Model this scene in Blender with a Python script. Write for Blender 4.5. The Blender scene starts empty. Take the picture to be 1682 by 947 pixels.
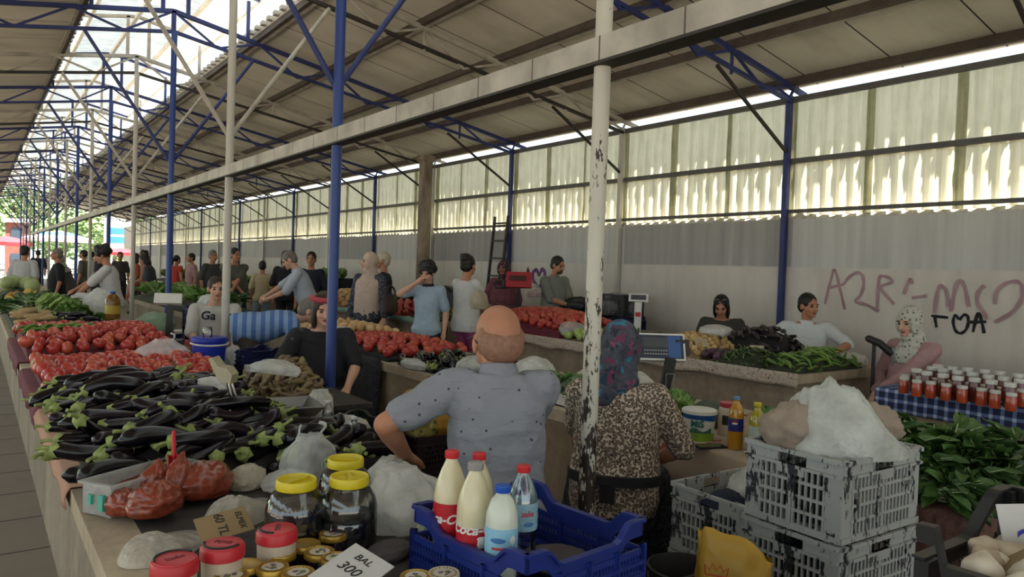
import bpy, bmesh, math, random
import numpy as np
from mathutils import Vector, Matrix, noise
S = bpy.context.scene; C = S.collection
R_ = math.radians
# ---------------------------------------------------------------- camera, sky, sun, exposure
FPX, CW, CH = 1205.0, 1682.0, 947.0
cam = bpy.data.objects.new('camera', bpy.data.cameras.new('camera')); C.objects.link(cam)
cam.data.sensor_width = 36; cam.data.lens = FPX / CW * 36; cam.data.clip_end = 500; cam.data.clip_start = 0.02
CAMR = Matrix.Rotation(R_(-36.3), 3, 'Z') @ Matrix.Rotation(R_(90 - 1.35), 3, 'X') @ Matrix.Rotation(R_(2.0), 3, 'Z')
CAMP = Vector((0, 0, 1.5))
cam.matrix_world = Matrix.Translation(CAMP) @ CAMR.to_4x4()
S.camera = cam
S.view_settings.view_transform = 'Standard'; S.view_settings.look = 'None'
S.view_settings.gamma = 1; S.view_settings.use_curve_mapping = False
S.view_settings.exposure = 0.75
W = bpy.data.worlds.new('sky'); S.world = W; W.use_nodes = True
bg = W.node_tree.nodes['Background']; bg.inputs[0].default_value = (0.76, 0.92, 1.0, 1); bg.inputs[1].default_value = 1.25
sun = bpy.data.objects.new('sun', bpy.data.lights.new('sun', 'SUN')); C.objects.link(sun)
sun.data.energy = 25; sun.data.angle = R_(0.55); sun.data.color = (1, 0.93, 0.80)
sun.rotation_euler = Vector((-0.172, 0.27, -0.947)).to_track_quat('-Z', 'Y').to_euler()

def ray(x, y):
    return CAMR @ Vector(((x - CW / 2) / FPX, -(y - CH / 2) / FPX, -1))
def at_h(x, y, H):                       # point at height H seen at pixel x, y
    d = ray(x, y); return CAMP + d * ((H - CAMP.z) / d.z)
def at_X(x, y, X):
    d = ray(x, y); return CAMP + d * (X / d.x)
def at_Y(x, y, Y):
    d = ray(x, y); return CAMP + d * (Y / d.y)
def at_z(x, y, z):                       # point at depth z
    return CAMP + ray(x, y) * z

# ---------------------------------------------------------------- mesh helpers
def frame_of(d):
    d = Vector(d).normalized(); u = Vector((0, 0, 1)) if abs(d.z) < 0.95 else Vector((0, 1, 0))
    a = d.cross(u).normalized(); b = a.cross(d).normalized(); return a, b
class MB:
    def __init__(s): s.v = []; s.f = []; s.m = []
    def add(s, vs, fs, mi=0):
        n = len(s.v); s.v += [tuple(v) for v in vs]; s.f += [tuple(i + n for i in f) for f in fs]; s.m += [mi] * len(fs); return s
    def box(s, c, d, rz=0, mi=0, M=None):
        c = Vector(c); Q = M if M is not None else Matrix.Rotation(rz, 3, 'Z'); h = Vector(d) / 2
        vs = [c + Q @ Vector((sx * h.x, sy * h.y, sz * h.z)) for sz in (-1, 1) for sx, sy in ((-1, -1), (1, -1), (1, 1), (-1, 1))]
        return s.add(vs, [(3, 2, 1, 0), (4, 5, 6, 7), (0, 1, 5, 4), (1, 2, 6, 5), (2, 3, 7, 6), (3, 0, 4, 7)], mi)
    def bar(s, a, b, w, h=None, mi=0):   # square bar between two points
        a, b = Vector(a), Vector(b); h = h or w; u, v = frame_of(b - a)
        vs = [p + u * (sx * w / 2) + v * (sy * h / 2) for p in (a, b) for sx, sy in ((-1, -1), (1, -1), (1, 1), (-1, 1))]
        return s.add(vs, [(3, 2, 1, 0), (4, 5, 6, 7), (0, 1, 5, 4), (1, 2, 6, 5), (2, 3, 7, 6), (3, 0, 4, 7)], mi)
    def tube(s, pts, rad, n=10, mi=0, sx=1.0, round_cap=False, ups=None):
        pts = [Vector(p) for p in pts]; k = len(pts)
        if not hasattr(rad, '__len__'): rad = [rad] * k
        rad = list(rad)
        if round_cap:
            d0 = (pts[0] - pts[1]).normalized(); d1 = (pts[-1] - pts[-2]).normalized(); P, Q = [], []
            for a in (0.99, 0.75, 0.4): P.append((pts[0] + d0 * rad[0] * math.sin(a * math.pi / 2), rad[0] * math.cos(a * math.pi / 2)))
            for a in (0.4, 0.75, 0.99): Q.append((pts[-1] + d1 * rad[-1] * math.sin(a * math.pi / 2), rad[-1] * math.cos(a * math.pi / 2)))
            pts = [p for p, r in P] + pts + [p for p, r in Q]; rad = [r for p, r in P] + rad + [r for p, r in Q]; k = len(pts)
        vs = []; a = None
        for i in range(k):
            d = pts[min(i + 1, k - 1)] - pts[max(i - 1, 0)]
            if d.length < 1e-9: d = Vector((0, 0, 1))
            d.normalize()
            if a is None: a, b = frame_of(d)
            a = (a - d * a.dot(d)).normalized(); b = d.cross(a)
            vs += [pts[i] + (a * math.cos(t) * sx + b * math.sin(t)) * rad[i] for t in (2 * math.pi * j / n for j in range(n))]
        fs = [(i * n + j, i * n + (j + 1) % n, (i + 1) * n + (j + 1) % n, (i + 1) * n + j) for i in range(k - 1) for j in range(n)]
        fs += [tuple(range(n))[::-1], tuple((k - 1) * n + j for j in range(n))]
        return s.add(vs, fs, mi)
    def lathe(s, prof, c=(0, 0, 0), n=24, mi=0, M=None, flute=None, mis=None):
        c = Vector(c); vs = []
        for r, z in prof:
            for j in range(n):
                t = 2 * math.pi * j / n; q = r * (flute(t, z) if flute else 1)
                p = Vector((q * math.cos(t), q * math.sin(t), z)); vs.append(c + (M @ p if M is not None else p))
        k = len(prof)
        for i in range(k - 1):
            s.add([], [], 0)
        n0 = len(s.v); s.v += [tuple(v) for v in vs]
        for i in range(k - 1):
            for j in range(n):
                s.f.append((n0 + i * n + j, n0 + i * n + (j + 1) % n, n0 + (i + 1) * n + (j + 1) % n, n0 + (i + 1) * n + j)); s.m.append(mis[i] if mis else mi)
        if prof[0][0] > 1e-5: s.f.append(tuple(n0 + j for j in range(n))[::-1]); s.m.append(mis[0] if mis else mi)
        if prof[-1][0] > 1e-5: s.f.append(tuple(n0 + (k - 1) * n + j for j in range(n))); s.m.append(mis[-1] if mis else mi)
        return s
    def ball(s, c, r, M=None, nu=12, nv=8, mi=0, fn=None):
        c = Vector(c); r = Vector((r, r, r)) if not hasattr(r, '__len__') else Vector(r); vs = []
        for i in range(nv + 1):
            ph = math.pi * i / nv; ph = min(max(ph, 0.02), math.pi - 0.02)
            for j in range(nu):
                t = 2 * math.pi * j / nu; d = Vector((math.sin(ph) * math.cos(t), math.sin(ph) * math.sin(t), math.cos(ph)))
                p = Vector((d.x * r.x, d.y * r.y, d.z * r.z))
                if fn: p = fn(p, d)
                vs.append(c + (M @ p if M is not None else p))
        fs = [(i * nu + j, (i + 1) * nu + j, (i + 1) * nu + (j + 1) % nu, i * nu + (j + 1) % nu) for i in range(nv) for j in range(nu)]
        fs += [tuple(range(nu)), tuple(nv * nu + j for j in range(nu))[::-1]]
        return s.add(vs, fs, mi)
    def loft(s, rings, mi=0, cap=True):
        n = len(rings[0]); vs = [p for r in rings for p in r]; k = len(rings)
        fs = [(i * n + j, i * n + (j + 1) % n, (i + 1) * n + (j + 1) % n, (i + 1) * n + j) for i in range(k - 1) for j in range(n)]
        if cap: fs += [tuple(range(n))[::-1], tuple((k - 1) * n + j for j in range(n))]
        return s.add(vs, fs, mi)
    def grid(s, nu, nv, fn, mi=0):       # fn(u, v) -> point, u, v in 0..1
        vs = [fn(i / nu, j / nv) for j in range(nv + 1) for i in range(nu + 1)]
        fs = [(j * (nu + 1) + i, j * (nu + 1) + i + 1, (j + 1) * (nu + 1) + i + 1, (j + 1) * (nu + 1) + i) for j in range(nv) for i in range(nu)]
        return s.add(vs, fs, mi)
    def prism(s, poly, z0, z1, mi=0, M=None):
        n = len(poly); vs = [Vector((x, y, z)) for z in (z0, z1) for x, y in poly]
        if M is not None: vs = [M @ v for v in vs]
        fs = [tuple(range(n))[::-1], tuple(range(n, 2 * n))] + [(i, (i + 1) % n, n + (i + 1) % n, n + i) for i in range(n)]
        return s.add(vs, fs, mi)
    def mesh(s, name, mats, smooth=True, angle=40):
        me = bpy.data.meshes.new(name); me.from_pydata(s.v, [], s.f)
        for m in (mats if isinstance(mats, (list, tuple)) else [mats]): me.materials.append(m)
        me.polygons.foreach_set('material_index', s.m)
        bm = bmesh.new(); bm.from_mesh(me); bmesh.ops.recalc_face_normals(bm, faces=bm.faces); bm.to_mesh(me); bm.free()
        if smooth: me.shade_smooth(); me.set_sharp_from_angle(angle=R_(angle))
        return me
    def build(s, name, mats, parent=None, smooth=True, angle=40, loc=None, rz=None):
        return put(name, s.mesh(name, mats, smooth, angle), parent, loc, rz)
def put(name, me, parent=None, loc=None, rz=None):
    o = bpy.data.objects.new(name, me); C.objects.link(o)
    if parent: o.parent = parent
    if loc is not None: o.location = loc
    if rz is not None: o.rotation_euler = (0, 0, rz) if not hasattr(rz, '__len__') else rz
    return o
def tag(o, label, cat, group=None, kind=None):
    o['label'] = label; o['category'] = cat
    if group: o['group'] = group
    if kind: o['kind'] = kind
    return o
def thing(name, label, cat, loc=(0, 0, 0), rz=0, group=None):
    o = bpy.data.objects.new(name, None); C.objects.link(o); o.location = loc
    o.rotation_euler = (0, 0, rz) if not hasattr(rz, '__len__') else rz
    o.empty_display_size = 0.1
    return tag(o, label, cat, group)
def struct(o): o['kind'] = 'structure'; return o
def dup(root, loc=None, rot=None, label=None, scale=None, group=None):
    r = root.copy(); C.objects.link(r)
    if loc is not None: r.location = loc
    if rot is not None: r.rotation_euler = rot
    if scale is not None: r.scale = scale if hasattr(scale, '__len__') else (scale,) * 3
    if label: r['label'] = label
    if group: r['group'] = group
    for ch in list(root.children):
        c = ch.copy(); C.objects.link(c); c.parent = r
        for g in list(ch.children):
            d = g.copy(); C.objects.link(d); d.parent = c
    return r
def modmesh(me, *mods):                   # run modifiers on a mesh and return the result
    o = bpy.data.objects.new('work', me); C.objects.link(o)
    for t, kw in mods:
        m = o.modifiers.new('m', t)
        for k, v in kw.items(): setattr(m, k, v)
    dg = bpy.context.evaluated_depsgraph_get(); dg.update()
    r = bpy.data.meshes.new_from_object(o.evaluated_get(dg)); bpy.data.objects.remove(o); return r
def textmesh(txt, size=0.1, shear=0.0, ext=0.0005, align='CENTER', off=0.0):
    cu = bpy.data.curves.new('t', 'FONT'); cu.body = txt; cu.size = size; cu.shear = shear; cu.extrude = ext; cu.offset = off
    cu.align_x = align; cu.align_y = 'CENTER'; cu.resolution_u = 3
    o = bpy.data.objects.new('work', cu); C.objects.link(o)
    dg = bpy.context.evaluated_depsgraph_get(); dg.update()
    r = bpy.data.meshes.new_from_object(o.evaluated_get(dg)); bpy.data.objects.remove(o); return r
def bend(me, r, z0, ang=0):               # wrap an XY text mesh round a vertical cylinder of radius r
    for v in me.vertices:
        x, y, z = v.co; t = x / r + ang; q = r + z; v.co = (q * math.sin(t), -q * math.cos(t), z0 + y)
    return me
def label_text(txt, size, r, z0, ang, m, parent, shear=0.0, off=0.0, name='lettering'):
    me = bend(textmesh(txt, size, shear, 0.0006, off=off), r, z0, ang); me.materials.clear(); me.materials.append(m)
    return put(name, me, parent)
def flat_text(txt, size, m, parent, loc, rot, shear=0.0, off=0.0, name='lettering'):
    me = textmesh(txt, size, shear, 0.0006, off=off); me.materials.clear(); me.materials.append(m)
    return put(name, me, parent, loc, rot)

# ---------------------------------------------------------------- materials
def srgb(c):
    if isinstance(c, str): c = [int(c[i:i + 2], 16) / 255 for i in (0, 2, 4)]
    return tuple(((x / 12.92) if x <= 0.04045 else ((x + 0.055) / 1.055) ** 2.4) for x in c)
class NT:
    def __init__(s, m): s.t = m.node_tree; s.n = s.t.nodes; s.l = s.t.links
    def node(s, ty, **kw):
        n = s.n.new(ty)
        for k, v in kw.items():
            if k.startswith('i_'):
                n.inputs[int(k[2:]) if k[2:].isdigit() else k[2:].replace('_', ' ')].default_value = v
            else: setattr(n, k, v)
        return n
    def link(s, a, b): s.l.new(a, b)
    def mapping(s, co, scale=(1, 1, 1), rot=(0, 0, 0)):
        m = s.node('ShaderNodeMapping'); m.inputs['Scale'].default_value = scale; m.inputs['Rotation'].default_value = rot; s.link(co, m.inputs[0]); return m.outputs[0]
    def noise(s, co, scale=5, detail=3, rough=0.55):
        n = s.node('ShaderNodeTexNoise'); n.inputs['Scale'].default_value = scale; n.inputs['Detail'].default_value = detail; n.inputs['Roughness'].default_value = rough
        s.link(co, n.inputs['Vector']); return n.outputs['Fac']
    def ramp(s, fac, stops, interp='LINEAR'):
        r = s.node('ShaderNodeValToRGB'); r.color_ramp.interpolation = interp; e = r.color_ramp.elements
        while len(e) < len(stops): e.new(0.5)
        for q, (p, c) in zip(e, stops): q.position = p; q.color = (*c, 1) if len(c) == 3 else c
        s.link(fac, r.inputs[0]); return r.outputs[0]
    def mix(s, fac, a, b, blend='MIX'):
        m = s.node('ShaderNodeMix', data_type='RGBA', blend_type=blend)
        for v, i in ((fac, 0), (a, 6), (b, 7)):
            if hasattr(v, 'is_output'): s.link(v, m.inputs[i])
            elif i == 0: m.inputs[0].default_value = v
            else: m.inputs[i].default_value = (*v, 1) if len(v) == 3 else v
        return m.outputs[2]
    def math(s, op, a, b=0.0):
        m = s.node('ShaderNodeMath', operation=op)
        for v, i in ((a, 0), (b, 1)):
            if hasattr(v, 'is_output'): s.link(v, m.inputs[i])
            else: m.inputs[i].default_value = v
        return m.outputs[0]
    def bump(s, h, strength=0.3, dist=0.02):
        b = s.node('ShaderNodeBump'); b.inputs['Strength'].default_value = strength; b.inputs['Distance'].default_value = dist
        s.link(h, b.inputs['Height']); s.link(b.outputs[0], s.n['Principled BSDF'].inputs['Normal'])
MATS = {}
def newmat(name):
    m = bpy.data.materials.new(name); m.use_nodes = True; return m, NT(m), m.node_tree.nodes['Principled BSDF']
def mat(name, col, rough=0.6, metal=0.0, var=0.15, scale=6, bump=0.0, bscale=60, trans=0.0, alpha=1.0, sss=0.0, co='Object', coat=0.0, ior=1.45):
    if name in MATS: return MATS[name]
    m, t, b = newmat(name); c = srgb(col) if isinstance(col, str) else col
    tc = t.node('ShaderNodeTexCoord'); v = tc.outputs[co]
    if var:
        n = t.noise(v, scale, 4); d = tuple(x * (1 - var) for x in c); l = tuple(min(1, x * (1 + var)) for x in c)
        t.link(t.ramp(n, [(0.3, d), (0.7, l)]), b.inputs['Base Color'])
    else: b.inputs['Base Color'].default_value = (*c, 1)
    b.inputs['Roughness'].default_value = rough; b.inputs['Metallic'].default_value = metal; b.inputs['IOR'].default_value = ior
    if bump: t.bump(t.noise(v, bscale, 3), bump, 0.01)
    if trans: b.inputs['Transmission Weight'].default_value = trans
    if alpha < 1: b.inputs['Alpha'].default_value = alpha
    if coat: b.inputs['Coat Weight'].default_value = coat
    MATS[name] = m; return m
def film(name, col, alpha=0.5, transl=0.4, rough=0.25, scale=9):   # thin plastic: partly see-through, partly translucent, creased
    if name in MATS: return MATS[name]
    m, t, b = newmat(name); c = srgb(col) if isinstance(col, str) else col
    b.inputs['Base Color'].default_value = (*c, 1); b.inputs['Roughness'].default_value = rough
    tc = t.node('ShaderNodeTexCoord'); t.bump(t.noise(tc.outputs['Object'], scale * 1.6, 4, 0.6), 0.7, 0.04)
    out = t.n['Material Output']; tr = t.node('ShaderNodeBsdfTranslucent'); tr.inputs[0].default_value = (*c, 1)
    mx = t.node('ShaderNodeMixShader'); mx.inputs[0].default_value = transl; t.link(b.outputs[0], mx.inputs[1]); t.link(tr.outputs[0], mx.inputs[2])
    tp = t.node('ShaderNodeBsdfTransparent'); m2 = t.node('ShaderNodeMixShader')
    n = t.noise(tc.outputs['Object'], scale, 4); r = t.ramp(n, [(0.3, (alpha * 0.75,) * 3), (0.7, (min(1, alpha * 1.25),) * 3)])
    t.link(r, m2.inputs[0]); t.link(tp.outputs[0], m2.inputs[1]); t.link(mx.outputs[0], m2.inputs[2]); t.link(m2.outputs[0], out.inputs[0])
    MATS[name] = m; return m
def paint_peel(name, base, under, lo=0.56, under2=None, zfade=None, rough=0.45):   # paint with patches worn off
    m, t, b = newmat(name); tc = t.node('ShaderNodeTexCoord'); co = t.mapping(tc.outputs['Object'], (14, 14, 5))
    n = t.noise(co, 1.6, 6, 0.68); n2 = t.noise(co, 7, 3, 0.6); f = t.math('ADD', t.math('MULTIPLY', n, 0.75), t.math('MULTIPLY', n2, 0.25))
    if zfade:
        sp = t.node('ShaderNodeSeparateXYZ'); t.link(tc.outputs['Object'], sp.inputs[0]); z0, z1, amt = zfade
        mr = t.node('ShaderNodeMapRange'); mr.inputs[1].default_value = z0; mr.inputs[2].default_value = z1; mr.inputs[3].default_value = amt; mr.inputs[4].default_value = -0.08
        t.link(sp.outputs[2], mr.inputs[0]); f = t.math('ADD', f, mr.outputs[0])
    mask = t.ramp(f, [(lo, (0, 0, 0)), (lo + 0.015, (1, 1, 1))])
    dirt = t.mix(t.noise(co, 0.5, 3), tuple(x * 0.8 for x in srgb(base)), srgb(base))
    t.link(t.mix(mask, dirt, t.mix(n2, srgb(under), srgb(under2 or under))), b.inputs['Base Color']); b.inputs['Roughness'].default_value = rough
    t.bump(mask, -0.4, 0.01); MATS[name] = m; return m

M_BLUE = paint_peel('blue_steel_paint', '233d80', '23252c', 0.69, '3a3430')
M_BLUE2 = mat('blue_truss_paint', '252f62', 0.55, var=0.25)
M_WHITE = paint_peel('white_steel_paint', 'b9b3a8', '5b4a3e', 0.68, '2b2524')
M_PEEL = paint_peel('peeling_white_paint', 'c4bfb2', '15110f', 0.530, '3a2a20', zfade=(0.5, 2.3, 0.06))
M_CREAM = mat('cream_truss_paint', 'a39c90', 0.6, var=0.25)
M_DARKSTEEL = mat('dark_steel', '2b2622', 0.6, var=0.3)
# ================================================================= structure
BAY = 2.67; XP = 2.02; XW = 7.5; XE = 7.72
PY = lambda k: (0.82 + k) * BAY
ZR = lambda X: 4.77 - 0.18 * abs(X - XP)          # underside of the roof sheets
YA, YB = -10.0, 50.0
# floor: concrete slabs, and asphalt outside
def m_floor():
    m, t, b = newmat('concrete_floor'); tc = t.node('ShaderNodeTexCoord'); co = tc.outputs['Object']
    n = t.noise(co, 1.5, 5); n2 = t.noise(co, 14, 4)
    base = t.mix(t.math('ADD', t.math('MULTIPLY', n, 0.7), t.math('MULTIPLY', n2, 0.3)), srgb('6f645a'), srgb('968a7d'))
    br = t.node('ShaderNodeTexBrick'); t.link(co, br.inputs['Vector']); br.inputs['Scale'].default_value = 1.0
    br.inputs['Brick Width'].default_value = 0.95; br.inputs['Row Height'].default_value = 0.55; br.inputs['Mortar Size'].default_value = 0.008; br.offset = 0.0
    t.link(t.mix(br.outputs['Fac'], base, srgb('3a322c')), b.inputs['Base Color']); b.inputs['Roughness'].default_value = 0.85
    t.bump(t.math('SUBTRACT', t.math('MULTIPLY', n2, 0.4), br.outputs['Fac']), 0.5, 0.01); return m
M_FLOOR = m_floor()
struct(MB().box((0.5, 22, -0.05), (14.1, 58, 0.1)).build('floor', M_FLOOR, smooth=False))
M_GROUND = mat('asphalt', '77736c', 0.95, var=0.2, scale=3)
struct(MB().box((0, 40, -0.16), (400, 400, 0.1)).build('ground_outside', M_GROUND, smooth=False))
# right wall: plaster, grey render band
def m_plaster():
    m, t, b = newmat('wall_plaster'); tc = t.node('ShaderNodeTexCoord'); co = tc.outputs['Object']
    sp = t.node('ShaderNodeSeparateXYZ'); t.link(co, sp.inputs[0])
    n = t.noise(co, 0.8, 5); n2 = t.noise(t.mapping(co, (1, 3, 0.5)), 2.2, 4)
    f = t.math('ADD', t.math('MULTIPLY', n, 0.6), t.math('MULTIPLY', n2, 0.4))
    lower = t.ramp(f, [(0.3, srgb('b8afa6')), (0.5, srgb('c9c0b6')), (0.7, srgb('d2c9be'))])
    # darker dado near the ground with worn edge
    zz = t.math('ADD', sp.outputs[2], t.math('MULTIPLY', n2, 0.25)); dd = t.ramp(t.math('DIVIDE', zz, 2.0), [(0.42, (1, 1, 1)), (0.5, (0, 0, 0))])
    lower = t.mix(t.math('MULTIPLY', dd, 0.35), lower, srgb('8d847e'))
    # grey band, one tone per bay
    bay = t.math('FLOOR', t.math('DIVIDE', t.math('SUBTRACT', sp.outputs[1], PY(0)), BAY))
    par = t.math('FRACT', t.math('MULTIPLY', t.math('SINE', t.math('MULTIPLY', bay, 12.9)), 7.3))
    par = t.math('FRACT', t.math('MULTIPLY', bay, 0.5))
    stain = t.noise(t.mapping(co, (1, 5, 0.25)), 1.6, 4)
    band = t.mix(par, t.ramp(stain, [(0.3, srgb('adaba8')), (0.75, srgb('c4c2be'))]), t.ramp(stain, [(0.3, srgb('6f6a68')), (0.6, srgb('7b7672')), (0.75, srgb('99958f'))]))
    up = t.ramp(t.math('DIVIDE', t.math('ADD', sp.outputs[2], t.math('MULTIPLY', n2, 0.01)), 4.0), [(0.414, (0, 0, 0)), (0.4145, (1, 1, 1))])
    t.link(t.mix(up, lower, band), b.inputs['Base Color']); b.inputs['Roughness'].default_value = 0.9
    t.bump(t.noise(co, 30, 4), 0.25, 0.01); return m
struct(MB().box((9.7, 20, 1.95), (0.3, 90, 3.9)).build('wall_unseen_light_block', mat('light_block_render', '8a8478', .9), smooth=False))  # added unseen wall, cuts sky and ground light behind the translucent sheets
mbw = MB().box((XW + 0.1, 20.5, 1.1), (0.2, 53, 2.2))
struct(mbw.build('wall_right', m_plaster(), smooth=False))
mb = MB(); rnd = random.Random(4)
mb.grid(220, 2, lambda u, v: Vector((XW + 0.01 + 0.1 * v, -6 + 53 * u, 2.19 + 0.10 * (1 - abs(2 * v - 1)) * (0.6 + 0.5 * noise.noise(Vector((u * 90, 1, 0)))) )))
struct(mb.build('wall_right_mortar', mat('rough_mortar', 'aaa69a', 0.95, var=0.3, scale=20)))
# translucent corrugated sheets in two rows, a sheet run per bay
def m_sheet(name, a, b_, tr):
    m, t, b = newmat(name); tc = t.node('ShaderNodeTexCoord'); co = tc.outputs['Object']
    n = t.noise(t.mapping(co, (1, 9, 0.7)), 2.5, 5, 0.6); n2 = t.noise(co, 5, 4)
    col = t.mix(t.ramp(t.math('ADD', t.math('MULTIPLY', n, 0.6), t.math('MULTIPLY', n2, 0.4)), [(0.34, (0, 0, 0)), (0.56, (1, 1, 1))]), srgb(a), srgb(b_))
    t.link(col, b.inputs['Base Color']); b.inputs['Roughness'].default_value = 0.5
    q = t.node('ShaderNodeBsdfTranslucent'); t.link(col, q.inputs[0]); mx = t.node('ShaderNodeMixShader'); mx.inputs[0].default_value = tr
    t.link(b.outputs[0], mx.inputs[1]); t.link(q.outputs[0], mx.inputs[2]); t.link(mx.outputs[0], t.n['Material Output'].inputs[0]); return m
M_SH = m_sheet('fibreglass_sheet', 'd0cdb4', 'e8e3cc', 0.55); M_SHOLD = m_sheet('aged_fibreglass_sheet', '8d8f70', 'b9b79c', 0.5)
def corr(y0, y1, z0, z1, x, pitch=0.155, amp=0.017, dent=0.004):
    mb = MB(); n = max(4, int((y1 - y0) / pitch)) * 8
    def f(u, v):
        y = y0 + (y1 - y0) * u; ph = (y / pitch) % 1.0
        c = max(-1, min(1, 2.2 * math.cos(2 * math.pi * ph)))
        return Vector((x + amp * c + dent * noise.noise(Vector((y * 1.1, v * 3, z0))), y, z0 + (z1 - z0) * v))
    return mb.grid(n, 4, f)
yb = [PY(k) for k in range(-3, 18)]
for i, y0 in enumerate(yb[:-1]):
    for row, (z0, z1) in enumerate(((2.24, 2.87), (2.83, 3.55))):
        o = corr(y0, y0 + BAY, z0, z1, XW + 0.055 + 0.012 * row).build('wall_right_sheet', M_SH); struct(o)
# narrow aged joint strips where sheets meet
for i, y0 in enumerate(yb[:-1]):
    for dy in (0.02, 0.92, 1.80):
        for z0, z1 in ((2.24, 2.87), (2.83, 3.55)):
            struct(corr(y0 + dy, y0 + dy + 0.085, z0, z1, XW + 0.044, dent=0.01).build('wall_right_joint', M_SHOLD))
M_GIRT = mat('girt_paint', '55524f', 0.6, var=0.2)
for z, h in ((3.56, 0.06), (2.86, 0.055), (2.29, 0.04)):
    struct(MB().box((XW - 0.0, 20.5, z), (0.05, 53, h)).build('trim_girt', M_GIRT, smooth=False))
# wall posts (things), two colours by turns
NUM = 'first second third fourth fifth sixth seventh eighth ninth tenth eleventh twelfth thirteenth fourteenth fifteenth sixteenth seventeenth eighteenth'.split()
for k in range(0, 18):
    b = k % 2; y = PY(k) + 0.08
    o = MB().bar((XW - 0.05, y, 0), (XW - 0.05, y, 3.6), 0.06, 0.06, 1 if b else 0)
    mats = [M_WHITE, M_BLUE2]
    o.tube([(XW - 0.05, y, 3.58), (XW - 0.02, y - 0.02, 3.66), (XW + 0.1, y, 3.71)], 0.018, 6, b)
    o.tube([(XW - 0.05, y, 3.58), (XW - 0.35, y, 3.66)], 0.018, 6, b)
    ob = o.build('wall_post', mats, smooth=False)
    tag(ob, ('blue' if b else 'whitish') + ' steel post against the right wall, ' + NUM[k // 2] + ' of its colour from the near end', 'post', 'posts along the right wall')
# roof sheets
def m_ceil():
    m, t, b = newmat('roof_sheet_underside'); tc = t.node('ShaderNodeTexCoord'); co = tc.outputs['Object']
    sp = t.node('ShaderNodeSeparateXYZ'); t.link(co, sp.inputs[0])
    n = t.noise(t.mapping(co, (0.6, 1.6, 1)), 1.1, 5, 0.6)
    col = t.ramp(n, [(0.28, srgb('b5afa0')), (0.5, srgb('cdc8b8')), (0.72, srgb('dad5c6'))])
    fr = t.math('FRACT', t.math('DIVIDE', sp.outputs[1], 0.95)); ln = t.math('LESS_THAN', fr, 0.018)
    t.link(t.mix(ln, col, srgb('35302b')), b.inputs['Base Color']); b.inputs['Roughness'].default_value = 0.75; return m
M_CEIL = m_ceil()
M_RTOP = mat('roof_sheet_top', 'b4aca0', 0.7)
def roof(x0, x1, name):
    mb = MB(); ny = 56
    rib = 0.0
    for side, dz in ((0, 0.0), (1, 0.05)):
        mb.grid(8, ny, lambda u, v: Vector((x0 + (x1 - x0) * u, YA + (YB - YA) * v, ZR(x0 + (x1 - x0) * u) + dz)), side)
    for xx in (x0, x1):
        mb.grid(1, ny, lambda u, v: Vector((xx, YA + (YB - YA) * v, ZR(xx) + 0.05 * u)), 1)
    # jagged trapezoid profile along both cut edges
    for xx, s in ((x0, -1), (x1, 1)):
        n = int((YB - YA) / 0.25)
        for i in range(n):
            y = YA + i * 0.25
            mb.box((xx + s * 0.02, y + 0.06, ZR(xx) + 0.045), (0.09, 0.10, 0.05), 0, 1)
    return struct(mb.build(name, [M_CEIL, M_RTOP], smooth=False))
roof(3.05, XE, 'ceiling_right'); roof(-3.7, 1.05, 'ceiling_left')
struct(MB().box((-12.5, 20, 4.3), (8.4, 60, 0.06)).build('ceiling_unseen_shade', M_CEIL, smooth=False))  # added unseen slab, holds back daylight from the open left side
# purlins
for sgn, xs in ((1, (7.44, 6.35, 5.25, 4.15, 3.08)), (-1, (1.02, -0.1, -1.2, -2.3, -3.4))):
    for x in xs:
        mb = MB(); a = math.atan(0.18) * (1 if x > XP else -1); Q = Matrix.Rotation(a, 3, 'Y'); z = ZR(x) - 0.045
        mb.box((x, 22, z), (0.05, 56, 0.085), M=Q); mb.box((x + 0.03 * sgn, 22, z - 0.04), (0.07, 56, 0.012), M=Q, mi=1)
        struct(mb.build('ceiling_purlin', [mat('purlin_paint', '4a413a', 0.6, var=0.3), M_CREAM], smooth=False))
# trusses on every post: parallel chords and lacing
def truss(k):
    y = PY(k) + 0.06; b = k % 2; mb = MB(); m = [M_BLUE2 if b else M_CREAM, M_DARKSTEEL]
    top = lambda X: ZR(X) - 0.10; D = 0.26
    bot = lambda X: top(X) - D * min(1, 0.55 + abs(X - XE) * 0.3) if X > XP else top(X) - D
    for x0, x1 in ((XP, XE), (XP, -3.6)):
        mb.bar((x0, y, top(x0)), (x1, y, top(x1)), 0.05, 0.05)
        xb = 7.45 if x1 > 3 else x1
        mb.bar((x0, y, bot(x0)), (xb, y, bot(xb)), 0.04, 0.04, 0 if b else 1)
        n = 10; s = (xb - x0) / n
        for i in range(n):
            xa, xc = x0 + s * i, x0 + s * (i + 1)
            if i % 2 == 0: mb.bar((xa, y, top(xa)), (xc, y, bot(xc)), 0.026)
            else: mb.bar((xa, y, bot(xa)), (xc, y, top(xc)), 0.026)
            if i % 4 == 3: mb.bar((xc, y, bot(xc)), (xc, y, top(xc)), 0.026)
    mb.bar((XP, y, bot(XP)), (XP, y, top(XP)), 0.05)
    # lantern frame over the open ridge
    for x in (XP - 0.13, XP + 0.17): mb.bar((x, y, top(x)), (x, y, top(x) + 0.62), 0.045)
    for x in (1.1, 2.95): mb.bar((x, y, top(x)), (x, y, top(x) + 0.52), 0.04)
    mb.bar((XP, y, top(XP) + 0.62), (0.95, y, top(1.0) + 0.58), 0.045); mb.bar((XP, y, top(XP) + 0.62), (3.1, y, top(3.05) + 0.58), 0.045)
    o = mb.build('roof_truss', m, smooth=False)
    tag(o, ('blue' if b else 'cream') + ' steel lattice roof truss on the ' + NUM[k // 2] + (' blue' if b else ' white') + ' ridge post', 'truss', 'roof trusses')
for k in range(0, 18): truss(k)
for k in (-1, -2): tr_k = k
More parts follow.
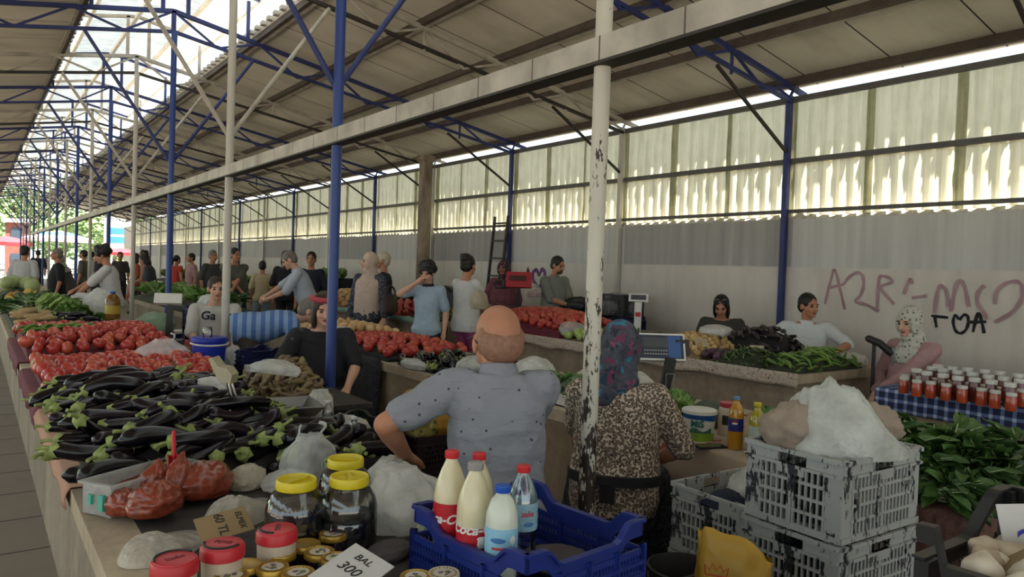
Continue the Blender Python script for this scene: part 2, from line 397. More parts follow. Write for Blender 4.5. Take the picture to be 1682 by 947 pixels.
# ridge posts with V braces
for k in range(0, 18):
    y = PY(k); b = k % 2; r = 0.036 if b else 0.034
    if k == 2: r = 0.038
    root = thing('roof_post', '', 'post', (XP, y, 0), 0, 'ridge row of roof posts')
    lab = {0: 'white steel post with badly peeling paint beside the woman in leopard print', 1: 'thick blue steel post in front of the woman in black shirt',
           2: 'white chipped steel post in front of the man in white lettered shirt', 3: 'tall blue steel post left of the seated man in white lettered shirt'}
    root['label'] = lab.get(k, ('blue' if b else 'white') + ' ridge post, ' + NUM[k // 2] + ' of its colour counted from the front')
    M = M_PEEL if k == 0 else (M_BLUE if b else M_WHITE)
    MB().tube([(0, 0, 0), (0, 0, 4.4)], r, 18).build('pole', M, root)
    MB().box((0, 0, 0.006), (0.2, 0.2, 0.012)).build('base_plate', M_DARKSTEEL, root, smooth=False)
    for s in (-1, 1):
        xe = s * 1.0; MB().tube([(0, 0.03, 2.72), (xe, 0.05, ZR(XP + xe) - 0.36)], 0.022, 8).build('brace', (M_BLUE2 if b else M_CREAM), root)
# knee braces at the wall
for k in range(0, 18):
    y = PY(k) + 0.08; x0 = XW - 0.05; x1 = XW - 1.35
    o = MB().bar((x0, y, 2.95), (x1, y, ZR(x1) - 0.33), 0.03).build('knee_brace', M_DARKSTEEL, smooth=False)
    tag(o, 'dark steel knee brace from the ' + NUM[k // 2] + (' blue' if k % 2 else ' white') + ' wall post up to the roof truss', 'brace', 'wall knee braces')
# long beam on the post row
def m_beam():
    m, t, b = newmat('boarded_beam'); tc = t.node('ShaderNodeTexCoord'); co = tc.outputs['Object']
    sp = t.node('ShaderNodeSeparateXYZ'); t.link(co, sp.inputs[0]); fr = t.math('FRACT', t.math('DIVIDE', sp.outputs[1], 0.43)); ln = t.math('LESS_THAN', fr, 0.02)
    n = t.noise(co, 4, 5); col = t.ramp(n, [(0.3, srgb('8c867e')), (0.7, srgb('bab4aa'))])
    t.link(t.mix(ln, col, srgb('544c46')), b.inputs['Base Color']); b.inputs['Roughness'].default_value = 0.7; return m
mb = MB().box((XP - 0.01, 14.6, 2.385), (0.086, 47, 0.10)); mb.box((XP - 0.01, 14.6, 2.333), (0.09, 47, 0.012), mi=1)
struct(mb.build('trim_beam', [m_beam(), M_DARKSTEEL], smooth=False))
# lantern roof: pale translucent sheets on purlins
M_LANT = m_sheet('lantern_sheet', '8d969e', 'b3bdc4', 0.13)
mb = MB()
for x0, x1 in ((0.75, XP), (XP, 3.25)):
    mb.grid(1, 28, lambda u, v: Vector((x0 + (x1 - x0) * u, YA + (YB - YA) * v, 5.30 - 0.10 * abs(x0 + (x1 - x0) * u - XP))))
struct(mb.build('ceiling_lantern', M_LANT, smooth=False))
for x in (0.8, 1.4, 2.0, 2.65, 3.2):
    struct(MB().box((x, 22, 5.26 - 0.1 * abs(x - XP)), (0.05, 56, 0.06)).build('ceiling_lantern_purlin', mat('lantern_purlin_paint', 'd6d0c4', 0.6), smooth=False))
# round stained column near the wall
p = at_X(694, 450, 7.0)
def m_col():
    m, t, b = newmat('stained_column'); tc = t.node('ShaderNodeTexCoord'); n = t.noise(t.mapping(tc.outputs['Object'], (3, 3, 0.8)), 2.2, 5)
    t.link(t.ramp(n, [(0.3, srgb('5f5142')), (0.5, srgb('7c6f5f')), (0.7, srgb('9a8c78'))]), b.inputs['Base Color']); b.inputs['Roughness'].default_value = 0.8; return m
col_o = MB().lathe([(0.13, 0), (0.13, ZR(7.0) - 0.35), (0.18, ZR(7.0) - 0.3), (0.18, ZR(7.0) - 0.22)], (7.0, p.y, 0), 20).build('round_column', m_col())
tag(col_o, 'thick round brown-stained column near the right wall', 'column')
# ================================================================= people
SKIN = {'a': mat('skin_tan', 'a87459', 0.55, var=0.08, scale=12), 'b': mat('skin_fair', 'c0937b', 0.55, var=0.08, scale=12), 'c': mat('skin_brown', '8d5f49', 0.55, var=0.08, scale=12)}
M_EYE = mat('eye_dark', '1c1512', 0.3, var=0); M_LIP = mat('lip', '8a4b43', 0.5, var=0); M_HAIRB = mat('hair_black', '17130f', 0.55, var=0.4, scale=40); M_HAIRG = mat('hair_grey', '6d655d', 0.6, var=0.3, scale=40); M_HAIRN = mat('hair_brown', '33241a', 0.6, var=0.3, scale=40)
M_SHOE = mat('shoe_dark', '1d1a19', 0.6)
V = Vector
def cap(mb, a, b, ra, rb, n=12, sx=1.0): mb.tube([a, b] if (V(a) - V(b)).length > 1e-4 else [a, V(b) + V((0, 0, 0.001))], [ra, rb], n, round_cap=True, sx=sx)
def chain(mb, pts, rs, n=12):
    for i in range(len(pts) - 1): cap(mb, pts[i], pts[i + 1], rs[i], rs[i + 1], n)
def ik(a, t, l1, l2, pole):              # two-bone reach from a to t, bending towards pole
    a, t, pole = V(a), V(t), V(pole); d = t - a; L = d.length; mx = (l1 + l2) * 0.999
    if L > mx: t = a + d * (mx / L); d = t - a; L = mx
    L = max(L, abs(l1 - l2) + 0.01); e = d / max(L, 1e-6); x = (l1 * l1 - l2 * l2 + L * L) / (2 * L); h = math.sqrt(max(l1 * l1 - x * x, 0))
    p = pole - e * pole.dot(e); p = p.normalized() if p.length > 1e-5 else V((0, 1, 0)); return a + e * x + p * h, t
def remesh(mb, vox, it=4, fac=0.5, name='skin'):
    me = mb.mesh('w', [], smooth=False)
    r = modmesh(me, ('REMESH', dict(mode='VOXEL', voxel_size=vox)), ('SMOOTH', dict(factor=fac, iterations=it))); bpy.data.meshes.remove(me); r.name = name; return r
def wrinkle(me, amp, sc, seed=0, squash=(1, 1, 1)):
    n = len(me.vertices); co = np.empty(n * 3, np.float32); no = np.empty(n * 3, np.float32)
    me.vertices.foreach_get('co', co); me.vertex_normals.foreach_get('vector', no); co = co.reshape(-1, 3); no = no.reshape(-1, 3); o = V((seed * 7.3, seed * 3.1, 0))
    d = np.array([noise.noise(V((c[0] * sc * squash[0], c[1] * sc * squash[1], c[2] * sc * squash[2])) + o) + 0.5 * noise.noise(V((c[0] * sc * 2.3, c[1] * sc * 2.3, c[2] * sc * 2.3)) + o) for c in co])
    d = -np.abs(d) + 0.35
    me.vertices.foreach_set('co', (co + no * d[:, None] * amp).ravel().astype(np.float32)); me.update()
def dress(me, name, m, root):
    me.materials.clear(); me.materials.append(m); me.shade_smooth(); return put(name, me, root)
def human(label, loc, yaw, H=1.70, skin='a', hipz=None, lean=0, side=0, twist=0, fat=1.0, wid=1.0, head=(0, 0), rh=None, lh=None, re=(0.5, -0.6, -0.5), le=(-0.5, -0.6, -0.5),
          rf=None, lf=None, knee=(0, 1, 0.25), top=None, bottom=None, skirt=None, hair=None, scarf=None, shoes=M_SHOE, vox=0.009, face=True, group=None, sleeve=0.9, collar=None, beard=None, tuck=0.0, hs=1.06, nk=0.0, coat=None, wr=0.010, sway=0.0):
    """local frame: x right, y forward, z up; metres for a person of height H."""
    k = H / 1.72; root = thing('person', label, 'person', loc, yaw, group)
    hipz = (0.90 if hipz is None else hipz / k)
    ax = Matrix.Rotation(-R_(lean), 3, 'X') @ Matrix.Rotation(R_(side), 3, 'Y'); hip = V((sway, 0, hipz))
    tw = Matrix.Rotation(R_(twist), 3, 'Z'); T = lambda x, y, z: hip + ax @ (tw @ V((x, y, 0)) * min(1, max(0, 1)) + V((0, 0, z)))
    nb = T(0, -0.015, 0.535); f = fat; w = wid
    sh = {1: T(0.165 * w, -0.01, 0.475), -1: T(-0.165 * w, -0.01, 0.475)}
    hy, hp = R_(head[0]), R_(head[1])
    axh = tw @ Matrix.Rotation(-R_(lean) * 0.45, 3, 'X') @ Matrix.Rotation(hy, 3, 'Z') @ Matrix.Rotation(-hp, 3, 'X')
    hc = nb + (ax @ V((0, 0.02 + nk * .4, 0.055 - nk))) + axh @ V((0, 0.012, 0.115)); HD = lambda x, y, z: hc + axh @ V((x, y, z))
    l1, l2 = 0.285, 0.25
    def hsc(me):                          # size of the head, eased in at the neck
        it = axh.transposed()
        for v in me.vertices:
            d = v.co - hc; q = it @ d
            if q.z > -.17 and d.length < .4:
                w_ = min(1, max(0, (q.z + .17) / .09)); v.co = hc + d * (1 + (hs - 1) * w_ * w_ * (3 - 2 * w_))
        return me
    arms = {}
    for s, tgt, pole in ((1, rh, re), (-1, lh, le)):
        tgt = V(tgt) / k if tgt is not None else sh[s] + V((0.07 * s, 0.03, -0.515)); arms[s] = (sh[s],) + ik(sh[s], tgt, l1, l2, V(pole))
    legs = {}
    for s, tgt in ((1, rf), (-1, lf)):
        h0 = hip + tw @ V((0.09 * s * w, 0, -0.02)); tgt = V(tgt) / k if tgt is not None else V((0.10 * s, 0, 0.08)); legs[s] = (h0,) + ik(h0, tgt, 0.43, 0.42, V(knee) + V((0.15 * s, 0, 0)))
    rings = [(-0.10, .145, .11, 0.0), (-0.02, .168, .125, 0.0), (0.08, .152 * f, .115 * f, 0.02 * (f - 1)), (0.18, .145 * f, .112 * f, 0.08 * (f - 1)), (0.30, .155 * f ** .5, .115 * f ** .5, 0.0), (0.40, .165, .108, -.01), (0.47, .150, .085, -.015), (0.52, .085, .06, -.015), (0.545, .055, .05, -.012)]
    def torso(mb, g, z0=-0.12, z1=0.6, fl=0.0):
        rr = [r for r in rings if z0 <= r[0] <= z1]; out = []
        for z, a, b, dy in rr:
            a2 = a * w + g + fl * max(0, 0.1 - z); b2 = b + g + fl * max(0, 0.1 - z)
            out.append([T(math.copysign(abs(math.cos(t)) ** .85, math.cos(t)) * a2, dy + math.copysign(abs(math.sin(t)) ** .9, math.sin(t)) * b2, z) for t in (2 * math.pi * j / 20 for j in range(20))])
        mb.loft(out)
    # ---- body: one continuous skin
    mb = MB(); torso(mb, 0)
    cap(mb, nb + ax @ V((0, 0, -0.03)), HD(0, -0.012, -0.05), .056, .052)
    mb.ball(HD(0, -.012, .03), (.073, .092, .088), axh, 20, 14); mb.ball(HD(0, .03, -.03), (.060, .060, .080), axh, 18, 12); mb.ball(HD(0, .052, -.078), (.040, .036, .034), axh, 14, 10)
    mb.ball(HD(0, .078, -.098), (.02, .016, .016), axh); mb.ball(HD(0, .074, .022), (.050, .018, .013), axh)
    mb.tube([HD(0, .088, .012), HD(0, .104, -.022), HD(0, .108, -.036)], [.008, .0125, .015], 8, round_cap=True)
    for s in (1, -1):
        mb.ball(HD(.077 * s, -.008, -.012), (.011, .022, .034), axh, 10, 8); mb.ball(HD(.036 * s, .064, -.036), (.022, .02, .024), axh)
        a, e, h = arms[s]; d = (h - e).normalized()
        chain(mb, [a, a.lerp(e, .35), e, e.lerp(h, .3), h], [.052, .050, .042, .043, .028])
        # hand: palm, four fingers, thumb
        u = V((0, 0, 1)) - d * d.z
        sd = (d.cross(V((0, 0, 1)))) if abs(d.z) < .9 else (axh @ V((0, 1, 0)))
        sd = (sd - d * sd.dot(d)).normalized(); nn = sd.cross(d)
        if nn.z > 0: nn = -nn
        mb.tube([h, h + d * .03, h + d * .085], [.026, .030, .033], 10, sx=1.0, round_cap=True) if vox > .0085 else None
        if vox <= .0085:
            for q in (-.021, -.007, .007, .021): cap(mb, h + sd * q * .7, h + d * .082 + sd * q * 1.1, .017, .0135)
        for i, (q, L) in enumerate(((-.030, .066), (-.010, .078), (.010, .073), (.030, .058))):
            p0 = h + d * .084 + sd * q; p1 = p0 + d * L * .5 + sd * q * .12 + nn * .006; p2 = p1 + d * L * .34 + nn * .016; p3 = p2 + d * L * .2 + nn * .018
            chain(mb, [p0, p1, p2, p3], [.0105, .0098, .009, .0078], 8)
        p0 = h + d * .03 - sd * .02 * s; p1 = h + d * .062 - sd * .05 * s + nn * .008; p2 = h + d * .095 - sd * .058 * s + nn * .014
        chain(mb, [p0, p1, p2], [.015, .0125, .0095], 8)
        a, e, h = legs[s]; chain(mb, [a, a.lerp(e, .5), e, e.lerp(h, .35), h], [.088, .075, .055, .056, .036])
        fd = tw @ V((0.12 * s, 1, 0)).normalized(); cap(mb, h + V((0, 0, -.035)), h + fd * .14 + V((0, 0, -.045)), .036, .026)
    me = hsc(remesh(mb, vox, 3)); sc = Matrix.Diagonal((k, k, k, 1)); me.transform(sc); body = dress(me, 'body', SKIN[skin], root)
    P = lambda mb_, nm, m, vx=None, it=4, wamp=0, wsc=9, seed=1, fc=.5: _piece(mb_, nm, m, root, k, vx or max(vox, .010), it, wamp, wsc, seed, fc, hsc if nm in ('hair', 'headscarf', 'beard') else None)
    # ---- clothes
    if bottom is not None:
        mb = MB(); torso(mb, .012, -0.12, 0.09)
        for s in (1, -1):
            a, e, h = legs[s]; chain(mb, [a, a.lerp(e, .5), e, e.lerp(h, .5), e.lerp(h, .93)], [.102, .092, .074, .068, .062])
        P(mb, 'trousers', bottom, wamp=wr, wsc=8, seed=2)
    if skirt is not None:
        m_, ln, fl = skirt; mb = MB(); torso(mb, .014, -0.12, 0.12)
        for s in (1, -1):
            a, e, h = legs[s]; chain(mb, [a, e, e.lerp(h, ln)], [.105, .105, .10 + fl])
        for q in (.25, .5, .75, 1):
            cap(mb, legs[1][0].lerp(legs[1][1], q), legs[-1][0].lerp(legs[-1][1], q), .10, .10)
            pa, pb = legs[1][1].lerp(legs[1][2], q * ln), legs[-1][1].lerp(legs[-1][2], q * ln); cap(mb, pa, pb, .10 + fl * q, .10 + fl * q)
        P(mb, 'skirt', m_, vx=.014, it=6, wamp=.02, wsc=7, seed=3)
    if top is not None:
        mb = MB(); torso(mb, .018, -0.12 if not tuck else -0.0, 0.53, .12 if not tuck else 0)
        for s in (1, -1):
            a, e, h = arms[s]; q = sleeve
            if q <= 1: chain(mb, [a.lerp(T(0, -.01, .46), .3), a, a.lerp(e, .3 * q), a.lerp(e, q)], [.070, .070, .071, .066])
            else: chain(mb, [a.lerp(T(0, -.01, .46), .3), a, a.lerp(e, .4), e, e.lerp(h, q - 1)], [.068, .069, .066, .057, .049])
        shirt = P(mb, 'shirt', top, wamp=wr, wsc=8, seed=4)
    if coat is not None:                  # long tunic or vest below the shirt
        m_, ln, fl = coat; mb = MB(); torso(mb, .028, -0.12, 0.5)
        a = hip + ax @ V((0, 0, -.05)); b_ = hip + V((0, 0.01, -ln)); mb.loft([[p + V(((math.cos(t)) * (.175 * w + fl * q), math.sin(t) * (.135 + fl * q), 0)) for t in (2 * math.pi * j / 20 for j in range(20))] for q, p in ((0, a), (.5, a.lerp(b_, .5)), (1, b_))])
        P(mb, 'tunic', m_, wamp=.012, wsc=8, seed=5)
    if collar is not None:
        mb = MB(); c0 = nb + ax @ V((0, 0, -.07)); c1 = nb + ax @ V((0, .004, .026))
        mb.tube([c0, c0.lerp(c1, .5), c1], [.105, .080, .067], 20); P(mb, 'collar', collar, vx=.006, it=2)
    if shoes is not None:
        for s in (1, -1):
            mb = MB(); h = legs[s][2]; fd = tw @ V((0.12 * s, 1, 0)).normalized(); cap(mb, h + V((0, 0, -.03)) - fd * .03, h + fd * .15 + V((0, 0, -.045)), .046, .034); mb.ball(h + fd * .05 + V((0, 0, -.058)), (.045, .11, .018), Matrix.Rotation(-.12 * s, 3, 'Z'))
            P(mb, 'shoe', shoes, vx=.01)
    # ---- head pieces
    if hair:
        st, hm = hair; mb = MB()
        if st == 'short':
            mb.ball(HD(0, -.020, .036), (.081, .096, .092), axh, 20, 14); mb.ball(HD(0, -.05, -.01), (.074, .062, .07), axh, 16, 10)
        elif st == 'mop':
            for i in range(16):
                t = i * 2.4; q = i / 16; mb.ball(HD(.068 * math.cos(t) * (1 - .3 * q), -.025 + .075 * math.sin(t) * (1 - .3 * q), .02 + .085 * q), .052 + .008 * math.sin(i * 5), axh, 10, 8)
            mb.ball(HD(0, -.02, .04), (.095, .105, .10), axh, 18, 12)
        elif st == 'long':
            mb.ball(HD(0, -.022, .034), (.086, .098, .096), axh, 20, 14); mb.ball(HD(0, -.06, -.08), (.085, .05, .13), axh, 16, 10)
            for s in (1, -1): mb.ball(HD(.072 * s, -.01, -.06), (.022, .045, .11), axh, 10, 8)
        elif st == 'bun':
            mb.ball(HD(0, -.020, .036), (.084, .097, .094), axh, 20, 14); mb.ball(HD(0, -.075, .085), (.062, .058, .055), axh, 14, 10); mb.ball(HD(0, -.05, -.01), (.076, .06, .07), axh, 14, 10)
            for i in range(9): mb.ball(HD(.04 * math.cos(i * .7), -.08 + .04 * math.sin(i * .7), .115), .022, axh, 8, 6)
        elif st == 'fringe':              # bald on top, hair at sides and back
            mb.ball(HD(0, -.052, -.015), (.0765, .058, .062), axh, 18, 12)
            for s in (1, -1): mb.ball(HD(.066 * s, -.035, .0), (.013, .04, .045), axh, 10, 8)
        elif st == 'ponytail':
            mb.ball(HD(0, -.022, .034), (.083, .097, .094), axh, 20, 14); chain(mb, [HD(0, -.10, .03), HD(0, -.15, -.03), HD(0, -.14, -.14)], [.035, .035, .012])
        P(mb, 'hair', hm, vx=.008, it=2, wamp=.006, wsc=45, seed=6)
    if scarf:
        m_, drape = scarf; mb = MB(); mb.ball(HD(0, -.018, .022), (.093, .104, .110), axh, 20, 14); mb.ball(HD(0, -.012, -.07), (.080, .082, .075), axh, 16, 10)
        for s in (1, -1): mb.ball(HD(.066 * s, .022, -.015), (.024, .055, .085), axh, 12, 8)
        mb.ball(HD(0, .035, -.122), (.06, .05, .035), axh, 12, 8)
        cap(mb, HD(0, -.01, -.09), nb + ax @ V((0, 0, -.0)), .085, .105)
        if drape == 'shoulders':
            mb.loft([[T(math.cos(t) * a, -.01 + math.sin(t) * b_, z) for t in (2 * math.pi * j / 20 for j in range(20))] for z, a, b_ in ((.36, .17 * w, .150), (.45, .16 * w, .135), (.53, .1, .09), (.6, .07, .07))])
        if drape == 'back':
            chain(mb, [HD(-.01, -.10, -.05), HD(-.03, -.115, -.12), HD(-.05, -.12, -.24)], [.045, .05, .055])
            chain(mb, [HD(0, -.09, 0), HD(-.045, -.12, -.07), HD(-.075, -.10, -.10)], [.05, .035, .02])
        P(mb, 'headscarf', m_, vx=.008, it=3, wamp=.011, wsc=14, seed=7)
    if beard is not None:
        mb = MB(); mb.ball(HD(0, .052, -.082), (.045, .042, .036), axh); mb.ball(HD(0, .086, -.052), (.03, .014, .007), axh); P(mb, 'beard', beard, vx=.006, it=2)
    if face:
        for s in (1, -1):
            mb = MB(); mb.ball(HD(.031 * s, .077, -.001), (.015, .011, .008), axh, 8, 6); mb.mesh; o = mb.mesh('eye', M_EYE); hsc(o).transform(sc); put('eye', o, root)
            mb = MB(); mb.ball(HD(.032 * s, .086, .020), (.021, .009, .0045), axh, 8, 6); o = mb.mesh('eyebrow', hair[1] if hair else M_HAIRB); hsc(o).transform(sc); put('eyebrow', o, root)
        mb = MB(); mb.ball(HD(0, .088, -.066), (.023, .010, .0075), axh, 10, 6); o = mb.mesh('mouth', M_LIP); hsc(o).transform(sc); put('mouth', o, root)
    root['hc'] = tuple(root.matrix_basis.to_3x3() @ (hc * k)); del root['hc']
    return root, dict(hsc=hsc, HD=HD, T=T, arms=arms, legs=legs, k=k, nb=nb, hip=hip, ax=ax)
def _piece(mb, nm, m, root, k, vx, it, wamp, wsc, seed, fc, post=None):
    me = remesh(mb, vx, it, fc, nm)
    if post: post(me)
    if wamp: wrinkle(me, wamp, wsc, seed)
    me.transform(Matrix.Diagonal((k, k, k, 1))); return dress(me, nm, m, root)
def lay(x, y, X):                          # floor point under pixel x at lateral distance X
    p = at_X(x, y, X); return V((p.x, p.y, 0))
def face_cam(p, off=0):                    # yaw that looks at the camera, turned by off degrees
    return math.atan2(p.x, -p.y) + R_(off) if False else math.atan2(-(0 - p.x), (0 - p.y)) + R_(off)
def cloth(name, col, var=0.12, scale=25, rough=0.85, bump=0.5): return mat(name, col, rough, var=var, scale=scale, bump=bump, bscale=9)
def spots(name, base, cols, scale, thr=0.42, feat='F1', rnd=1.0, dist=0.0):      # printed cloth
    m, t, b = newmat(name); tc = t.node('ShaderNodeTexCoord'); v = t.node('ShaderNodeTexVoronoi'); v.inputs['Scale'].default_value = scale; v.inputs['Randomness'].default_value = rnd
    co = tc.outputs['Object']
    if dist:
        nz = t.node('ShaderNodeTexNoise'); nz.inputs['Scale'].default_value = scale * .7; t.link(co, nz.inputs[0]); co = t.mix(dist, co, nz.outputs['Color'], 'LINEAR_LIGHT')
    t.link(co, v.inputs['Vector']); f = t.ramp(v.outputs['Distance'], [(thr, (1, 1, 1)), (thr + .03, (0, 0, 0))])
    sp = t.node('ShaderNodeSeparateColor'); t.link(v.outputs['Color'], sp.inputs[0])
    cr = t.ramp(sp.outputs[0], [(i / len(cols), srgb(c)) for i, c in enumerate(cols)], 'CONSTANT')
    t.link(t.mix(f, srgb(base), cr), b.inputs['Base Color']); b.inputs['Roughness'].default_value = .85; t.bump(t.noise(t.mapping(tc.outputs['Object'], (1, 1, 1.8)), 7, 3, .5), .55, .05); return m
def leopard():
    m, t, b = newmat('leopard_print'); tc = t.node('ShaderNodeTexCoord'); v = t.node('ShaderNodeTexVoronoi'); v.inputs['Scale'].default_value = 85; t.link(tc.outputs['Object'], v.inputs['Vector'])
    n = t.noise(tc.outputs['Object'], 110, 2)
    f = t.ramp(t.math('ADD', v.outputs['Distance'], t.math('MULTIPLY', n, .35)), [(.50, srgb('7d6a58')), (.56, srgb('2a211c')), (.72, srgb('2a211c')), (.78, srgb('b5a594'))])
    t.link(f, b.inputs['Base Color']); b.inputs['Roughness'].default_value = .8; return m
def stripes(name, a, c, per, axis=2, duty=.5):
    m, t, b = newmat(name); tc = t.node('ShaderNodeTexCoord'); sp = t.node('ShaderNodeSeparateXYZ'); t.link(tc.outputs['Object'], sp.inputs[0])
    fr = t.math('FRACT', t.math('DIVIDE', sp.outputs[axis], per)); f = t.math('GREATER_THAN', fr, duty); t.link(t.mix(f, srgb(a), srgb(c)), b.inputs['Base Color']); b.inputs['Roughness'].default_value = .85; return m
def stool(p, h, w, m, label, nm='stool'):
    r = thing(nm, label, 'stool', (p.x, p.y, 0)); MB().lathe([(0.001, h - .03), (w, h - .03), (w * 1.03, h - .015), (w, h), (0.001, h + .004)], n=24).build('seat', m, r)
    for i in range(4):
        t = math.pi / 4 + i * math.pi / 2; MB().bar((w * .62 * math.cos(t), w * .62 * math.sin(t), h - .03), (w * .85 * math.cos(t), w * .85 * math.sin(t), 0), .03).build('leg', m, r)
    return r
M_JEAN = cloth('jeans_blue', '2c3444'); M_BLK = cloth('black_cloth', '18161a', .3); M_NAVY = cloth('navy_cloth', '1d202e', .25); M_GREYC = cloth('grey_cloth', '55524f'); M_WHT = cloth('white_cloth', 'b9b7b4', .06); M_PLW = mat('white_plastic', 'c9c6bf', .45, var=.06); M_PLD = mat('dark_plastic', '231f1e', .5)
# -- seated man with bald head, grey-blue polo
def dotpolo():
    return spots('grey_blue_polo_cloth', '7e8089', ['33363f', '33363f'], 22, .10)
p = at_z(818, 700, 2.66); p.z = 0
POLO = dotpolo()
man, J = human('bald man seated with his back turned, in a grey-blue short-sleeved polo', p, R_(-30), 1.72, 'a', hipz=.60, lean=7, fat=1.12, wid=.98, hs=1.14, nk=.06, head=(14, 2), lh=(-.34, .15, .80), rh=(.06, .40, .66), le=(-.75, -.55, -.1), re=(.2, -.5, -.8),
    lf=(-.2, .55, .09), rf=(.2, .55, .09), top=POLO, bottom=M_JEAN, collar=POLO, hair=('fringe', mat('stubble_grey', '86614f', .6, var=.2, scale=60)), vox=.0068, sleeve=.74, wr=.016, face=True)
stool(p + V((0, 0, 0)), .50, .19, M_PLD, 'dark round stool under the bald man in the polo')
HD = J['HD']; mb = MB()
for s in (1, -1): mb.tube([HD(.078 * s, .07, .004), HD(.084 * s, -.002, .012), HD(.080 * s, -.035, -.008)], .0028, 6)
g = MB(); me = J['hsc'](mb.mesh('spectacles', M_PLD)); me.transform(Matrix.Diagonal((J['k'],) * 3 + (1,))); put('spectacles', me, man)
# -- woman in leopard print behind the peeling post
p = at_z(1012, 700, 3.38); p.z = 0
LEO = leopard(); SCF = spots('bright_floral_scarf', '3f4350', ['2b6f8a', '6a2f4d', '4a525e', '23364b', '7d3f5c', '4b4a55', '2a2c38', '3a3d48'], 26, .50, dist=.06)
SKT = spots('black_white_floral', '16151a', ['5a5a60', '44444b', '6b6b70'], 34, .26, dist=.15)
wom, J = human('woman seated with her back turned in leopard print blouse and bright flowered headscarf', p, R_(-48), 1.62, 'a', hipz=.50, lean=4, fat=1.20, wid=1.12, head=(-6, 6), rh=(.17, .22, .60), re=(.8, -.6, .1), lh=(-.22, .42, .56), le=(-.8, -.4, -.3),
    lf=(-.2, .5, .08), rf=(.22, .5, .08), top=LEO, skirt=(SKT, .9, .03), scarf=(SCF, 'back'), vox=.0075, sleeve=1.0, wr=.012, hair=None)
mb = MB(); T = J['T']; mb.loft([[T(math.cos(t) * .232, .004 + math.sin(t) * .196, z) for t in (2 * math.pi * j / 28 for j in range(28))] for z in (.06, .105)]); mb.box(T(-.02, -.18, .03), (.07, .03, .09))
me = mb.mesh('belt', M_BLK); me.transform(Matrix.Diagonal((J['k'],) * 3 + (1,))); put('belt', me, wom)
stool(p, .40, .19, M_PLD, 'dark stool under the woman in leopard print')
# -- woman in black t-shirt behind the blue post
p = at_z(526, 600, 5.75); p.z = 0
w2, J = human('woman seated in a black printed t-shirt behind the thick blue post', p, face_cam(p, 6), 1.64, 'b', hipz=.50, lean=9, fat=1.3, wid=1.2, head=(4, 8), rh=(.22, .38, .62), lh=(-.16, .40, .60), re=(1, -.3, -.2), le=(-1, -.3, -.2), lf=(-.22, .42, .08), rf=(.22, .42, .08),
    top=spots('black_printed_tshirt', '17151a', ['4a4a4e', '17151a', '17151a', '17151a', '17151a'], 9, .18, dist=.2), bottom=M_BLK, hair=('long', M_HAIRN), vox=.008, sleeve=.95)
mb = MB(); HD = J['HD']; mb.tube([HD(.09 * math.cos(t), -.02 + .10 * math.sin(t), .085) for t in [math.pi * i / 14 for i in range(15)]], .022, 8); me = J['hsc'](mb.mesh('headband', mat('red_headband', 'a03a44', .7))); me.transform(Matrix.Diagonal((J['k'],) * 3 + (1,))); put('headband', me, w2)
stool(p, .41, .19, mat('grey_plastic', '6c6a68', .5), 'grey plastic stool under the woman in black t-shirt')
# -- man in white lettered shirt behind the white post
p = lay(352, 560, 2.12); WSH = cloth('off_white_tshirt', 'b5b1ab', .06)
w3, J = human('young man seated in a white t-shirt with large dark lettering', p, face_cam(p, 4), 1.72, 'b', hipz=.50, lean=5, fat=1.3, wid=1.2, head=(6, 0), rh=(.16, .36, .58), lh=(-.16, .40, .58), re=(1, -.3, -.3), le=(-1, -.3, -.3), lf=(-.2, .45, .08), rf=(.2, .45, .08), top=WSH, bottom=M_BLK, hair=('short', M_HAIRN), sleeve=1.0)
Tt = J['T']; me = textmesh('Ga  m', .125, .15, .002, off=.003); me.materials.clear(); me.materials.append(M_NAVY)
for v in me.vertices: x, y, z = v.co; v.co = Tt(-x * 1.0, (.118 + .036 + .012) * 1.0 - abs(x) ** 2 * 1.6 + z, .43 + y)
for v in me.vertices: v.co = v.co * J['k']
put('lettering', me, w3)
stool(p, .41, .19, M_PLD, 'dark stool under the man in white lettered t-shirt')
# -- man bending over in a blue striped polo
p = at_z(398, 560, 7.3); p.z = 0
w4, J = human('man bending forward in a blue striped polo shirt and brown trousers', p, R_(-108), 1.72, 'b', hipz=.84, lean=82, fat=1.22, wid=1.15, head=(0, -18), rh=(.18, .52, .30), lh=(-.12, .56, .28), re=(.6, -.5, .3), le=(-.6, -.5, .3), rf=(.14, -.02, .08), lf=(-.14, .06, .08), top=stripes('blue_striped_polo', '4a6a9c', '7f97bd', .085, 1), bottom=cloth('brown_trousers', '3f3733'), hair=('short', M_HAIRG), sleeve=1.0)
# -- man in light shirt reaching over the stall
p = lay(508, 560, 4.0)
human('grey-haired man in a light blue shirt leaning and reaching to the left', p, R_(68), 1.74, 'b', lean=24, fat=1.15, wid=1.1, head=(0, 18), rh=(.1, .62, 1.02), lh=(-.16, .55, 1.0), top=cloth('light_blue_shirt', 'a3a8b2', .06), bottom=cloth('beige_trousers', '75695c'), hair=('short', M_HAIRG), sleeve=1.0, collar=cloth('light_blue_shirt', 'a3a8b2'))
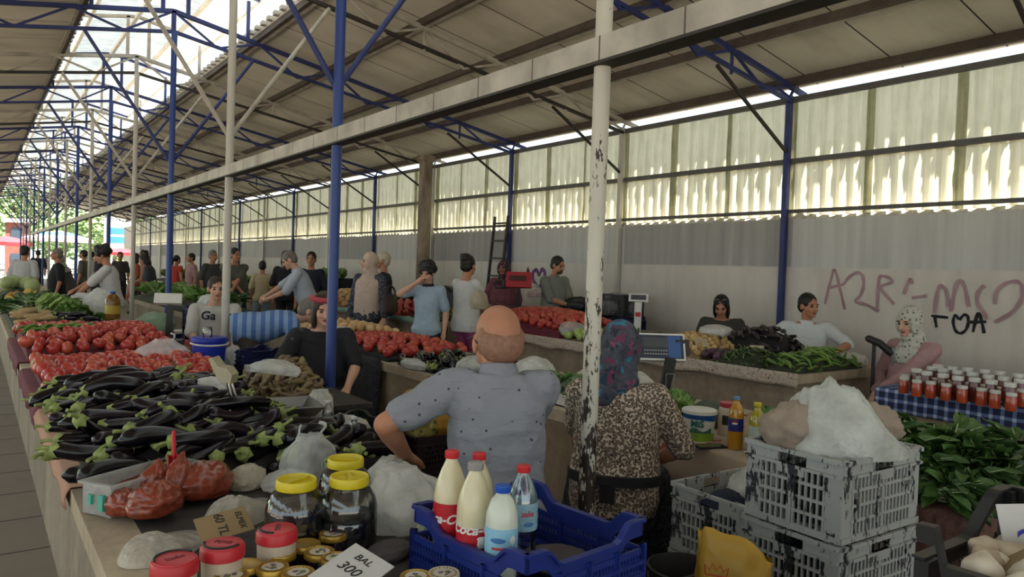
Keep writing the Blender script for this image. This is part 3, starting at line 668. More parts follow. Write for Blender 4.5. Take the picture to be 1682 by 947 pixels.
# -- woman in beige hijab with a bag
p = lay(604, 560, 4.22)
BEI = cloth('beige_tunic_cloth', 'b39f90', .07); PAT = spots('dark_patterned_sleeve_cloth', '30313c', ['6b6d78', '4c4e5c', '7a7c86'], 40, .30)
w5, J = human('woman in a beige headscarf and long beige vest over patterned sleeves', p, R_(122), 1.67, 'b', head=(-42, -2), rh=(.24, .10, .78), lh=(-.30, .10, .82), re=(.9, -.2, -.2), fat=1.1, wid=1.08, top=PAT, coat=(BEI, .42, .05), skirt=(M_BLK, .85, .0), scarf=(BEI, 'shoulders'), sleeve=1.9)
hb = thing('handbag', 'dark brown leather handbag hanging from the arm of the woman in beige headscarf', 'handbag', at_z(640, 496, 9.42)); M_LEA = mat('brown_leather', '2e1c1a', .4)
mb = MB(); mb.loft([[V((math.cos(t) * a, math.sin(t) * b_, z)) for t in (2 * math.pi * j / 16 for j in range(16))] for z, a, b_ in ((-.13, .10, .05), (-.125, .125, .06), (.0, .115, .05), (.10, .075, .02))]); mb.build('bag_body', M_LEA, hb)
for d in (-.02, .02): MB().tube([V((.075 * math.cos(t), d, .09 + .12 * math.sin(t))) for t in [math.pi * i / 12 for i in range(13)]], .008, 6).build('handle', M_LEA, hb)
p = lay(626, 560, 4.78)
human('person in a pale cap half hidden behind the woman in beige headscarf', p, R_(60), 1.70, 'a', top=M_NAVY, bottom=M_BLK, hair=('short', mat('pale_cap', 'b3a595', .7)), sleeve=1.0)
# -- boy, woman in pink trousers
p = lay(700, 560, 4.25)
w6, J = human('boy with bushy dark hair in a light blue polo, hand at his face', p, face_cam(p, -14), 1.56, 'b', head=(-8, 14), rh=(.10, .16, 1.33), re=(.8, -.1, -.7), fat=.95, top=cloth('sky_blue_polo', '95a6b4', .06), bottom=M_NAVY, hair=('mop', M_HAIRB), collar=M_NAVY, sleeve=.8)
p = lay(764, 560, 4.7)
human('woman in a white sleeveless top and pink trousers with dark hair in a bun', p, R_(-80), 1.66, 'a', head=(14, 0), rh=(.12, .34, 1.02), lh=(-.06, .34, 1.0), top=M_WHT, bottom=cloth('pink_trousers', '9c4a72'), hair=('bun', M_HAIRB), sleeve=.35, fat=1.08)
# -- sellers at the wall side
p = lay(824, 560, 6.75)
human('woman in a dark patterned headscarf and dusky pink blouse with a black checked apron', p, face_cam(p, -24), 1.66, 'c', fat=1.3, wid=1.15, head=(0, 0), rh=(.30, .22, .86), top=cloth('dusky_pink_blouse', '6d3f47', .25), skirt=(spots('black_checked_skirt', '1f2024', ['3c3e44'], 40, .3), .8, .04), scarf=(spots('dark_floral_scarf', '33212a', ['6b3f46', '2a1a22', '7a5a55'], 30, .4), 'shoulders'), sleeve=1.6)
p = lay(908, 560, 6.75)
human('man in a grey-green polo holding a plastic bag of fruit', p, face_cam(p, 42), 1.73, 'a', fat=1.2, wid=1.15, head=(10, 14), rh=(.05, .32, 1.06), lh=(-.06, .34, 1.08), top=cloth('grey_green_polo', '74776f', .08), bottom=M_NAVY, hair=('short', M_HAIRB), beard=M_HAIRN, collar=cloth('grey_green_polo', '74776f'), sleeve=1.0)
p = lay(1187, 560, 6.95)
w7, J = human('woman seated low in dark olive with sunglasses on her dark hair, looking down', p, face_cam(p, -10), 1.62, 'a', hipz=.56, lean=14, fat=1.25, wid=1.2, head=(4, 20), rh=(.16, .34, .80), lh=(-.14, .36, .78), lf=(-.2, .4, .08), rf=(.2, .4, .08), top=cloth('dark_olive_top', '3a3833'), bottom=M_BLK, hair=('long', M_HAIRB), sleeve=1.5)
mb = MB(); HD = J['HD']
for s in (1, -1): mb.ball(HD(.04 * s, .055, .105), (.034, .02, .016), None, 10, 6)
me = J['hsc'](mb.mesh('sunglasses', mat('sunglass_lens', '2a2422', .1, coat=1))); me.transform(Matrix.Diagonal((J['k'],) * 3 + (1,))); put('sunglasses', me, w7)
stool(p, .47, .19, M_PLD, 'low stool under the woman in dark olive')
p = lay(1322, 560, 6.98)
human('dark-haired man seated in a white open-necked shirt behind the long green peppers', p, face_cam(p, 10), 1.72, 'a', hipz=.55, lean=6, fat=1.2, wid=1.2, head=(32, 0), rh=(.30, .30, .74), lh=(-.24, .42, .84), re=(1, -.3, -.3), le=(-1, .0, -.4), lf=(-.2, .4, .08), rf=(.2, .4, .08), top=cloth('white_shirt', 'c5c6c6', .04), bottom=M_NAVY, hair=('short', M_HAIRB), collar=cloth('white_shirt', 'c5c6c6'), sleeve=.95)
stool(p, .46, .19, M_PLD, 'dark stool under the man in white shirt at the wall')
p = lay(1508, 560, 6.1); LSC = spots('pale_floral_scarf', 'b0aca2', ['6c705f', '8d8f80', '57584e'], 34, .30)
w8, J = human('elderly woman seated in a pink cardigan and pale flowered headscarf, turned left', p, R_(75), 1.60, 'b', hipz=.56, lean=7, fat=1.25, wid=1.12, head=(2, 8), rh=(.18, .22, .62), lh=(-.05, .42, .68), re=(.8, -.5, -.3), lf=(-.14, .45, .08), rf=(.14, .42, .08), top=cloth('pink_cardigan', 'a07c7c', .08), skirt=(spots('grey_pink_skirt', '7d736e', ['9d928c', '655c58'], 30, .3), .9, .03), scarf=(LSC, 'shoulders'), sleeve=1.9)
stool(p, .46, .2, M_PLD, 'dark stool under the elderly woman in pink')
# -- shoppers further back
def shopper(px, X, label, yaw, H, topc, botc, hair=('short', M_HAIRB), skin='a', **kw):
    q = lay(px, 440, X); return human(label, q, yaw if yaw is not None else face_cam(q), H, skin, top=topc, bottom=botc, hair=hair, vox=.012, sleeve=kw.pop('sleeve', .95), **kw)
KH = cloth('khaki_shirt', '55534a'); RED = cloth('red_top', '9c3527'); ORG = cloth('orange_dress', 'a2573a'); SAND = cloth('sand_tshirt', 'b09f7e', .05)
shopper(187, 1.62, 'man in a white t-shirt stretching his arm to the left over the stall', R_(75), 1.66, M_WHT, M_BLK, ('mop', M_HAIRB), lean=10, rh=(.0, .62, .92), lh=(-.14, .50, .90), head=(0, 14), re=(.3, -.6, -.6))
shopper(40, .80, 'man seen from behind in a loose white t-shirt at the far left', R_(-30), 1.66, cloth('white_tee_back', 'aaa9a8', .05), M_WHT, face=False, fat=1.2, wid=1.1)
shopper(94, 1.30, 'stout shopper in black beside the man in loose white t-shirt', R_(90), 1.62, M_BLK, M_BLK, ('short', M_HAIRG), fat=1.25)
shopper(116, 1.66, 'stooping person in dark top with a pale scarf over the shoulder', R_(60), 1.55, cloth('charcoal_top', '3c3938'), M_BLK, None, scarf=(cloth('grey_scarf', '8f8a85'), 'shoulders'), lean=22, sleeve=1.4)
shopper(222, 3.5, 'woman in an orange dress on the far side of the aisle', R_(80), 1.62, ORG, cloth('orange_dress', 'a2573a'), ('long', M_HAIRN))
shopper(236, 3.9, 'shopper in a brown hat behind the woman in orange', R_(100), 1.70, cloth('tan_top', '9b7b66'), M_BLK, ('mop', M_HAIRN))
shopper(251, 3.2, 'woman in dark slate t-shirt with her hair falling forward', R_(70), 1.62, cloth('slate_tshirt', '2f323b'), M_BLK, ('long', M_HAIRB), lean=12, head=(0, 20), rh=(.1, .4, .95))
shopper(290, 4.3, 'woman from behind in a red sleeveless top and black skirt', R_(-60), 1.60, RED, M_BLK, ('ponytail', M_HAIRB), sleeve=.3, face=False)
shopper(349, 4.2, 'man in dark grey top partly behind the white chipped post', R_(200), 1.72, cloth('dark_grey_top', '3c3b3c'), M_BLK, ('short', M_HAIRG), fat=1.15)
shopper(385, 3.9, 'broad man in a khaki polo standing with arms bent', R_(185), 1.74, KH, M_NAVY, fat=1.25, wid=1.2, rh=(-.02, .26, .98), lh=(.12, .28, 1.0), head=(20, 0))
shopper(431, 4.75, 'boy from behind in a sand coloured t-shirt and pale trousers', R_(-20), 1.52, SAND, cloth('pale_jeans', '8c99a6'), face=False, fat=.95)
shopper(470, 4.7, 'tall person in black with long dark hair by the wall', R_(-40), 1.72, M_BLK, cloth('dark_pattern', '2c2b2c'), ('long', M_HAIRB), face=False)
shopper(511, 4.6, 'dark-haired man just visible behind the grey-haired shopper', R_(150), 1.70, M_NAVY, M_BLK)
for px, X, lab, c, yw in ((62, 1.9, 'small figure in navy far down the hall near the red stand', M_NAVY, 0), (137, 2.4, 'far shopper in dark olive left of the man stretching over the stall', KH, 60), (150, 3.3, 'far shopper in pale top beside the one in dark olive', M_WHT, 40), (165, 3.0, 'far shopper in black behind the man stretching over the stall', M_BLK, 120), (197, 3.6, 'far shopper in charcoal near the pink umbrella', cloth('charcoal_top', '3c3938'), 170), (314, 4.5, 'far shopper in faded pink by the right wall', cloth('faded_pink', '9a7674'), 100)):
    shopper(px, X, lab, R_(yw), 1.66, c, M_BLK, face=False)
# ================================================================= counters
def m_conc(name, a, b_, seed=0):
    m, t, b = newmat(name); tc = t.node('ShaderNodeTexCoord'); co = tc.outputs['Object']
    n = t.noise(t.mapping(co, (1, 1, .35)), 2.5 + seed, 6, .6); n2 = t.noise(co, 18, 4)
    f = t.math('ADD', t.math('MULTIPLY', n, .7), t.math('MULTIPLY', n2, .3))
    t.link(t.ramp(f, [(.32, srgb(a)), (.5, tuple((x + y) / 2 for x, y in zip(srgb(a), srgb(b_)))), (.68, srgb(b_))]), b.inputs['Base Color']); b.inputs['Roughness'].default_value = .85
    t.bump(n2, .4, .01); return m
M_CONC = m_conc('stained_concrete', '6a5d50', 'a08f7a'); M_SLAB = m_conc('worn_slab', '8d7d69', 'b5a58d', 1.0)
M_CARD = m_conc('stained_cardboard', '7d6c56', 'a8967c', 2.0)
def counter(label, x0, x1, y0, y1, H, oh=.06, mbody=None, seg=2.0):
    r = thing('market_counter', label, 'counter', ((x0 + x1) / 2, (y0 + y1) / 2, 0)); w, l = x1 - x0, y1 - y0
    MB().box((0, 0, (H - .07) / 2), (w - 2 * oh, l - 2 * oh, H - .07)).build('body', mbody or M_CONC, r, smooth=False)
    mb = MB(); n = max(1, int(l / seg)); s = l / n
    for i in range(n): mb.box((0, -l / 2 + s * (i + .5), H - .035), (w, s - .006, .07))
    mb.build('slab', M_SLAB, r, smooth=False); return r
H1, H2, H3 = .67, .67, .78
counter('long low concrete counter in front carrying the eggplants and tomatoes', .29, 1.42, .45, 15.6, H1, .05)
counter('middle concrete counter behind the man in the polo, with cardboard and cloth front', 2.87, 4.0, 1.17, 8.9, H2, .03, M_CARD)
counter('concrete counter along the wall with peppers and potatoes, brown stained front', 5.08, 6.35, 3.2, 8.0, H3, .03)
counter('concrete counter beyond the wheeled trolley, with green plastic along its edge', 5.0, 6.3, 8.5, 14.5, H3, .03)
counter('counter with a blue checked cloth carrying the jars', 5.08, 6.05, .3, 2.58, H3, .03, M_CARD)
counter('far counter of produce between the two post rows', 2.6, 3.6, 11.2, 17, H2, .03)
counter('far counter near the right wall in front of the shoppers', 4.9, 6.2, 16, 28, H3, .03)
counter('farthest low counter at the end of the front row', .3, 1.5, 20.0, 30, H1, .03)
# ================================================================= produce prototypes
def proto(o): o.location = (0, 0, -50); return o
USED = set()
def place(pr, loc, rot=(0, 0, 0), sc=1.0, label=None, group=None):
    if id(pr) not in USED and False: pass
    return dup(pr, loc, rot, label, sc, group)
GONE = []
def m_skin(name, cols, rough=.3, scale=5, bump=0.0):
    m, t, b = newmat(name); tc = t.node('ShaderNodeTexCoord'); oi = t.node('ShaderNodeObjectInfo'); n = t.noise(tc.outputs['Object'], scale * 6, 2)
    f = t.math('ADD', t.math('MULTIPLY', n, .45), t.math('MULTIPLY', oi.outputs['Random'], .75))
    t.link(t.ramp(f, [(.1 + .8 * i / max(1, len(cols) - 1), srgb(c)) for i, c in enumerate(cols)]), b.inputs['Base Color']); b.inputs['Roughness'].default_value = rough
    if bump: t.bump(t.noise(tc.outputs['Object'], 90, 3), bump, .003)
    return m
M_TOM = m_skin('tomato_skin', ['8e211c', 'a32c25', 'ab3a2c', 'b55238'], .28); M_CAL = mat('calyx_green', '7f8a4c', .6, var=.3, scale=60)
M_EGG = m_skin('eggplant_skin', ['09070b', '0c090f', '100b12', '180d18'], .22); M_EGG.node_tree.nodes['Principled BSDF'].inputs['Specular IOR Level'].default_value = .35
M_PEP = m_skin('green_pepper_skin', ['3f5c22', '55772c', '6d8c3a'], .3); M_PEPD = m_skin('dark_pepper_skin', ['26401c', '355524', '47692f'], .3)
M_POT = m_skin('potato_skin', ['9c7c4c', 'b08f5b', 'c1a26c'], .7, bump=.3); M_ONI = m_skin('onion_skin', ['a97c4a', 'c19a66', 'd0b083'], .4)
M_APP = m_skin('pale_green_fruit_skin', ['7d9544', '98ad5a', 'b4bd70'], .35); M_CAR = m_skin('carrot_skin', ['b2552a', 'c4683a'], .5)
M_PCA = m_skin('purple_carrot_skin', ['1d161a', '2a1f24', '33272b'], .6); M_BEE = m_skin('beet_skin', ['35202b', '45293a', '543348'], .5)
M_MEL = m_skin('melon_skin', ['b0812c', 'c39a3c', 'c7a74c', '9d7526'], .5, bump=.3); M_ZUC = m_skin('brown_squash_skin', ['8a6c42', '9c7d50', 'a98d61'], .5)
M_LEAF = m_skin('leaf_green', ['1c3014', '2a451c', '3a5826', '4a6a30'], .5, 8); M_LEAFL = m_skin('leaf_light', ['55752f', '74954a', '93ab62'], .5, 8); M_STALK = mat('stalk_pale', 'a8b98a', .5, var=.2)
def tom_fn(seed):
    def fn(p, d):
        a = math.atan2(d.y, d.x); q = 1 + .035 * math.cos(5 * a + seed) * (1 - d.z * d.z) ** .5 + .02 * math.sin(3 * a + 2 * seed); z = p.z * (.82 if d.z > 0 else .78) - .22 * p.length * math.exp(-((1 - d.z) / .06)) * .6
        return V((p.x * q, p.y * q, z))
    return fn
def simple(name, cat, me): o = put(name, me); tag(o, 'x', cat); GONE.append(o); return o
TOM = []
for i in range(3):
    o = simple('tomato', 'tomato', MB().ball((0, 0, 0), .037, None, 16, 12, fn=tom_fn(i)).mesh('tomato', M_TOM, angle=80)); TOM.append(o)
TOMC = []
for i in range(2):
    o = simple('tomato', 'tomato', MB().ball((0, 0, 0), .038, None, 16, 12, fn=tom_fn(i + 5)).mesh('tomato', M_TOM, angle=80)); mb = MB()
    for j in range(5):
        t = j * 1.2566; mb.bar((0, 0, .024), (.016 * math.cos(t), .016 * math.sin(t), .030), .004, .0016)
    mb.tube([(0, 0, .022), (.003, 0, .036)], .002, 6); mb.build('calyx', M_CAL, o, smooth=False); TOMC.append(o)
PLUM = simple('plum_tomato', 'tomato', MB().ball((0, 0, 0), (.034, .034, .030), None, 12, 8).mesh('plum_tomato', M_TOM, angle=80))
def eggplant(seed):
    rd = random.Random(seed); L = rd.uniform(.20, .29); bend = rd.uniform(-.06, .06); R = rd.uniform(.030, .040); mb = MB(); n = 12
    ts = [i / n for i in range(n + 1)]; ax_ = lambda t: V((L * (t - .5), bend * 4 * t * (1 - t), 0)); rr = [R * (.66 + .34 * t) * min(1, math.sqrt(max(0, 1 - ((t - .82) / .185) ** 2)) if t > .82 else 1) + .0006 for t in ts]
    mb.tube([ax_(t) for t in ts], rr, 14); o = simple('eggplant', 'eggplant', mb.mesh('eggplant', M_EGG, angle=70))
    c = MB(); r0 = rr[0]; st = ax_(0); d = (ax_(0) - ax_(.1)).normalized(); a, b = frame_of(d)
    vs = []; m_ = 10; 
    for j in range(m_):
        t = 2 * math.pi * j / m_; rr2 = r0 * 1.12; ln = .024 if j % 2 else .008
        vs.append(st + d * .004 + (a * math.cos(t) + b * math.sin(t)) * r0 * 1.03); vs.append(st - d * ln + (a * math.cos(t) + b * math.sin(t)) * (r0 * 1.13 + (.004 if j % 2 else 0)))
    vs.append(st + d * .012); fs = [(2 * j, 2 * j + 1, 2 * ((j + 1) % m_) + 1, 2 * ((j + 1) % m_)) for j in range(m_)] + [(2 * m_, 2 * j, 2 * ((j + 1) % m_)) for j in range(m_)]
    c.add(vs, fs); c.tube([st + d * .006, st + d * .025, st + d * .05 + b * rd.uniform(-.012, .012) + a * .008], [.008, .0065, .0075], 7); c.build('calyx', M_CAL, o, angle=60); return o
EGG = [eggplant(i) for i in range(8)]
def pod(name, cat, L, R, m, bend_=.02, tip=.15, stem=True, seed=0, n=8):
    mb = MB(); ts = [i / 8 for i in range(9)]; mb.tube([V((L * (t - .5), bend_ * 4 * t * (1 - t), 0)) for t in ts], [R * (.55 + .45 * min(1, t * 5)) * (1 - (1 - tip) * max(0, (t - .35) / .65) ** 1.6) for t in ts], n, mi=0)
    if stem: mb.tube([V((-L / 2, 0, 0)), V((-L / 2 - .02, -.004, .003))], [.0045, .0035], 5, mi=1)
    return simple(name, cat, mb.mesh(name, [m, M_CAL], angle=70))
PEP = [pod('green_pepper', 'pepper', .17, .013, M_PEP, b_) for b_ in (-.03, .012, .04)]; PEPD = [pod('green_bean', 'bean', .13, .007, M_PEPD, b_, .4) for b_ in (-.02, .015)]
PCA = [pod('purple_carrot', 'carrot', .24, .020, M_PCA, b_, .2) for b_ in (-.02, .02)]; CAR = [pod('carrot', 'carrot', .15, .016, M_CAR, .006, .15)]
def lump(name, cat, r, m, seed, fac=.12):
    def fn(p, d): return p * (1 + fac * noise.noise(d * 1.7 + V((seed, 0, 0))))
    return simple(name, cat, MB().ball((0, 0, 0), r, None, 12, 8, fn=fn).mesh(name, m, angle=80))
POT = [lump('potato', 'potato', (.045, .032, .029), M_POT, i * 3.3, .2) for i in range(3)]; APP = [lump('pale_green_pepper', 'pepper', (.042, .040, .045), M_APP, i * 2.1, .15) for i in range(2)]
BEET = [lump('beet', 'beet', .042, M_BEE, 1.2, .12)]; MEL = [lump('melon', 'melon', (.085, .065, .062), M_MEL, i, .06) for i in range(2)]; SQU = [lump('squash', 'squash', (.10, .034, .032), M_ZUC, i, .08) for i in range(2)]
def onion_fn(p, d): q = 1 - .25 * max(0, d.z) ** 6; return V((p.x * q, p.y * q, p.z * (1 + .35 * max(0, d.z) ** 12)))
ONI = [simple('onion', 'onion', MB().ball((0, 0, 0), .036, None, 12, 10, fn=onion_fn).mesh('onion', M_ONI, angle=80))]
def leafblade(mb, base, d, L, wd, droop, rd, mi=0, ruffle=.25):
    d = V(d).normalized(); a, b = frame_of(d); tw = rd.uniform(-.8, .8); a = (Matrix.Rotation(tw, 3, d) @ a); b = d.cross(a) * -1
    def f(u, v):
        x = (u - .5) * wd * math.sin(math.pi * min(1, .12 + v * .88)) ** .6 * (1 if v < 1 else .1)
        p = base + d * L * v + a * x + V((0, 0, -droop * L * v * v)) + b * (abs(u - .5) * .35 * wd + ruffle * wd * .3 * math.sin(v * 11 + u * 5 + tw * 9)); return p
    mb.grid(4, 6, f, mi)
def bunch(name, cat, L, n, wd, seed, mleaf, stalk=.35, spread=.5, droop=.25):
    rd = random.Random(seed); o = bpy.data.objects.new(name, None); C.objects.link(o); tag(o, 'x', cat); GONE.append(o); lm, sm = MB(), MB()
    for i in range(n):
        d = V((1, rd.uniform(-spread, spread), rd.uniform(-.05, spread))); d.normalize(); b0 = V((0, rd.uniform(-.03, .03), rd.uniform(0, .05))); q = rd.uniform(.75, 1.1)
        sm.tube([b0, b0 + d * L * stalk * q, b0 + d * L * (stalk + .4) * q - V((0, 0, droop * L * .1))], [.005, .004, .0015], 5); leafblade(lm, b0 + d * L * stalk * q * .8, d + V((0, rd.uniform(-.2, .2), 0)), L * (1 - stalk * .8) * q, wd * rd.uniform(.7, 1.2), droop * rd.uniform(.3, 1.3), rd)
    lm.build('leaves', mleaf, o, angle=80); sm.build('stalks', M_STALK, o); return o
CHARD = [bunch('leaf_bunch', 'greens', .24, 26, .075, i, M_LEAF, .25, .7, .5) for i in range(4)]; HERB = [bunch('herb_bunch', 'greens', .24, 34, .035, 20 + i, M_LEAF, .4, .5) for i in range(2)]; LETT = [bunch('lettuce', 'greens', .22, 18, .11, 40 + i, M_LEAFL, .2, .7, .1) for i in range(2)]
# ================================================================= heaps
def bil(q, u, v): return (q[0] * (1 - u) + q[1] * u) * (1 - v) + (q[3] * (1 - u) + q[2] * u) * v
def mound(name, label, q, hf, m, H, cat='cloth', nu=20, nv=20, th=.004, over=None, kind=None, group=None):
    mb = MB(); f = lambda u, v: (lambda p: V((p.x, p.y, H + .003 + hf(u, v))))(bil(q, u, v)); mb.grid(nu, nv, f)
    n = len(mb.v); ring = [(i / nu, 0) for i in range(nu)] + [(1, j / nv) for j in range(nv)] + [(1 - i / nu, 1) for i in range(nu)] + [(0, 1 - j / nv) for j in range(nv)]
    vs = []
    for u, v in ring: p = bil(q, u, v); vs += [V((p.x, p.y, H + .003 + hf(u, v))), V((p.x, p.y, H + .001))]
    k = len(ring); mb.add(vs, [(2 * i, 2 * i + 1, (2 * i + 3) % (2 * k), (2 * i + 2) % (2 * k)) for i in range(k)])
    o = mb.build(name, m, angle=60); tag(o, label, cat, group, kind); return o
def heap(protos, q, hf, H, pitch, r, label, group, rd, rot='any', layers=1, jit=.25, smin=.88, smax=1.1, yaw=None, tilt=.2, keep=None, lim=330):
    eu = ((q[1] - q[0]).length + (q[2] - q[3]).length) / 2; ev = ((q[3] - q[0]).length + (q[2] - q[1]).length) / 2; px, py = pitch if hasattr(pitch, '__len__') else (pitch, pitch); out = []
    for l in range(layers):
        nu, nv = max(1, int(eu / px)), max(1, int(ev / (py * .87)))
        for j in range(nv):
            for i in range(nu):
                u = (i + .5 + (.5 if (j + l) % 2 else 0) - .25 + rd.uniform(-jit, jit)) / nu; v = (j + .5 + rd.uniform(-jit, jit)) / nv
                if not (0 <= u <= 1 and 0 <= v <= 1): continue
                if keep and not keep(u, v, l): continue
                p = bil(q, u, v); z = H + hf(u, v) + r * (.95 + 1.35 * l) + rd.uniform(0, r * .25)
                if rot == 'any': ro = (rd.uniform(0, 6), rd.uniform(0, 6), rd.uniform(0, 6))
                elif rot == 'up': ro = (rd.uniform(-.6, .6), rd.uniform(-.6, .6), rd.uniform(0, 6))
                else:
                    e = .03; gu = (hf(min(1, u + e), v) - hf(max(0, u - e), v)); ro = (rd.uniform(0, 6) if 'roll' in rot else rd.uniform(-.2, .2), rd.uniform(-tilt, tilt), yaw + rd.uniform(-.35, .35) + (math.pi if rd.random() < .35 and 'flip' in rot else 0))
                out.append(dup(rd.choice(protos), (p.x, p.y, z), ro, label, rd.uniform(smin, smax), group))
                if len(out) >= lim: return out
    return out
def dome(h, pu=1.0, pv=1.0, floor=0.0): return lambda u, v: floor + h * max(0, math.sin(math.pi * min(1, max(0, u)))) ** pu * max(0, math.sin(math.pi * min(1, max(0, v)))) ** pv
def quad(x0, x1, y0, y1, ang=0):
    return [V((x0, y0, 0)), V((x1, y0, 0)), V((x1, y1, 0)), V((x0, y1, 0))]
M_MAR = cloth('maroon_cloth', '5e1f2c', .15); M_SAL = cloth('salmon_cloth', 'a98069', .12); M_BRD = mat('brown_board', '7c6650', .8, var=.25)
rd = random.Random(11)
# -- front counter: two tomato heaps on maroon cloths, tomatoes individually
def drape(label, m, x0, x1, y0, y1, H, hang, side=-1, name='table_cloth', nz=.012):   # cloth over a counter's long edge
    mb = MB(); n = 24; xs = [(x1, H + .004), ((x0 + x1) / 2, H + .005), (x0, H + .006), (x0 + side * .012, H - .012), (x0 + side * .018, H - hang * .5), (x0 + side * .012, H - hang)]
    mb.grid(n, 5, lambda u, v: (lambda a: V((a[0] + side * nz * (1 if v > .5 else 0) * noise.noise(V((u * 9, v * 2, y0))) , y0 + (y1 - y0) * u, a[1] + (.03 * noise.noise(V((u * 7, 3, y0))) if v == 1 else .004 * noise.noise(V((u * 14, v * 6, y0))) ** 2))))(xs[int(round(v * 5))]))
    me = mb.mesh(name, m, angle=80); me = modmesh(me, ('SOLIDIFY', dict(thickness=.003, offset=1.0))); o = put(name, me); return tag(o, label, 'cloth')
drape('maroon cloth under the nearer tomato heap, hanging over the counter edge', M_MAR, .29, 1.38, 4.62, 6.30, H1, .10)
drape('maroon cloth under the farther tomato heap with green peppers', M_MAR, .29, 1.38, 6.66, 8.7, H1, .10)
drape('salmon cloth under the heap of eggplants, hanging over the counter edge', M_SAL, .29, 1.36, 3.0, 4.62, H1, .07)
def board(label, q, m=M_BRD): return mound('display_board', label, q, dome(.0), m, H1, 'board')
q = quad(.345, 1.34, 4.60, 6.28); hf = lambda u, v: .012 + .05 * math.sin(math.pi * v) ** .6 * (.5 + .5 * u)
mound('tomato_liner', 'red sheet bedding the nearer tomato heap beside the eggplants', q, hf, M_MAR, H1 + .008, 'liner')
heap(TOM + TOM + TOMC, q, hf, H1 + .012, .112, .044, 'ripe red tomato in the nearer heap between eggplants and brown board', 'tomatoes in the nearer heap', rd, jit=.3, smin=1.15, smax=1.5, lim=190)
q = quad(.345, 1.36, 6.72, 8.6); hf2 = lambda u, v: .02 + .10 * math.sin(math.pi * v) ** .7
mound('tomato_liner', 'red sheet bedding the farther tomato heap beyond the brown board', q, hf2, M_MAR, H1 + .008, 'liner')
nt = heap(TOM, q, hf2, H1 + .012, .125, .044, 'red tomato in the farther heap beyond the brown board', 'tomatoes in the farther heap', rd, jit=.32, smin=1.25, smax=1.6, keep=lambda u, v, l: not (.30 < v - .35 * u < .52 and u < .62), lim=150)
qs = [V((.36, 7.30, 0)), V((.99, 7.75, 0)), V((.99, 8.05, 0)), V((.36, 7.62, 0))]
heap(PEP, qs, lambda u, v: .155, H1 + .02, (.10, .035), .014, 'long light green pepper lying in the strip across the far tomatoes', 'peppers across the tomatoes', rd, rot='rollflip', yaw=.6, lim=50)
o = MB().box((.86, 6.48, H1 + .006), (1.0, .30, .012)).build('display_board', M_BRD, smooth=False); tag(o, 'bare brown board between the two tomato heaps', 'board')
# -- eggplants
qe = quad(.35, 1.20, 2.82, 4.66); he = lambda u, v: .012 + .135 * math.sin(math.pi * (.10 + .9 * u)) ** .8 * math.sin(math.pi * v) ** .45
mound('eggplant_liner', 'dark cloth hidden under the heap of eggplants', qe, he, cloth('dark_liner', '1b171a'), H1 + .006, 'liner')
heap(EGG, qe, he, H1 + .01, (.21, .072), .032, 'glossy black eggplant with green calyx in the big front heap', 'eggplants in the front heap', rd, rot='rollflip', yaw=.35, tilt=.22, jit=.3, lim=200)
heap(EGG, qe, lambda u, v: he(u, v) + .035, H1 + .01, (.25, .11), .032, 'glossy black eggplant with green calyx in the big front heap', 'eggplants in the front heap', rd, rot='rollflip', yaw=.15, tilt=.3, jit=.45, lim=90, smin=.95, smax=1.12)
qe2 = [V((1.06, 2.62, 0)), V((1.36, 2.55, 0)), V((1.40, 3.10, 0)), V((1.14, 3.25, 0))]
heap(EGG, qe2, lambda u, v: .05 + .05 * math.sin(math.pi * u), H1, (.2, .06), .026, 'dark purple eggplant in the small heap under the metal scale tray', 'eggplants below the scale tray', rd, rot='rollflip', yaw=.5, tilt=.25, lim=40)
mound('eggplant_liner', 'dark bag hidden under the small heap of eggplants by the scale', qe2, lambda u, v: .04 + .05 * math.sin(math.pi * u), cloth('dark_liner', '1b171a'), H1, 'liner')
# -- front counter, far part: greens, squash, melons
def on1(px, py, H=H1): return at_h(px, py, H)
qz = quad(.34, .80, 8.75, 9.7); mound('green_liner', 'dark tray under the small dark eggplants and greens', quad(.34, 1.36, 8.75, 13.6), lambda u, v: .02 + .12 * math.sin(math.pi * min(1, .15 + u)) ** 1.0, cloth('dark_green_liner', '2c3322'), H1, 'liner')
gz = lambda x: H1 + .02 + .12 * math.sin(math.pi * min(1, .15 + (x - .34) / 1.02))
for i in range(26):
    x, y = rd.uniform(.75, 1.3), rd.uniform(8.85, 9.7); dup(rd.choice(EGG), (x, y, gz(x) + .03 + rd.uniform(0, .05)), (rd.uniform(0, 6), rd.uniform(-.2, .2), rd.uniform(-.4, .6)), 'small dark eggplant in the patch between tomatoes and greens', .62, 'small eggplants behind the tomatoes')
for i in range(22):
    x, y = rd.uniform(.40, .72), rd.uniform(8.9, 10.6); dup(rd.choice(SQU), (x, y, gz(x) + .035), (rd.uniform(0, 6), 0, rd.uniform(-.5, .5)), 'pale brown squash lying at the counter edge behind the tomatoes', .9, 'squashes on the front counter')
for i in range(26):
    x, y = rd.uniform(.60, 1.32), rd.uniform(9.7, 12.2); dup(rd.choice(LETT + HERB), (x, y, gz(x) + .02), (rd.uniform(-.2, .2), rd.uniform(-.5, 0), rd.uniform(0, 6)), 'bunch of pale green leaves in the heap behind the small eggplants', rd.uniform(.9, 1.3), 'greens on the front counter')
for i in range(14):
    x, y = rd.uniform(.38, .7), rd.uniform(10.6, 12.6); dup(rd.choice(HERB), (x, y, gz(x) + .02), (rd.uniform(-.2, .2), rd.uniform(-.5, 0), rd.uniform(0, 6)), 'dark herb bunch at the counter edge before the melons', rd.uniform(.9, 1.2), 'herbs on the front counter')
for i in range(10):
    x, y = rd.uniform(.55, .8), rd.uniform(11.0, 11.8); dup(rd.choice(PEP), (x, y, gz(x) + .09), (rd.uniform(0, 6), 0, rd.uniform(0, 3)), 'red tinged pepper among the greens', 1.0, 'peppers among the greens')
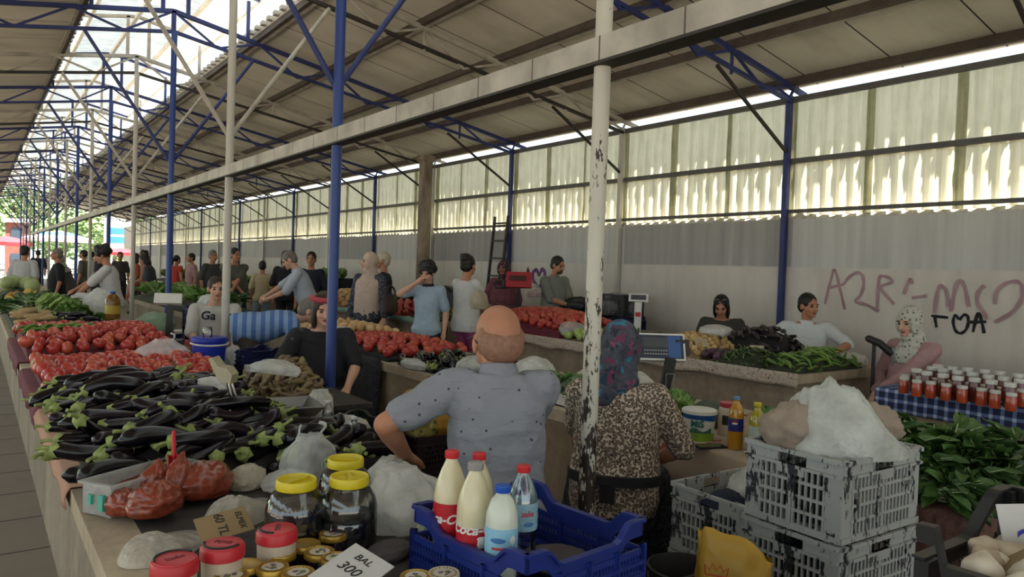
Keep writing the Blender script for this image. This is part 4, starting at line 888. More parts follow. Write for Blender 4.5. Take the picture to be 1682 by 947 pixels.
for i in range(44):
    x, y = rd.uniform(.40, 1.30), rd.uniform(12.5, 14.0); dup(rd.choice(MEL), (x, y, gz(x) + .035 + rd.uniform(0, .03)), (rd.uniform(0, 6), rd.uniform(0, 6), rd.uniform(0, 6)), 'orange yellow melon in the heap at the far end of the front counter', rd.uniform(.85, 1.15), 'melons on the front counter')
q = quad(.36, .85, 14.3, 15.5); mound('green_liner', 'green tray of cabbages beyond the melons', q, lambda u, v: .15 + .1 * math.sin(math.pi * u), cloth('dark_green_liner', '2c3322'), H1, 'liner')
CAB = [lump('cabbage', 'cabbage', .11, m_skin('cabbage_skin', ['7f8d58', '97a36d', 'a9b183'], .5), 3, .1)]
for i in range(16):
    x, y = rd.uniform(.42, .82), rd.uniform(14.4, 15.4); dup(CAB[0], (x, y, H1 + .29 + rd.uniform(0, .08)), (rd.uniform(0, 6), 0, rd.uniform(0, 6)), 'pale cabbage at the far end of the front counter beyond the melons', rd.uniform(.8, 1.1), 'cabbages beyond the melons')
# -- middle counter
M_MESH = spots('dark_mesh_cloth', '17161b', ['2a2930', '232229', '1d1c22'], 42, .34)
def frontcloth(label, m, x, y0, y1, z0, z1, t=.006, name='front_cloth', amp=.012):
    mb = MB(); mb.grid(20, 6, lambda u, v: V((x + amp * noise.noise(V((u * 8, v * 1.5, y0))), y0 + (y1 - y0) * u, z0 + (z1 - z0) * v)))
    me = modmesh(mb.mesh(name, m, angle=80), ('SOLIDIFY', dict(thickness=t))); return tag(put(name, me), label, 'cloth')
frontcloth('black mesh cloth hanging over the front of the middle counter', M_MESH, 2.845, 5.75, 7.4, .02, .70)
def m_floral(name, base, cols, sc=5):
    m, t, b = newmat(name); tc = t.node('ShaderNodeTexCoord'); v = t.node('ShaderNodeTexVoronoi'); v.inputs['Scale'].default_value = sc
    nz = t.node('ShaderNodeTexNoise'); nz.inputs['Scale'].default_value = sc * 2.5; t.link(tc.outputs['Object'], nz.inputs[0]); co = t.mix(.16, tc.outputs['Object'], nz.outputs['Color'], 'LINEAR_LIGHT'); t.link(co, v.inputs['Vector'])
    f = t.ramp(v.outputs['Distance'], [(.10, srgb(cols[1])), (.16, srgb(cols[0])), (.26, srgb(cols[0])), (.30, srgb(cols[2])), (.36, srgb(base))]); st = t.noise(tc.outputs['Object'], 2, 4)
    t.link(t.mix(t.ramp(st, [(.4, (0, 0, 0)), (.7, (.35, .35, .35))]), f, srgb('5e4f42')), b.inputs['Base Color']); b.inputs['Roughness'].default_value = .8; return m
M_FLO = m_floral('rose_oilcloth', '9d8a76', ['8f4038', '5f2a28', 'b5a596'])
drape('stained rose-printed oilcloth over the near part of the middle counter', M_FLO, 2.87, 3.95, 1.32, 2.75, H2, .34, -1, 'oilcloth', .014)
drape('brown striped cloth over the end of the middle counter under the leafy greens', mat('brown_fringed_cloth', '5a3d35', .85, var=.35, scale=60), 2.87, 3.95, 1.10, 1.30, H2, .3)
# end face cloth, hanging towards the near end
mb = MB(); mb.grid(40, 8, lambda u, v: V((2.90 + 1.12 * u, 1.155 - .018 * abs(math.sin(u * 60)) * v - .01 * v, .683 - .62 * v * (.55 + .45 * min(1, u * 5))))); me = modmesh(mb.mesh('fringed_cloth', mat('brown_fringed_cloth', '5a3d35'), angle=80), ('SOLIDIFY', dict(thickness=.004)))
tag(put('fringed_cloth', me), 'dark brown ribbed cloth hanging down the near end of the middle counter', 'cloth')
mb = MB().box((2.835, 4.9, .64), (.004, .03, .06)).box((2.835, 4.9, .45), (.004, .024, .34)); tag(mb.build('red_tape', mat('red_tape', '8e2b26', .6), smooth=False), 'red vertical tape on the cardboard front of the middle counter', 'tape')
q = [V((2.92, 5.75, 0)), V((3.75, 5.75, 0)), V((3.75, 7.3, 0)), V((2.92, 7.3, 0))]; hm = lambda u, v: .02 + .055 * math.sin(math.pi * v) ** .8 * (.55 + .45 * math.sin(math.pi * u))
mound('tomato_liner', 'black cloth bedding the tomatoes on the middle counter', q, hm, M_MESH, H2 + .004, 'liner')
heap(TOM, q, hm, H2 + .01, .118, .042, 'red tomato in the heap on the middle counter', 'tomatoes on the middle counter', rd, jit=.38, smin=1.15, smax=1.45, lim=110)
q = [V((2.95, 7.35, 0)), V((3.9, 7.35, 0)), V((3.9, 8.8, 0)), V((2.95, 8.8, 0))]; ho = lambda u, v: .03 + .10 * math.sin(math.pi * u) ** .6 * math.sin(math.pi * min(1, v + .2)) ** .6
mound('onion_sack', 'brown sacking bedding the onions beyond the tomatoes', q, ho, cloth('sacking', '7d6a4e'), H2, 'sack')
heap(ONI, q, ho, H2, .10, .036, 'golden brown onion in the heap behind the middle tomatoes', 'onions on the middle counter', rd, jit=.15, smin=1.2, smax=1.45, lim=130)
q = [V((2.93, 4.75, 0)), V((3.75, 4.45, 0)), V((3.75, 5.6, 0)), V((2.93, 5.6, 0))]; hq = lambda u, v: .02 + .05 * math.sin(math.pi * u) * math.sin(math.pi * v)
mound('eggplant_liner', 'black cloth bedding the eggplants on the middle counter', q, hq, M_MESH, H2, 'liner')
heap(EGG, q, hq, H2, (.2, .085), .026, 'black eggplant in the flat heap on the middle counter', 'eggplants on the middle counter', rd, rot='rollflip', yaw=.9, tilt=.2, jit=.35, lim=60)
# pale cucumbers in a plastic-lined tray behind the polo man
def tray(label, loc, L, W, Hh, m, rz=0, name='tray', t=.006):
    r = thing(name, label, 'tray', loc, rz); mb = MB(); mb.box((0, 0, t / 2), (L, W, t))
    for s in (1, -1): mb.box((s * (L - t) / 2, 0, Hh / 2), (t, W, Hh)); mb.box((0, s * (W - t) / 2, Hh / 2), (L, t, Hh)); mb.box((s * (L + .01) / 2, 0, Hh), (.014, W + .02, .008)); mb.box((0, s * (W + .01) / 2, Hh), (L + .02, .014, .008))
    mb.build('tray_shell', m, r, smooth=False); return r
tray('white tray of small green cucumbers behind the man in the polo', (3.18, 3.62, H2 + .004), .46, 1.15, .07, M_PLW)
CUC = [pod('small_cucumber', 'cucumber', .10, .019, M_PEPD, .01, .8, False)]
qc = quad(2.98, 3.38, 3.10, 4.15); heap(CUC, qc, dome(.10, .6, .4, .0), H2 + .03, (.10, .05), .02, 'small green cucumber heaped in the white tray', 'cucumbers in the tray', rd, rot='rollflip', yaw=.3, tilt=.3, jit=.4, lim=90)
mound('cucumber_bag', 'clear bag bedding the small cucumbers', qc, dome(.09, .6, .4, .0), film('pale_bag', 'c9d0c2', .7), H2 + .02, 'bag')
# -- wall counter
M_PAP = spots('printed_paper_edge', 'a99a8b', ['6c4a4a', '7d6663', '5c4a4c'], 16, .26, dist=.3)
mb = MB(); mb.grid(60, 4, lambda u, v: V((5.064 - .006 * v + .006 * noise.noise(V((u * 20, v, 0))), 3.18 + 4.6 * u, .795 - (.11 + .03 * noise.noise(V((u * 13, 0, 2)))) * v))); me = modmesh(mb.mesh('paper_edging', M_PAP, angle=80), ('SOLIDIFY', dict(thickness=.004)))
tag(put('paper_edging', me), 'printed paper edging along the top of the wall counter front', 'paper')
def bed(label, q, hf, m, H=H3): return mound('produce_liner', label, q, hf, m, H, 'liner')
q = quad(5.18, 6.3, 6.15, 7.95); hr = lambda u, v: .03 + .20 * math.sin(math.pi * min(1, .12 + u * .8)) * math.sin(math.pi * min(1, .1 + .85 * v)) ** .6
bed('red cloth bedding the small red tomatoes on the wall counter', q, hr, M_MAR); heap([PLUM], q, hr, H3, .083, .030, 'small bright red tomato in the big heap on the wall counter', 'small tomatoes on the wall counter', rd, jit=.4, smin=1.1, smax=1.35, lim=280)
q = quad(5.16, 5.75, 5.62, 6.12); heap(APP, q, dome(.06), H3, .085, .04, 'pale green pepper in the heap right of the small tomatoes', 'pale peppers on the wall counter', rd, jit=.2, lim=40, layers=2, keep=lambda u, v, l: l == 0 or (.2 < u < .8))
q = quad(5.75, 6.25, 5.6, 6.12); heap(PEP, q, dome(.07), H3, (.14, .04), .02, 'mid green pepper lying behind the pale peppers', 'peppers behind the pale peppers', rd, rot='rollflip', yaw=1.0, lim=40)
q = quad(5.14, 5.5, 5.22, 5.6); heap(BEET, q, dome(.05), H3, .075, .035, 'dark red beet right of the pale peppers', 'small beets by the pale peppers', rd, lim=20, smin=.7, smax=.85)
q = quad(5.2, 5.8, 4.95, 5.3); 
q = quad(5.6, 6.2, 5.2, 5.65); heap(CAR, q, dome(.07), H3, (.12, .035), .016, 'orange carrot in the small heap on the wall counter', 'carrots on the wall counter', rd, rot='rollflip', yaw=2.6, lim=36)
q = quad(5.16, 5.58, 4.95, 5.25); heap(PEP, q, dome(.06), H3, (.13, .035), .016, 'light green pepper in front of the carrots', 'peppers by the carrots', rd, rot='rollflip', yaw=.7, lim=36)
q = quad(5.16, 6.0, 4.2, 4.95); hp_ = dome(.12, .6, .6, .02); bed('sacking under the potatoes on the wall counter', q, hp_, cloth('sacking', '7d6a4e')); heap(POT, q, hp_, H3, .075, .030, 'tan potato in the heap on the wall counter', 'potatoes on the wall counter', rd, jit=.2, lim=100)
q = quad(5.14, 5.5, 4.0, 4.22); heap(BEET, q, dome(.03), H3, .09, .04, 'purple beet at the counter edge right of the potatoes', 'beets by the potatoes', rd, lim=12)
q = quad(5.62, 6.25, 3.75, 4.5); hc_ = dome(.24, .5, .5, .02); bed('dark cloth under the purple carrots', q, hc_, cloth('dark_liner', '1b171a')); heap(PCA, q, hc_, H3, (.16, .04), .02, 'long blackish carrot in the tall dark heap', 'dark carrots on the wall counter', rd, rot='rollflip', yaw=.9, tilt=.25, jit=.4, lim=90, layers=1)
q = quad(5.14, 5.62, 3.58, 4.05); hb_ = dome(.11, .6, .6, .01); bed('dark cloth under the green beans', q, hb_, cloth('dark_green_liner', '2c3322')); heap(PEPD, q, hb_, H3, (.085, .022), .008, 'thin green bean in the heap before the dark carrots', 'beans on the wall counter', rd, rot='rollflip', yaw=.8, tilt=.4, jit=.5, lim=150)
q = quad(5.16, 5.95, 3.24, 3.55); q[2] = V((6.2, 3.62, 0)); q[1] = V((6.1, 3.24, 0)); hp2 = dome(.12, .6, .6, .01); bed('dark cloth under the long green peppers', q, hp2, cloth('dark_green_liner', '2c3322')); heap(PEP, q, hp2, H3, (.12, .033), .013, 'long shiny green pepper in the end heap of the wall counter', 'long peppers on the wall counter', rd, rot='rollflip', yaw=1.3, tilt=.4, jit=.4, lim=110)
# -- far wall counter beyond the trolley
mb = MB(); mb.grid(40, 3, lambda u, v: V((4.985 - .004 * v, 8.48 + 6 * u, .80 - .07 * v - .02 * noise.noise(V((u * 22, 0, 1)))))); me = modmesh(mb.mesh('edge_plastic', mat('green_plastic_strip', '7fa594', .5), angle=80), ('SOLIDIFY', dict(thickness=.003))); tag(put('edge_plastic', me), 'sea green plastic strip along the edge of the counter behind the boy', 'strip')
q = quad(5.08, 6.0, 8.6, 9.5); heap(PEP + PEPD, q, dome(.14, .6, .6), H3, (.14, .05), .02, 'dark green pepper in the heap between the boy and the woman in white', 'peppers behind the boy', rd, rot='rollflip', yaw=.5, tilt=.4, lim=60, smin=1.1, smax=1.4); bed('green cloth under the peppers behind the boy', q, dome(.13, .6, .6), cloth('dark_green_liner', '2c3322'))
q = quad(5.08, 6.2, 9.7, 11.2); heap(PLUM.children and [PLUM] or [PLUM], q, dome(.15, .6, .6), H3, .12, .035, 'red tomato in the far heap left of the boy', 'tomatoes left of the boy', rd, lim=60, smin=1.2, smax=1.4); bed('red cloth under the far tomatoes left of the boy', q, dome(.14, .6, .6), M_MAR)
q = quad(5.08, 6.2, 11.4, 14.2); heap(ONI, q, dome(.2, .6, .6), H3, .16, .04, 'pale onion in the far heap on the right row', 'onions on the far right row', rd, lim=70, smin=1.5, smax=1.9); bed('sack under the far onions on the right row', q, dome(.2, .6, .6), cloth('sacking', '7d6a4e'))
# far counters: heaps of leaves
q = quad(4.95, 6.15, 16.2, 27); bed('green cloth under the far heap by the sand coloured boy', q, dome(.12, .5, .3, .05), cloth('dark_green_liner', '2c3322'))
for i in range(34): dup(rd.choice(LETT), (rd.uniform(5.0, 6.1), rd.uniform(16.3, 26), H3 + .12), (0, -.4, rd.uniform(0, 6)), 'pale lettuce in the far heap by the right wall', 1.5, 'lettuces by the right wall')
q = quad(2.65, 3.55, 11.4, 16.8); bed('green cloth under the far greens between the posts', q, dome(.12, .5, .3, .05), cloth('dark_green_liner', '2c3322'), H2)
for i in range(34): dup(rd.choice(LETT + HERB), (rd.uniform(2.75, 3.5), rd.uniform(11.5, 16.7), H2 + .13), (0, -.4, rd.uniform(0, 6)), 'leafy bunch on the far counter between the post rows', 1.3, 'greens between the post rows')
# leafy greens on the end of the middle counter
for i in range(64):
    x, y = rd.uniform(2.95, 3.92), rd.uniform(1.2, 2.0); dup(rd.choice(CHARD), (x, y, H2 + .02 + .06 * rd.random() ** 1.2), (rd.uniform(-.3, .3), rd.uniform(-.25, .05), rd.choice((-1.9, -1.2, 2.6, 3.4, .4, -2.6)) + rd.uniform(-.5, .5)), 'bunch of large dark green leaves heaped on the near end of the middle counter', rd.uniform(.8, 1.15), 'leafy greens on the middle counter')
q = quad(2.95, 3.9, 1.2, 2.0); bed('dark cloth under the large leafy greens', q, dome(.10, .5, .5, .01), cloth('dark_green_liner', '2c3322'), H2)
# lettuce by the yoghurt bucket
for i in range(10): dup(rd.choice(LETT), (3.05 + rd.uniform(-.1, .25), 2.85 + rd.uniform(-.2, .25), H2 + .03), (rd.uniform(-.3, .3), -.4, rd.uniform(0, 6)), 'pale green lettuce beside the scale on the middle counter', .8, 'lettuces by the scale')
# ================================================================= foreground things and containers
def facez(p): return math.atan2(-p.x, p.y)        # turns local -Y towards the camera's side
def clear(name, col, rough=.06, body=.05):          # clear plastic or glass wall
    if name in MATS: return MATS[name]
    m, t, b = newmat(name); t.n.remove(b); g = t.node('ShaderNodeBsdfGlossy'); g.inputs[0].default_value = (1, 1, 1, 1); g.inputs['Roughness'].default_value = rough
    tp = t.node('ShaderNodeBsdfTransparent'); tp.inputs[0].default_value = (*[min(1, .62 + .38 * x) for x in srgb(col)], 1); fr = t.node('ShaderNodeFresnel'); fr.inputs[0].default_value = 1.45
    mx = t.node('ShaderNodeMixShader'); t.link(t.math('ADD', fr.outputs[0], body), mx.inputs[0]); t.link(tp.outputs[0], mx.inputs[1]); t.link(g.outputs[0], mx.inputs[2]); t.link(mx.outputs[0], t.n['Material Output'].inputs[0]); MATS[name] = m; return m
o = MB().box((.90, 1.62, H1 + .001), (.96, 2.3, .002)).build('table_cover', cloth('dark_table_cover', '35302d', .3)); tag(o, 'dark plastic cover on the counter under the jars and bags', 'cover')
M_RLID = mat('red_lid', 'b3222c', .4, var=.06); M_YLID = mat('yellow_lid', 'c9b51f', .4, var=.05); M_CREAMF = mat('cream_filling', 'b5a591', .5, var=.08, scale=20); M_GLASS = clear('clear_glass', 'd5dad8'); M_PET = clear('clear_pet', 'd8dde0', .08, .10)
M_BLKP = mat('black_ink', '1a1718', .6, var=0); M_PICK = mat('dark_pickles', '17121a', .25, var=.6, scale=40, bump=.6, bscale=70); M_GOLD = mat('gold_lid', 'a98736', .35, metal=.6, var=.1); M_JAM = mat('dark_jam', '231521', .2, var=.3); M_LABELW = mat('lid_print_pale', 'b9b09c', .5, var=0); M_LPUR = mat('lid_print_purple', '5f4560', .5, var=0); M_LGRN = mat('lid_print_green', '55703f', .5, var=0)
def redjar(label, p, rz):
    r = thing('plastic_jar', label, 'jar', p, rz); MB().lathe([(.001, 0), (.040, 0), (.044, .006), (.047, .05), (.049, .10), (.047, .122)], n=32).build('jar_body', M_CREAMF, r)
    l = MB().lathe([(.049, .108), (.0525, .110), (.0525, .132), (.049, .139), (.047, .139), (.046, .142), (.040, .1435), (.001, .1435)], n=36).build('lid', M_RLID, r)
    mb = MB(); mb.tube([V((.043 * math.cos(t), .043 * math.sin(t), .1435)) for t in [(.2 + i * .2) for i in range(15)]], .0036, 6); mb.build('lid_band', M_BLKP, l)
    for i, (a, b_) in enumerate(((-.018, .012), (-.008, .02), (.004, .016), (.014, .02))): pass
    mb = MB()
    for k_ in range(7): mb.box((-.02 + k_ * .0065, .003 * math.sin(k_ * 2), .1440), (.0035, .008 + .003 * math.cos(k_ * 3), .0012))
    mb.box((0, -.008, .144), (.04, .002, .0012)); mb.build('lid_emboss', mat('dark_red_print', '5e161b', .5, var=0), l); return r
for (x, y), lab, a in (((287, 918), 'red-lidded plastic jar nearest the counter edge, black band at upper right of its lid', .2), ((366, 893), 'red-lidded plastic jar in the middle, under the cardboard price sign', 2.4), ((455, 868), 'red-lidded plastic jar in front of the ribbed yellow-lidded pickle jar', 1.2)):
    p = at_h(x, y, H1 + .142); redjar(lab, (p.x, p.y, H1 + .003), a)
def goldjar(label, p, rz, pale=False):
    r = thing('jam_jar', label, 'jar', p, rz, 'gold-lidded jam jars'); MB().lathe([(.001, 0), (.033, 0), (.036, .005), (.037, .055), (.034, .066), (.034, .074)], n=28).build('jar_body', M_JAM, r)
    l = MB().lathe([(.0375, .066), (.0395, .068), (.0395, .080), (.038, .083), (.035, .0815), (.001, .0815)], n=32).build('lid', M_GOLD if not pale else M_LABELW, r)
    if pale is not None:
        mb = MB(); mb.lathe([(.001, .0825), (.026, .0825), (.001, .0828)], n=24, mi=0); mb.ball((-.004, .006, .083), (.008, .006, .0012), mi=1); mb.ball((.008, -.004, .083), (.009, .005, .0012), mi=2); mb.box((0, -.012, .083), (.026, .004, .001), mi=1)
        for i in range(20): t = i * math.pi / 10; mb.box((.031 * math.cos(t), .031 * math.sin(t), .0822), (.006, .002, .001), t, mi=3)
        mb.build('lid_print', [M_LABELW, M_LPUR, M_LGRN, mat('lid_print_brown', '7a5a26', .5, var=0)], l)
    return r
for i, (x, y, pl, lab) in enumerate(((547, 876, 0, 'gold-lidded jam jar highest in the cluster, against the large dark pickle jar'), (525, 906, 0, 'gold-lidded jam jar just left of the pair beside the white price card'), (552, 916, 0, 'gold-lidded jam jar directly behind the white price card'), (502, 893, None, 'plain gold-lidded jar tucked behind the red-lidded jar, lid without picture'), (448, 931, 0, 'gold-lidded jam jar in front of the red-lidded jar by the ribbed pickle jar'), (490, 940, 0, 'gold-lidded jam jar left of the white price card at the near row'), (461, 908, None, 'reddish topped plain jar between the red-lidded jar and the printed gold lids'), (404, 927, None, 'plain gold-topped jar right of the middle red-lidded jar'), (380, 945, 0, 'gold-lidded jam jar at the bottom edge below the middle red-lidded jar'), (683, 946, 0, 'gold-lidded jam jar at the bottom edge right of the white price card'), (729, 941, 1, 'white-lidded jar beside the left corner of the blue crate'))):
    p = at_h(x, y, H1 + .083); goldjar(lab, (p.x, p.y, H1 + .003), i * 1.3, pl)
def pickle(label, p, rz, fill, ribs):
    r = thing('pickle_jar', label, 'jar', p, rz); fl = (lambda t, z: 1 + (.025 * max(0, math.sin(24 * t)) if .10 < z < .195 else 0)) if ribs else None
    prof = [(.001, 0), (.070, 0), (.080, .01), (.083, .05), (.083, .10), (.0815, .104), (.083, .108), (.082, .14), (.075, .165), (.060, .188), (.050, .196), (.050, .206)]
    MB().lathe(prof, n=72 if ribs else 40, flute=fl).build('glass_jar', M_GLASS, r)
    MB().lathe([(.001, .006), (.066, .006), (.076, .014), (.079, .05)] + [(.079, z) for z in (.08, .10) if z < fill] + [(.077 if fill < .15 else .068, fill), (.001, fill + .006)], n=36).build('pickles', M_PICK, r)
    l = MB().lathe([(.050, .194), (.0555, .196), (.0565, .200), (.0565, .218), (.054, .223), (.049, .222), (.046, .212), (.001, .211)], n=40, flute=lambda t, z: 1 + (.012 * math.sin(40 * t) if .198 < z < .22 else 0)).build('lid', M_YLID, r)
    MB().box((0, 0, .2155), (.09, .011, .010)).build('lid_grip', M_YLID, l); return r
for x, y, lab, f_, rb, a in ((487, 786, 'ribbed glass pickle jar with yellow lid behind the red-lidded jar', .150, True, .5), (574, 781, 'large smooth pickle jar with yellow lid, nearest the blue crate, half empty', .112, False, 1.2), (568, 752, 'ribbed pickle jar with yellow lid at the back, partly hidden by the smooth one', .150, True, 2.6)):
    p = at_h(x, y, .893); pickle(lab, (p.x, p.y, H1 + .002), a, f_, rb)
# price cards
def card(label, p, rot, w, h, m, lines, ink=M_BLKP, name='price_sign'):
    r = thing(name, label, 'sign', p, rot); MB().box((0, 0, 0), (w, h, .003)).build('card', m, r, smooth=False)
    for txt, s, x, y, sh in lines: flat_text(txt, s, ink, r, (x, y, .0022), (0, 0, 0), sh)
    return r
M_KRAFT = mat('kraft_card', '86704f', .85, var=.12); M_WCARD = mat('white_card', 'b9b6b4', .7, var=.05)
p = at_h(368, 861, .76); card('brown cardboard price sign reading 60 TL', p, (R_(8), R_(24), R_(-88)), .10, .14, M_KRAFT, (('ELMEK', .024, .0, .045, .2), ('60 TL', .036, -.004, -.008, .15)))
p = at_h(578, 938, .76); card('white price card reading 300 in front of the gold-lidded jars', p, (R_(12), R_(14), R_(-66)), .13, .16, M_WCARD, (('BAL', .030, -.005, .045, .2), ('300.-', .042, 0, .0, .25)))
# clear tub of ground pepper with scoop
a_, b_ = at_h(183, 801, .775), at_h(326, 760, .775); rz = math.atan2((b_ - a_).y, (b_ - a_).x); Lt = (b_ - a_).length; c_ = (a_ + b_) / 2 + V((-math.sin(rz), math.cos(rz), 0)) * .065
M_TUB = film('frosted_plastic', 'c9c9c6', .5, .3, .3); tub = tray('clear plastic tub of ground red pepper', (c_.x, c_.y, H1 + .008), Lt, .13, .10, M_TUB, rz, 'plastic_tub', .004)
M_CHI = mat('ground_red_pepper', '6e2317', .9, var=.3, scale=60, bump=.7, bscale=200)
MB().grid(18, 10, lambda u, v: V(((u - .5) * (Lt - .02), (v - .5) * .115, .055 + .03 * u + .006 * noise.noise(V((u * 6, v * 4, 0)))))).build('pepper_powder', M_CHI, tub)
MB().box((-Lt / 2 - .006, -.03, .045), (.012, .022, .05)).box((-Lt / 2 - .006, .02, .05), (.012, .014, .03)).build('clip', mat('turquoise_clip', '4fa493', .4, var=0), tub)
p = at_h(287, 762, .785); sc = thing('scoop', 'red plastic scoop standing in the tub of ground pepper', 'scoop', p, (R_(66), R_(-8), R_(-30))); M_SCP = mat('red_plastic', 'b01522', .35, var=.03)
MB().loft([[V((-.018, y, z)), V((.018, y, z)), V((.018, y, z + .022 * q)), V((.013, y, z + .024 * q)), V((.013, y, z + .004)), V((-.013, y, z + .004)), V((-.013, y, z + .024 * q)), V((-.018, y, z + .022 * q))] for y, z, q in ((-.045, 0, .5), (-.03, 0, .9), (.02, 0, 1), (.03, .006, .9))]).build('blade', M_SCP, sc, smooth=False)
MB().tube([V((0, .025, .008)), V((0, .05, .014)), V((0, .11, .018))], [.009, .007, .0065], 10, round_cap=True).build('handle', M_SCP, sc)
# plastic bags
M_BAGW = film('white_bag_film', 'f2f3f1', .46, .3, .12); M_BAGO = film('opaque_white_bag', 'e0dfda', .88, .3, .22); M_BAGR = mat('red_pepper_bag', '7c3522', .3, var=.4, scale=70, bump=.3, bscale=24, coat=.25); M_BAGG = film('greenish_bag', 'a9b79a', .88, .3, .25)
def crumple(rx, ry, rz_, seed, amp=.2, flat=.0, top=0.0, nu=56, nv=36, fr=2.2):
    o = V((seed * 5.1, seed * 2.7, seed))
    def fn(p, d):
        n = noise.noise(d * fr + o) * .6 + (abs(noise.noise(d * fr * 2.2 + o)) - .25) * .5 + (abs(noise.noise(d * fr * 4.2 + o)) - .25) * .2
        q = 1 + amp * n * .8; z = p.z * q
        if top and d.z > 0: q2 = 1 - top * d.z ** 2; return V((p.x * q * q2, p.y * q * q2, z * (1 + top * .35)))
        return V((p.x * q, p.y * q, max(z, -rz_ * .55)))
    return MB().ball((0, 0, rz_ * .55), (rx, ry, rz_), None, nu, nv, fn=fn)
def bag(label, p, r, m, seed=1, rz=0, amp=.2, top=0.0, name='plastic_bag', cat='bag', fill=None, handles=0, fr=2.2, tilt=(0, 0)):
    root = thing(name, label, cat, p, (tilt[0], tilt[1], rz)); crumple(*r, seed, amp, 0, top, fr=fr).build('bag_film', m, root, angle=75)
    if fill: crumple(r[0] * .78, r[1] * .78, r[2] * .62, seed + 9, .15, nu=24, nv=16).build('contents', fill, root, angle=75)
    for i in range(handles):
        s = (-1) ** i; b0 = V((s * r[0] * .45, 0, r[2] * 1.35)); mb = MB(); mb.tube([b0 + V((.045 * math.cos(t) * s, .01 * math.sin(t * 3), .075 * math.sin(t))) for t in [math.pi * j / 12 for j in range(13)]], .008, 8, sx=.4); mb.build('handle', m, root)
    return root
def heapbag(label, x0, y0, rz, L, W_, hp, z, m, seed):    # big soft bag lying over an edge, high at one end
    def f(u, v):
        x, y = (u - .5) * L, (v - .5) * W_; e = (math.sin(math.pi * u) ** .45) * (math.sin(math.pi * v) ** .45); sk = math.exp(-((u - .30) / .30) ** 2) * .85 + .42 * (1 - u) + .18
        n = abs(noise.noise(V((u * 5 + seed, v * 3.5, 0)))) + .5 * abs(noise.noise(V((u * 11, v * 9 + seed, 2)))) + .25 * abs(noise.noise(V((u * 24, v * 20 + seed, 4))))
        a, b_ = 2 * u - 1, 2 * v - 1; return V((L / 2 * a * math.sqrt(1 - b_ * b_ / 2), W_ / 2 * b_ * math.sqrt(1 - a * a / 2), hp * e * sk * (1.05 - .28 * n)))
    mb = MB(); mb.grid(70, 46, f);  o = thing('plastic_bag', label, 'bag', (x0, y0, z), rz); mb.build('bag_film', m, o, angle=75); return o
def carrier(label, p, rx, ry, h, m, seed=1, rz=0, neck=.35, fill=None, handles=2, folds=9, lean=(0, 0), name='plastic_bag'):    # knotted or gathered bag with creases running to the neck
    root = thing(name, label, 'bag', p, rz); mb = MB(); N, K = 72, 22; rings = []
    for j in range(K + 1):
        q = j / K; pr = (.78 + .42 * math.sin(math.pi * min(1, q * 1.25)) ) if q < .8 else 0
        w = (.72 + .35 * math.sin(math.pi * min(1, q / .78) * .92 + .1)) if q < .70 else None
        if w is None: t_ = (q - .70) / .30; w0 = .72 + .35 * math.sin(math.pi * (.70 / .78) * .92 + .1); g_ = max(0, 1 - t_) ** 1.3; w = w0 * g_ + neck * (1 - g_) + (.10 * max(0, t_ - .75))
        ring = []
        for i in range(N):
            t = 2 * math.pi * i / N; fo = .5 + .5 * math.sin(folds * t + 2.5 * noise.noise(V((math.cos(t), math.sin(t), seed))) + 1.8 * q); n = noise.noise(V((math.cos(t) * 2.1, math.sin(t) * 2.1, q * 3 + seed * 3)))
            r_ = w * (1 + .16 * n - (.05 + .30 * q * q) * fo * .6 - .06 * abs(noise.noise(V((math.cos(t) * 6, math.sin(t) * 6, q * 9 + seed)))))
            ring.append(V((math.cos(t) * rx * r_ + lean[0] * q * q, math.sin(t) * ry * r_ + lean[1] * q * q, h * q * (1 + .05 * n))))
        rings.append(ring)
    mb.loft(rings); mb.build('bag_film', m, root, angle=80)
    if fill: crumple(rx * .78, ry * .78, h * .33, seed + 9, .15, nu=24, nv=16).build('contents', fill, root, angle=75)
    for i in range(handles):
        s = (-1) ** i; b0 = V((lean[0] + s * rx * neck * .6, lean[1], h * .97)); hb_ = MB(); hb_.tube([b0 + V((s * (.012 + .030 * math.sin(t)), .012 * math.sin(2 * t + i), .028 * (1 - math.cos(t)) - .01)) for t in [math.pi * j / 10 for j in range(11)]], [.010 - .0004 * j for j in range(11)], 8, sx=.45); hb_.build('handle', m, root)
    return root
def onpt(x, y, H): p = at_h(x, y, H); return V((p.x, p.y, H))
bag('clear bag of red pepper flakes lying flat, lowest beside the counter edge', onpt(255, 842, .70), (.085, .065, .065), M_BAGR, 3, .3, .3)
bag('bag of red pepper flakes slumped over the counter edge corner, leftmost', onpt(200, 842, .69), (.045, .07, .05), M_BAGR, 5, .5, .35)
carrier('peaked bag of red pepper flakes standing against the tub, left of two', onpt(250, 818, .70), .05, .04, .13, M_BAGR, 7, .2, .12, handles=0, folds=5, lean=(.02, 0))
carrier('peaked bag of red pepper flakes standing upright, right of two', onpt(288, 818, .70), .05, .04, .15, M_BAGR, 9, .6, .12, handles=0, folds=5, lean=(.03, 0))
bag('large rounded bag of red pepper flakes at the right end of the tub', onpt(335, 812, .69), (.11, .075, .075), M_BAGR, 12, .5, .28, fill=None)
M_PKG = film('clear_package', 'd6cec2', .72, .3, .12)
q_ = onpt(270, 885, H1 + .03); heapbag('flat clear package of pale dried sheets beside the red-lidded jars', q_.x, q_.y, .75, .30, .19, .05, H1 + .004, M_PKG, 21)
q_ = onpt(398, 832, H1 + .03); heapbag('long clear package of pale noodles behind the 60 TL sign', q_.x, q_.y, .8, .36, .19, .065, H1 + .004, M_PKG, 23)
bag('round opaque white bag next to the purple eggplants', onpt(405, 800, H1 + .006), (.07, .06, .055), film('cloudy_bag', 'bdb4a2', .95, .2, .3), 27, .2, .18)
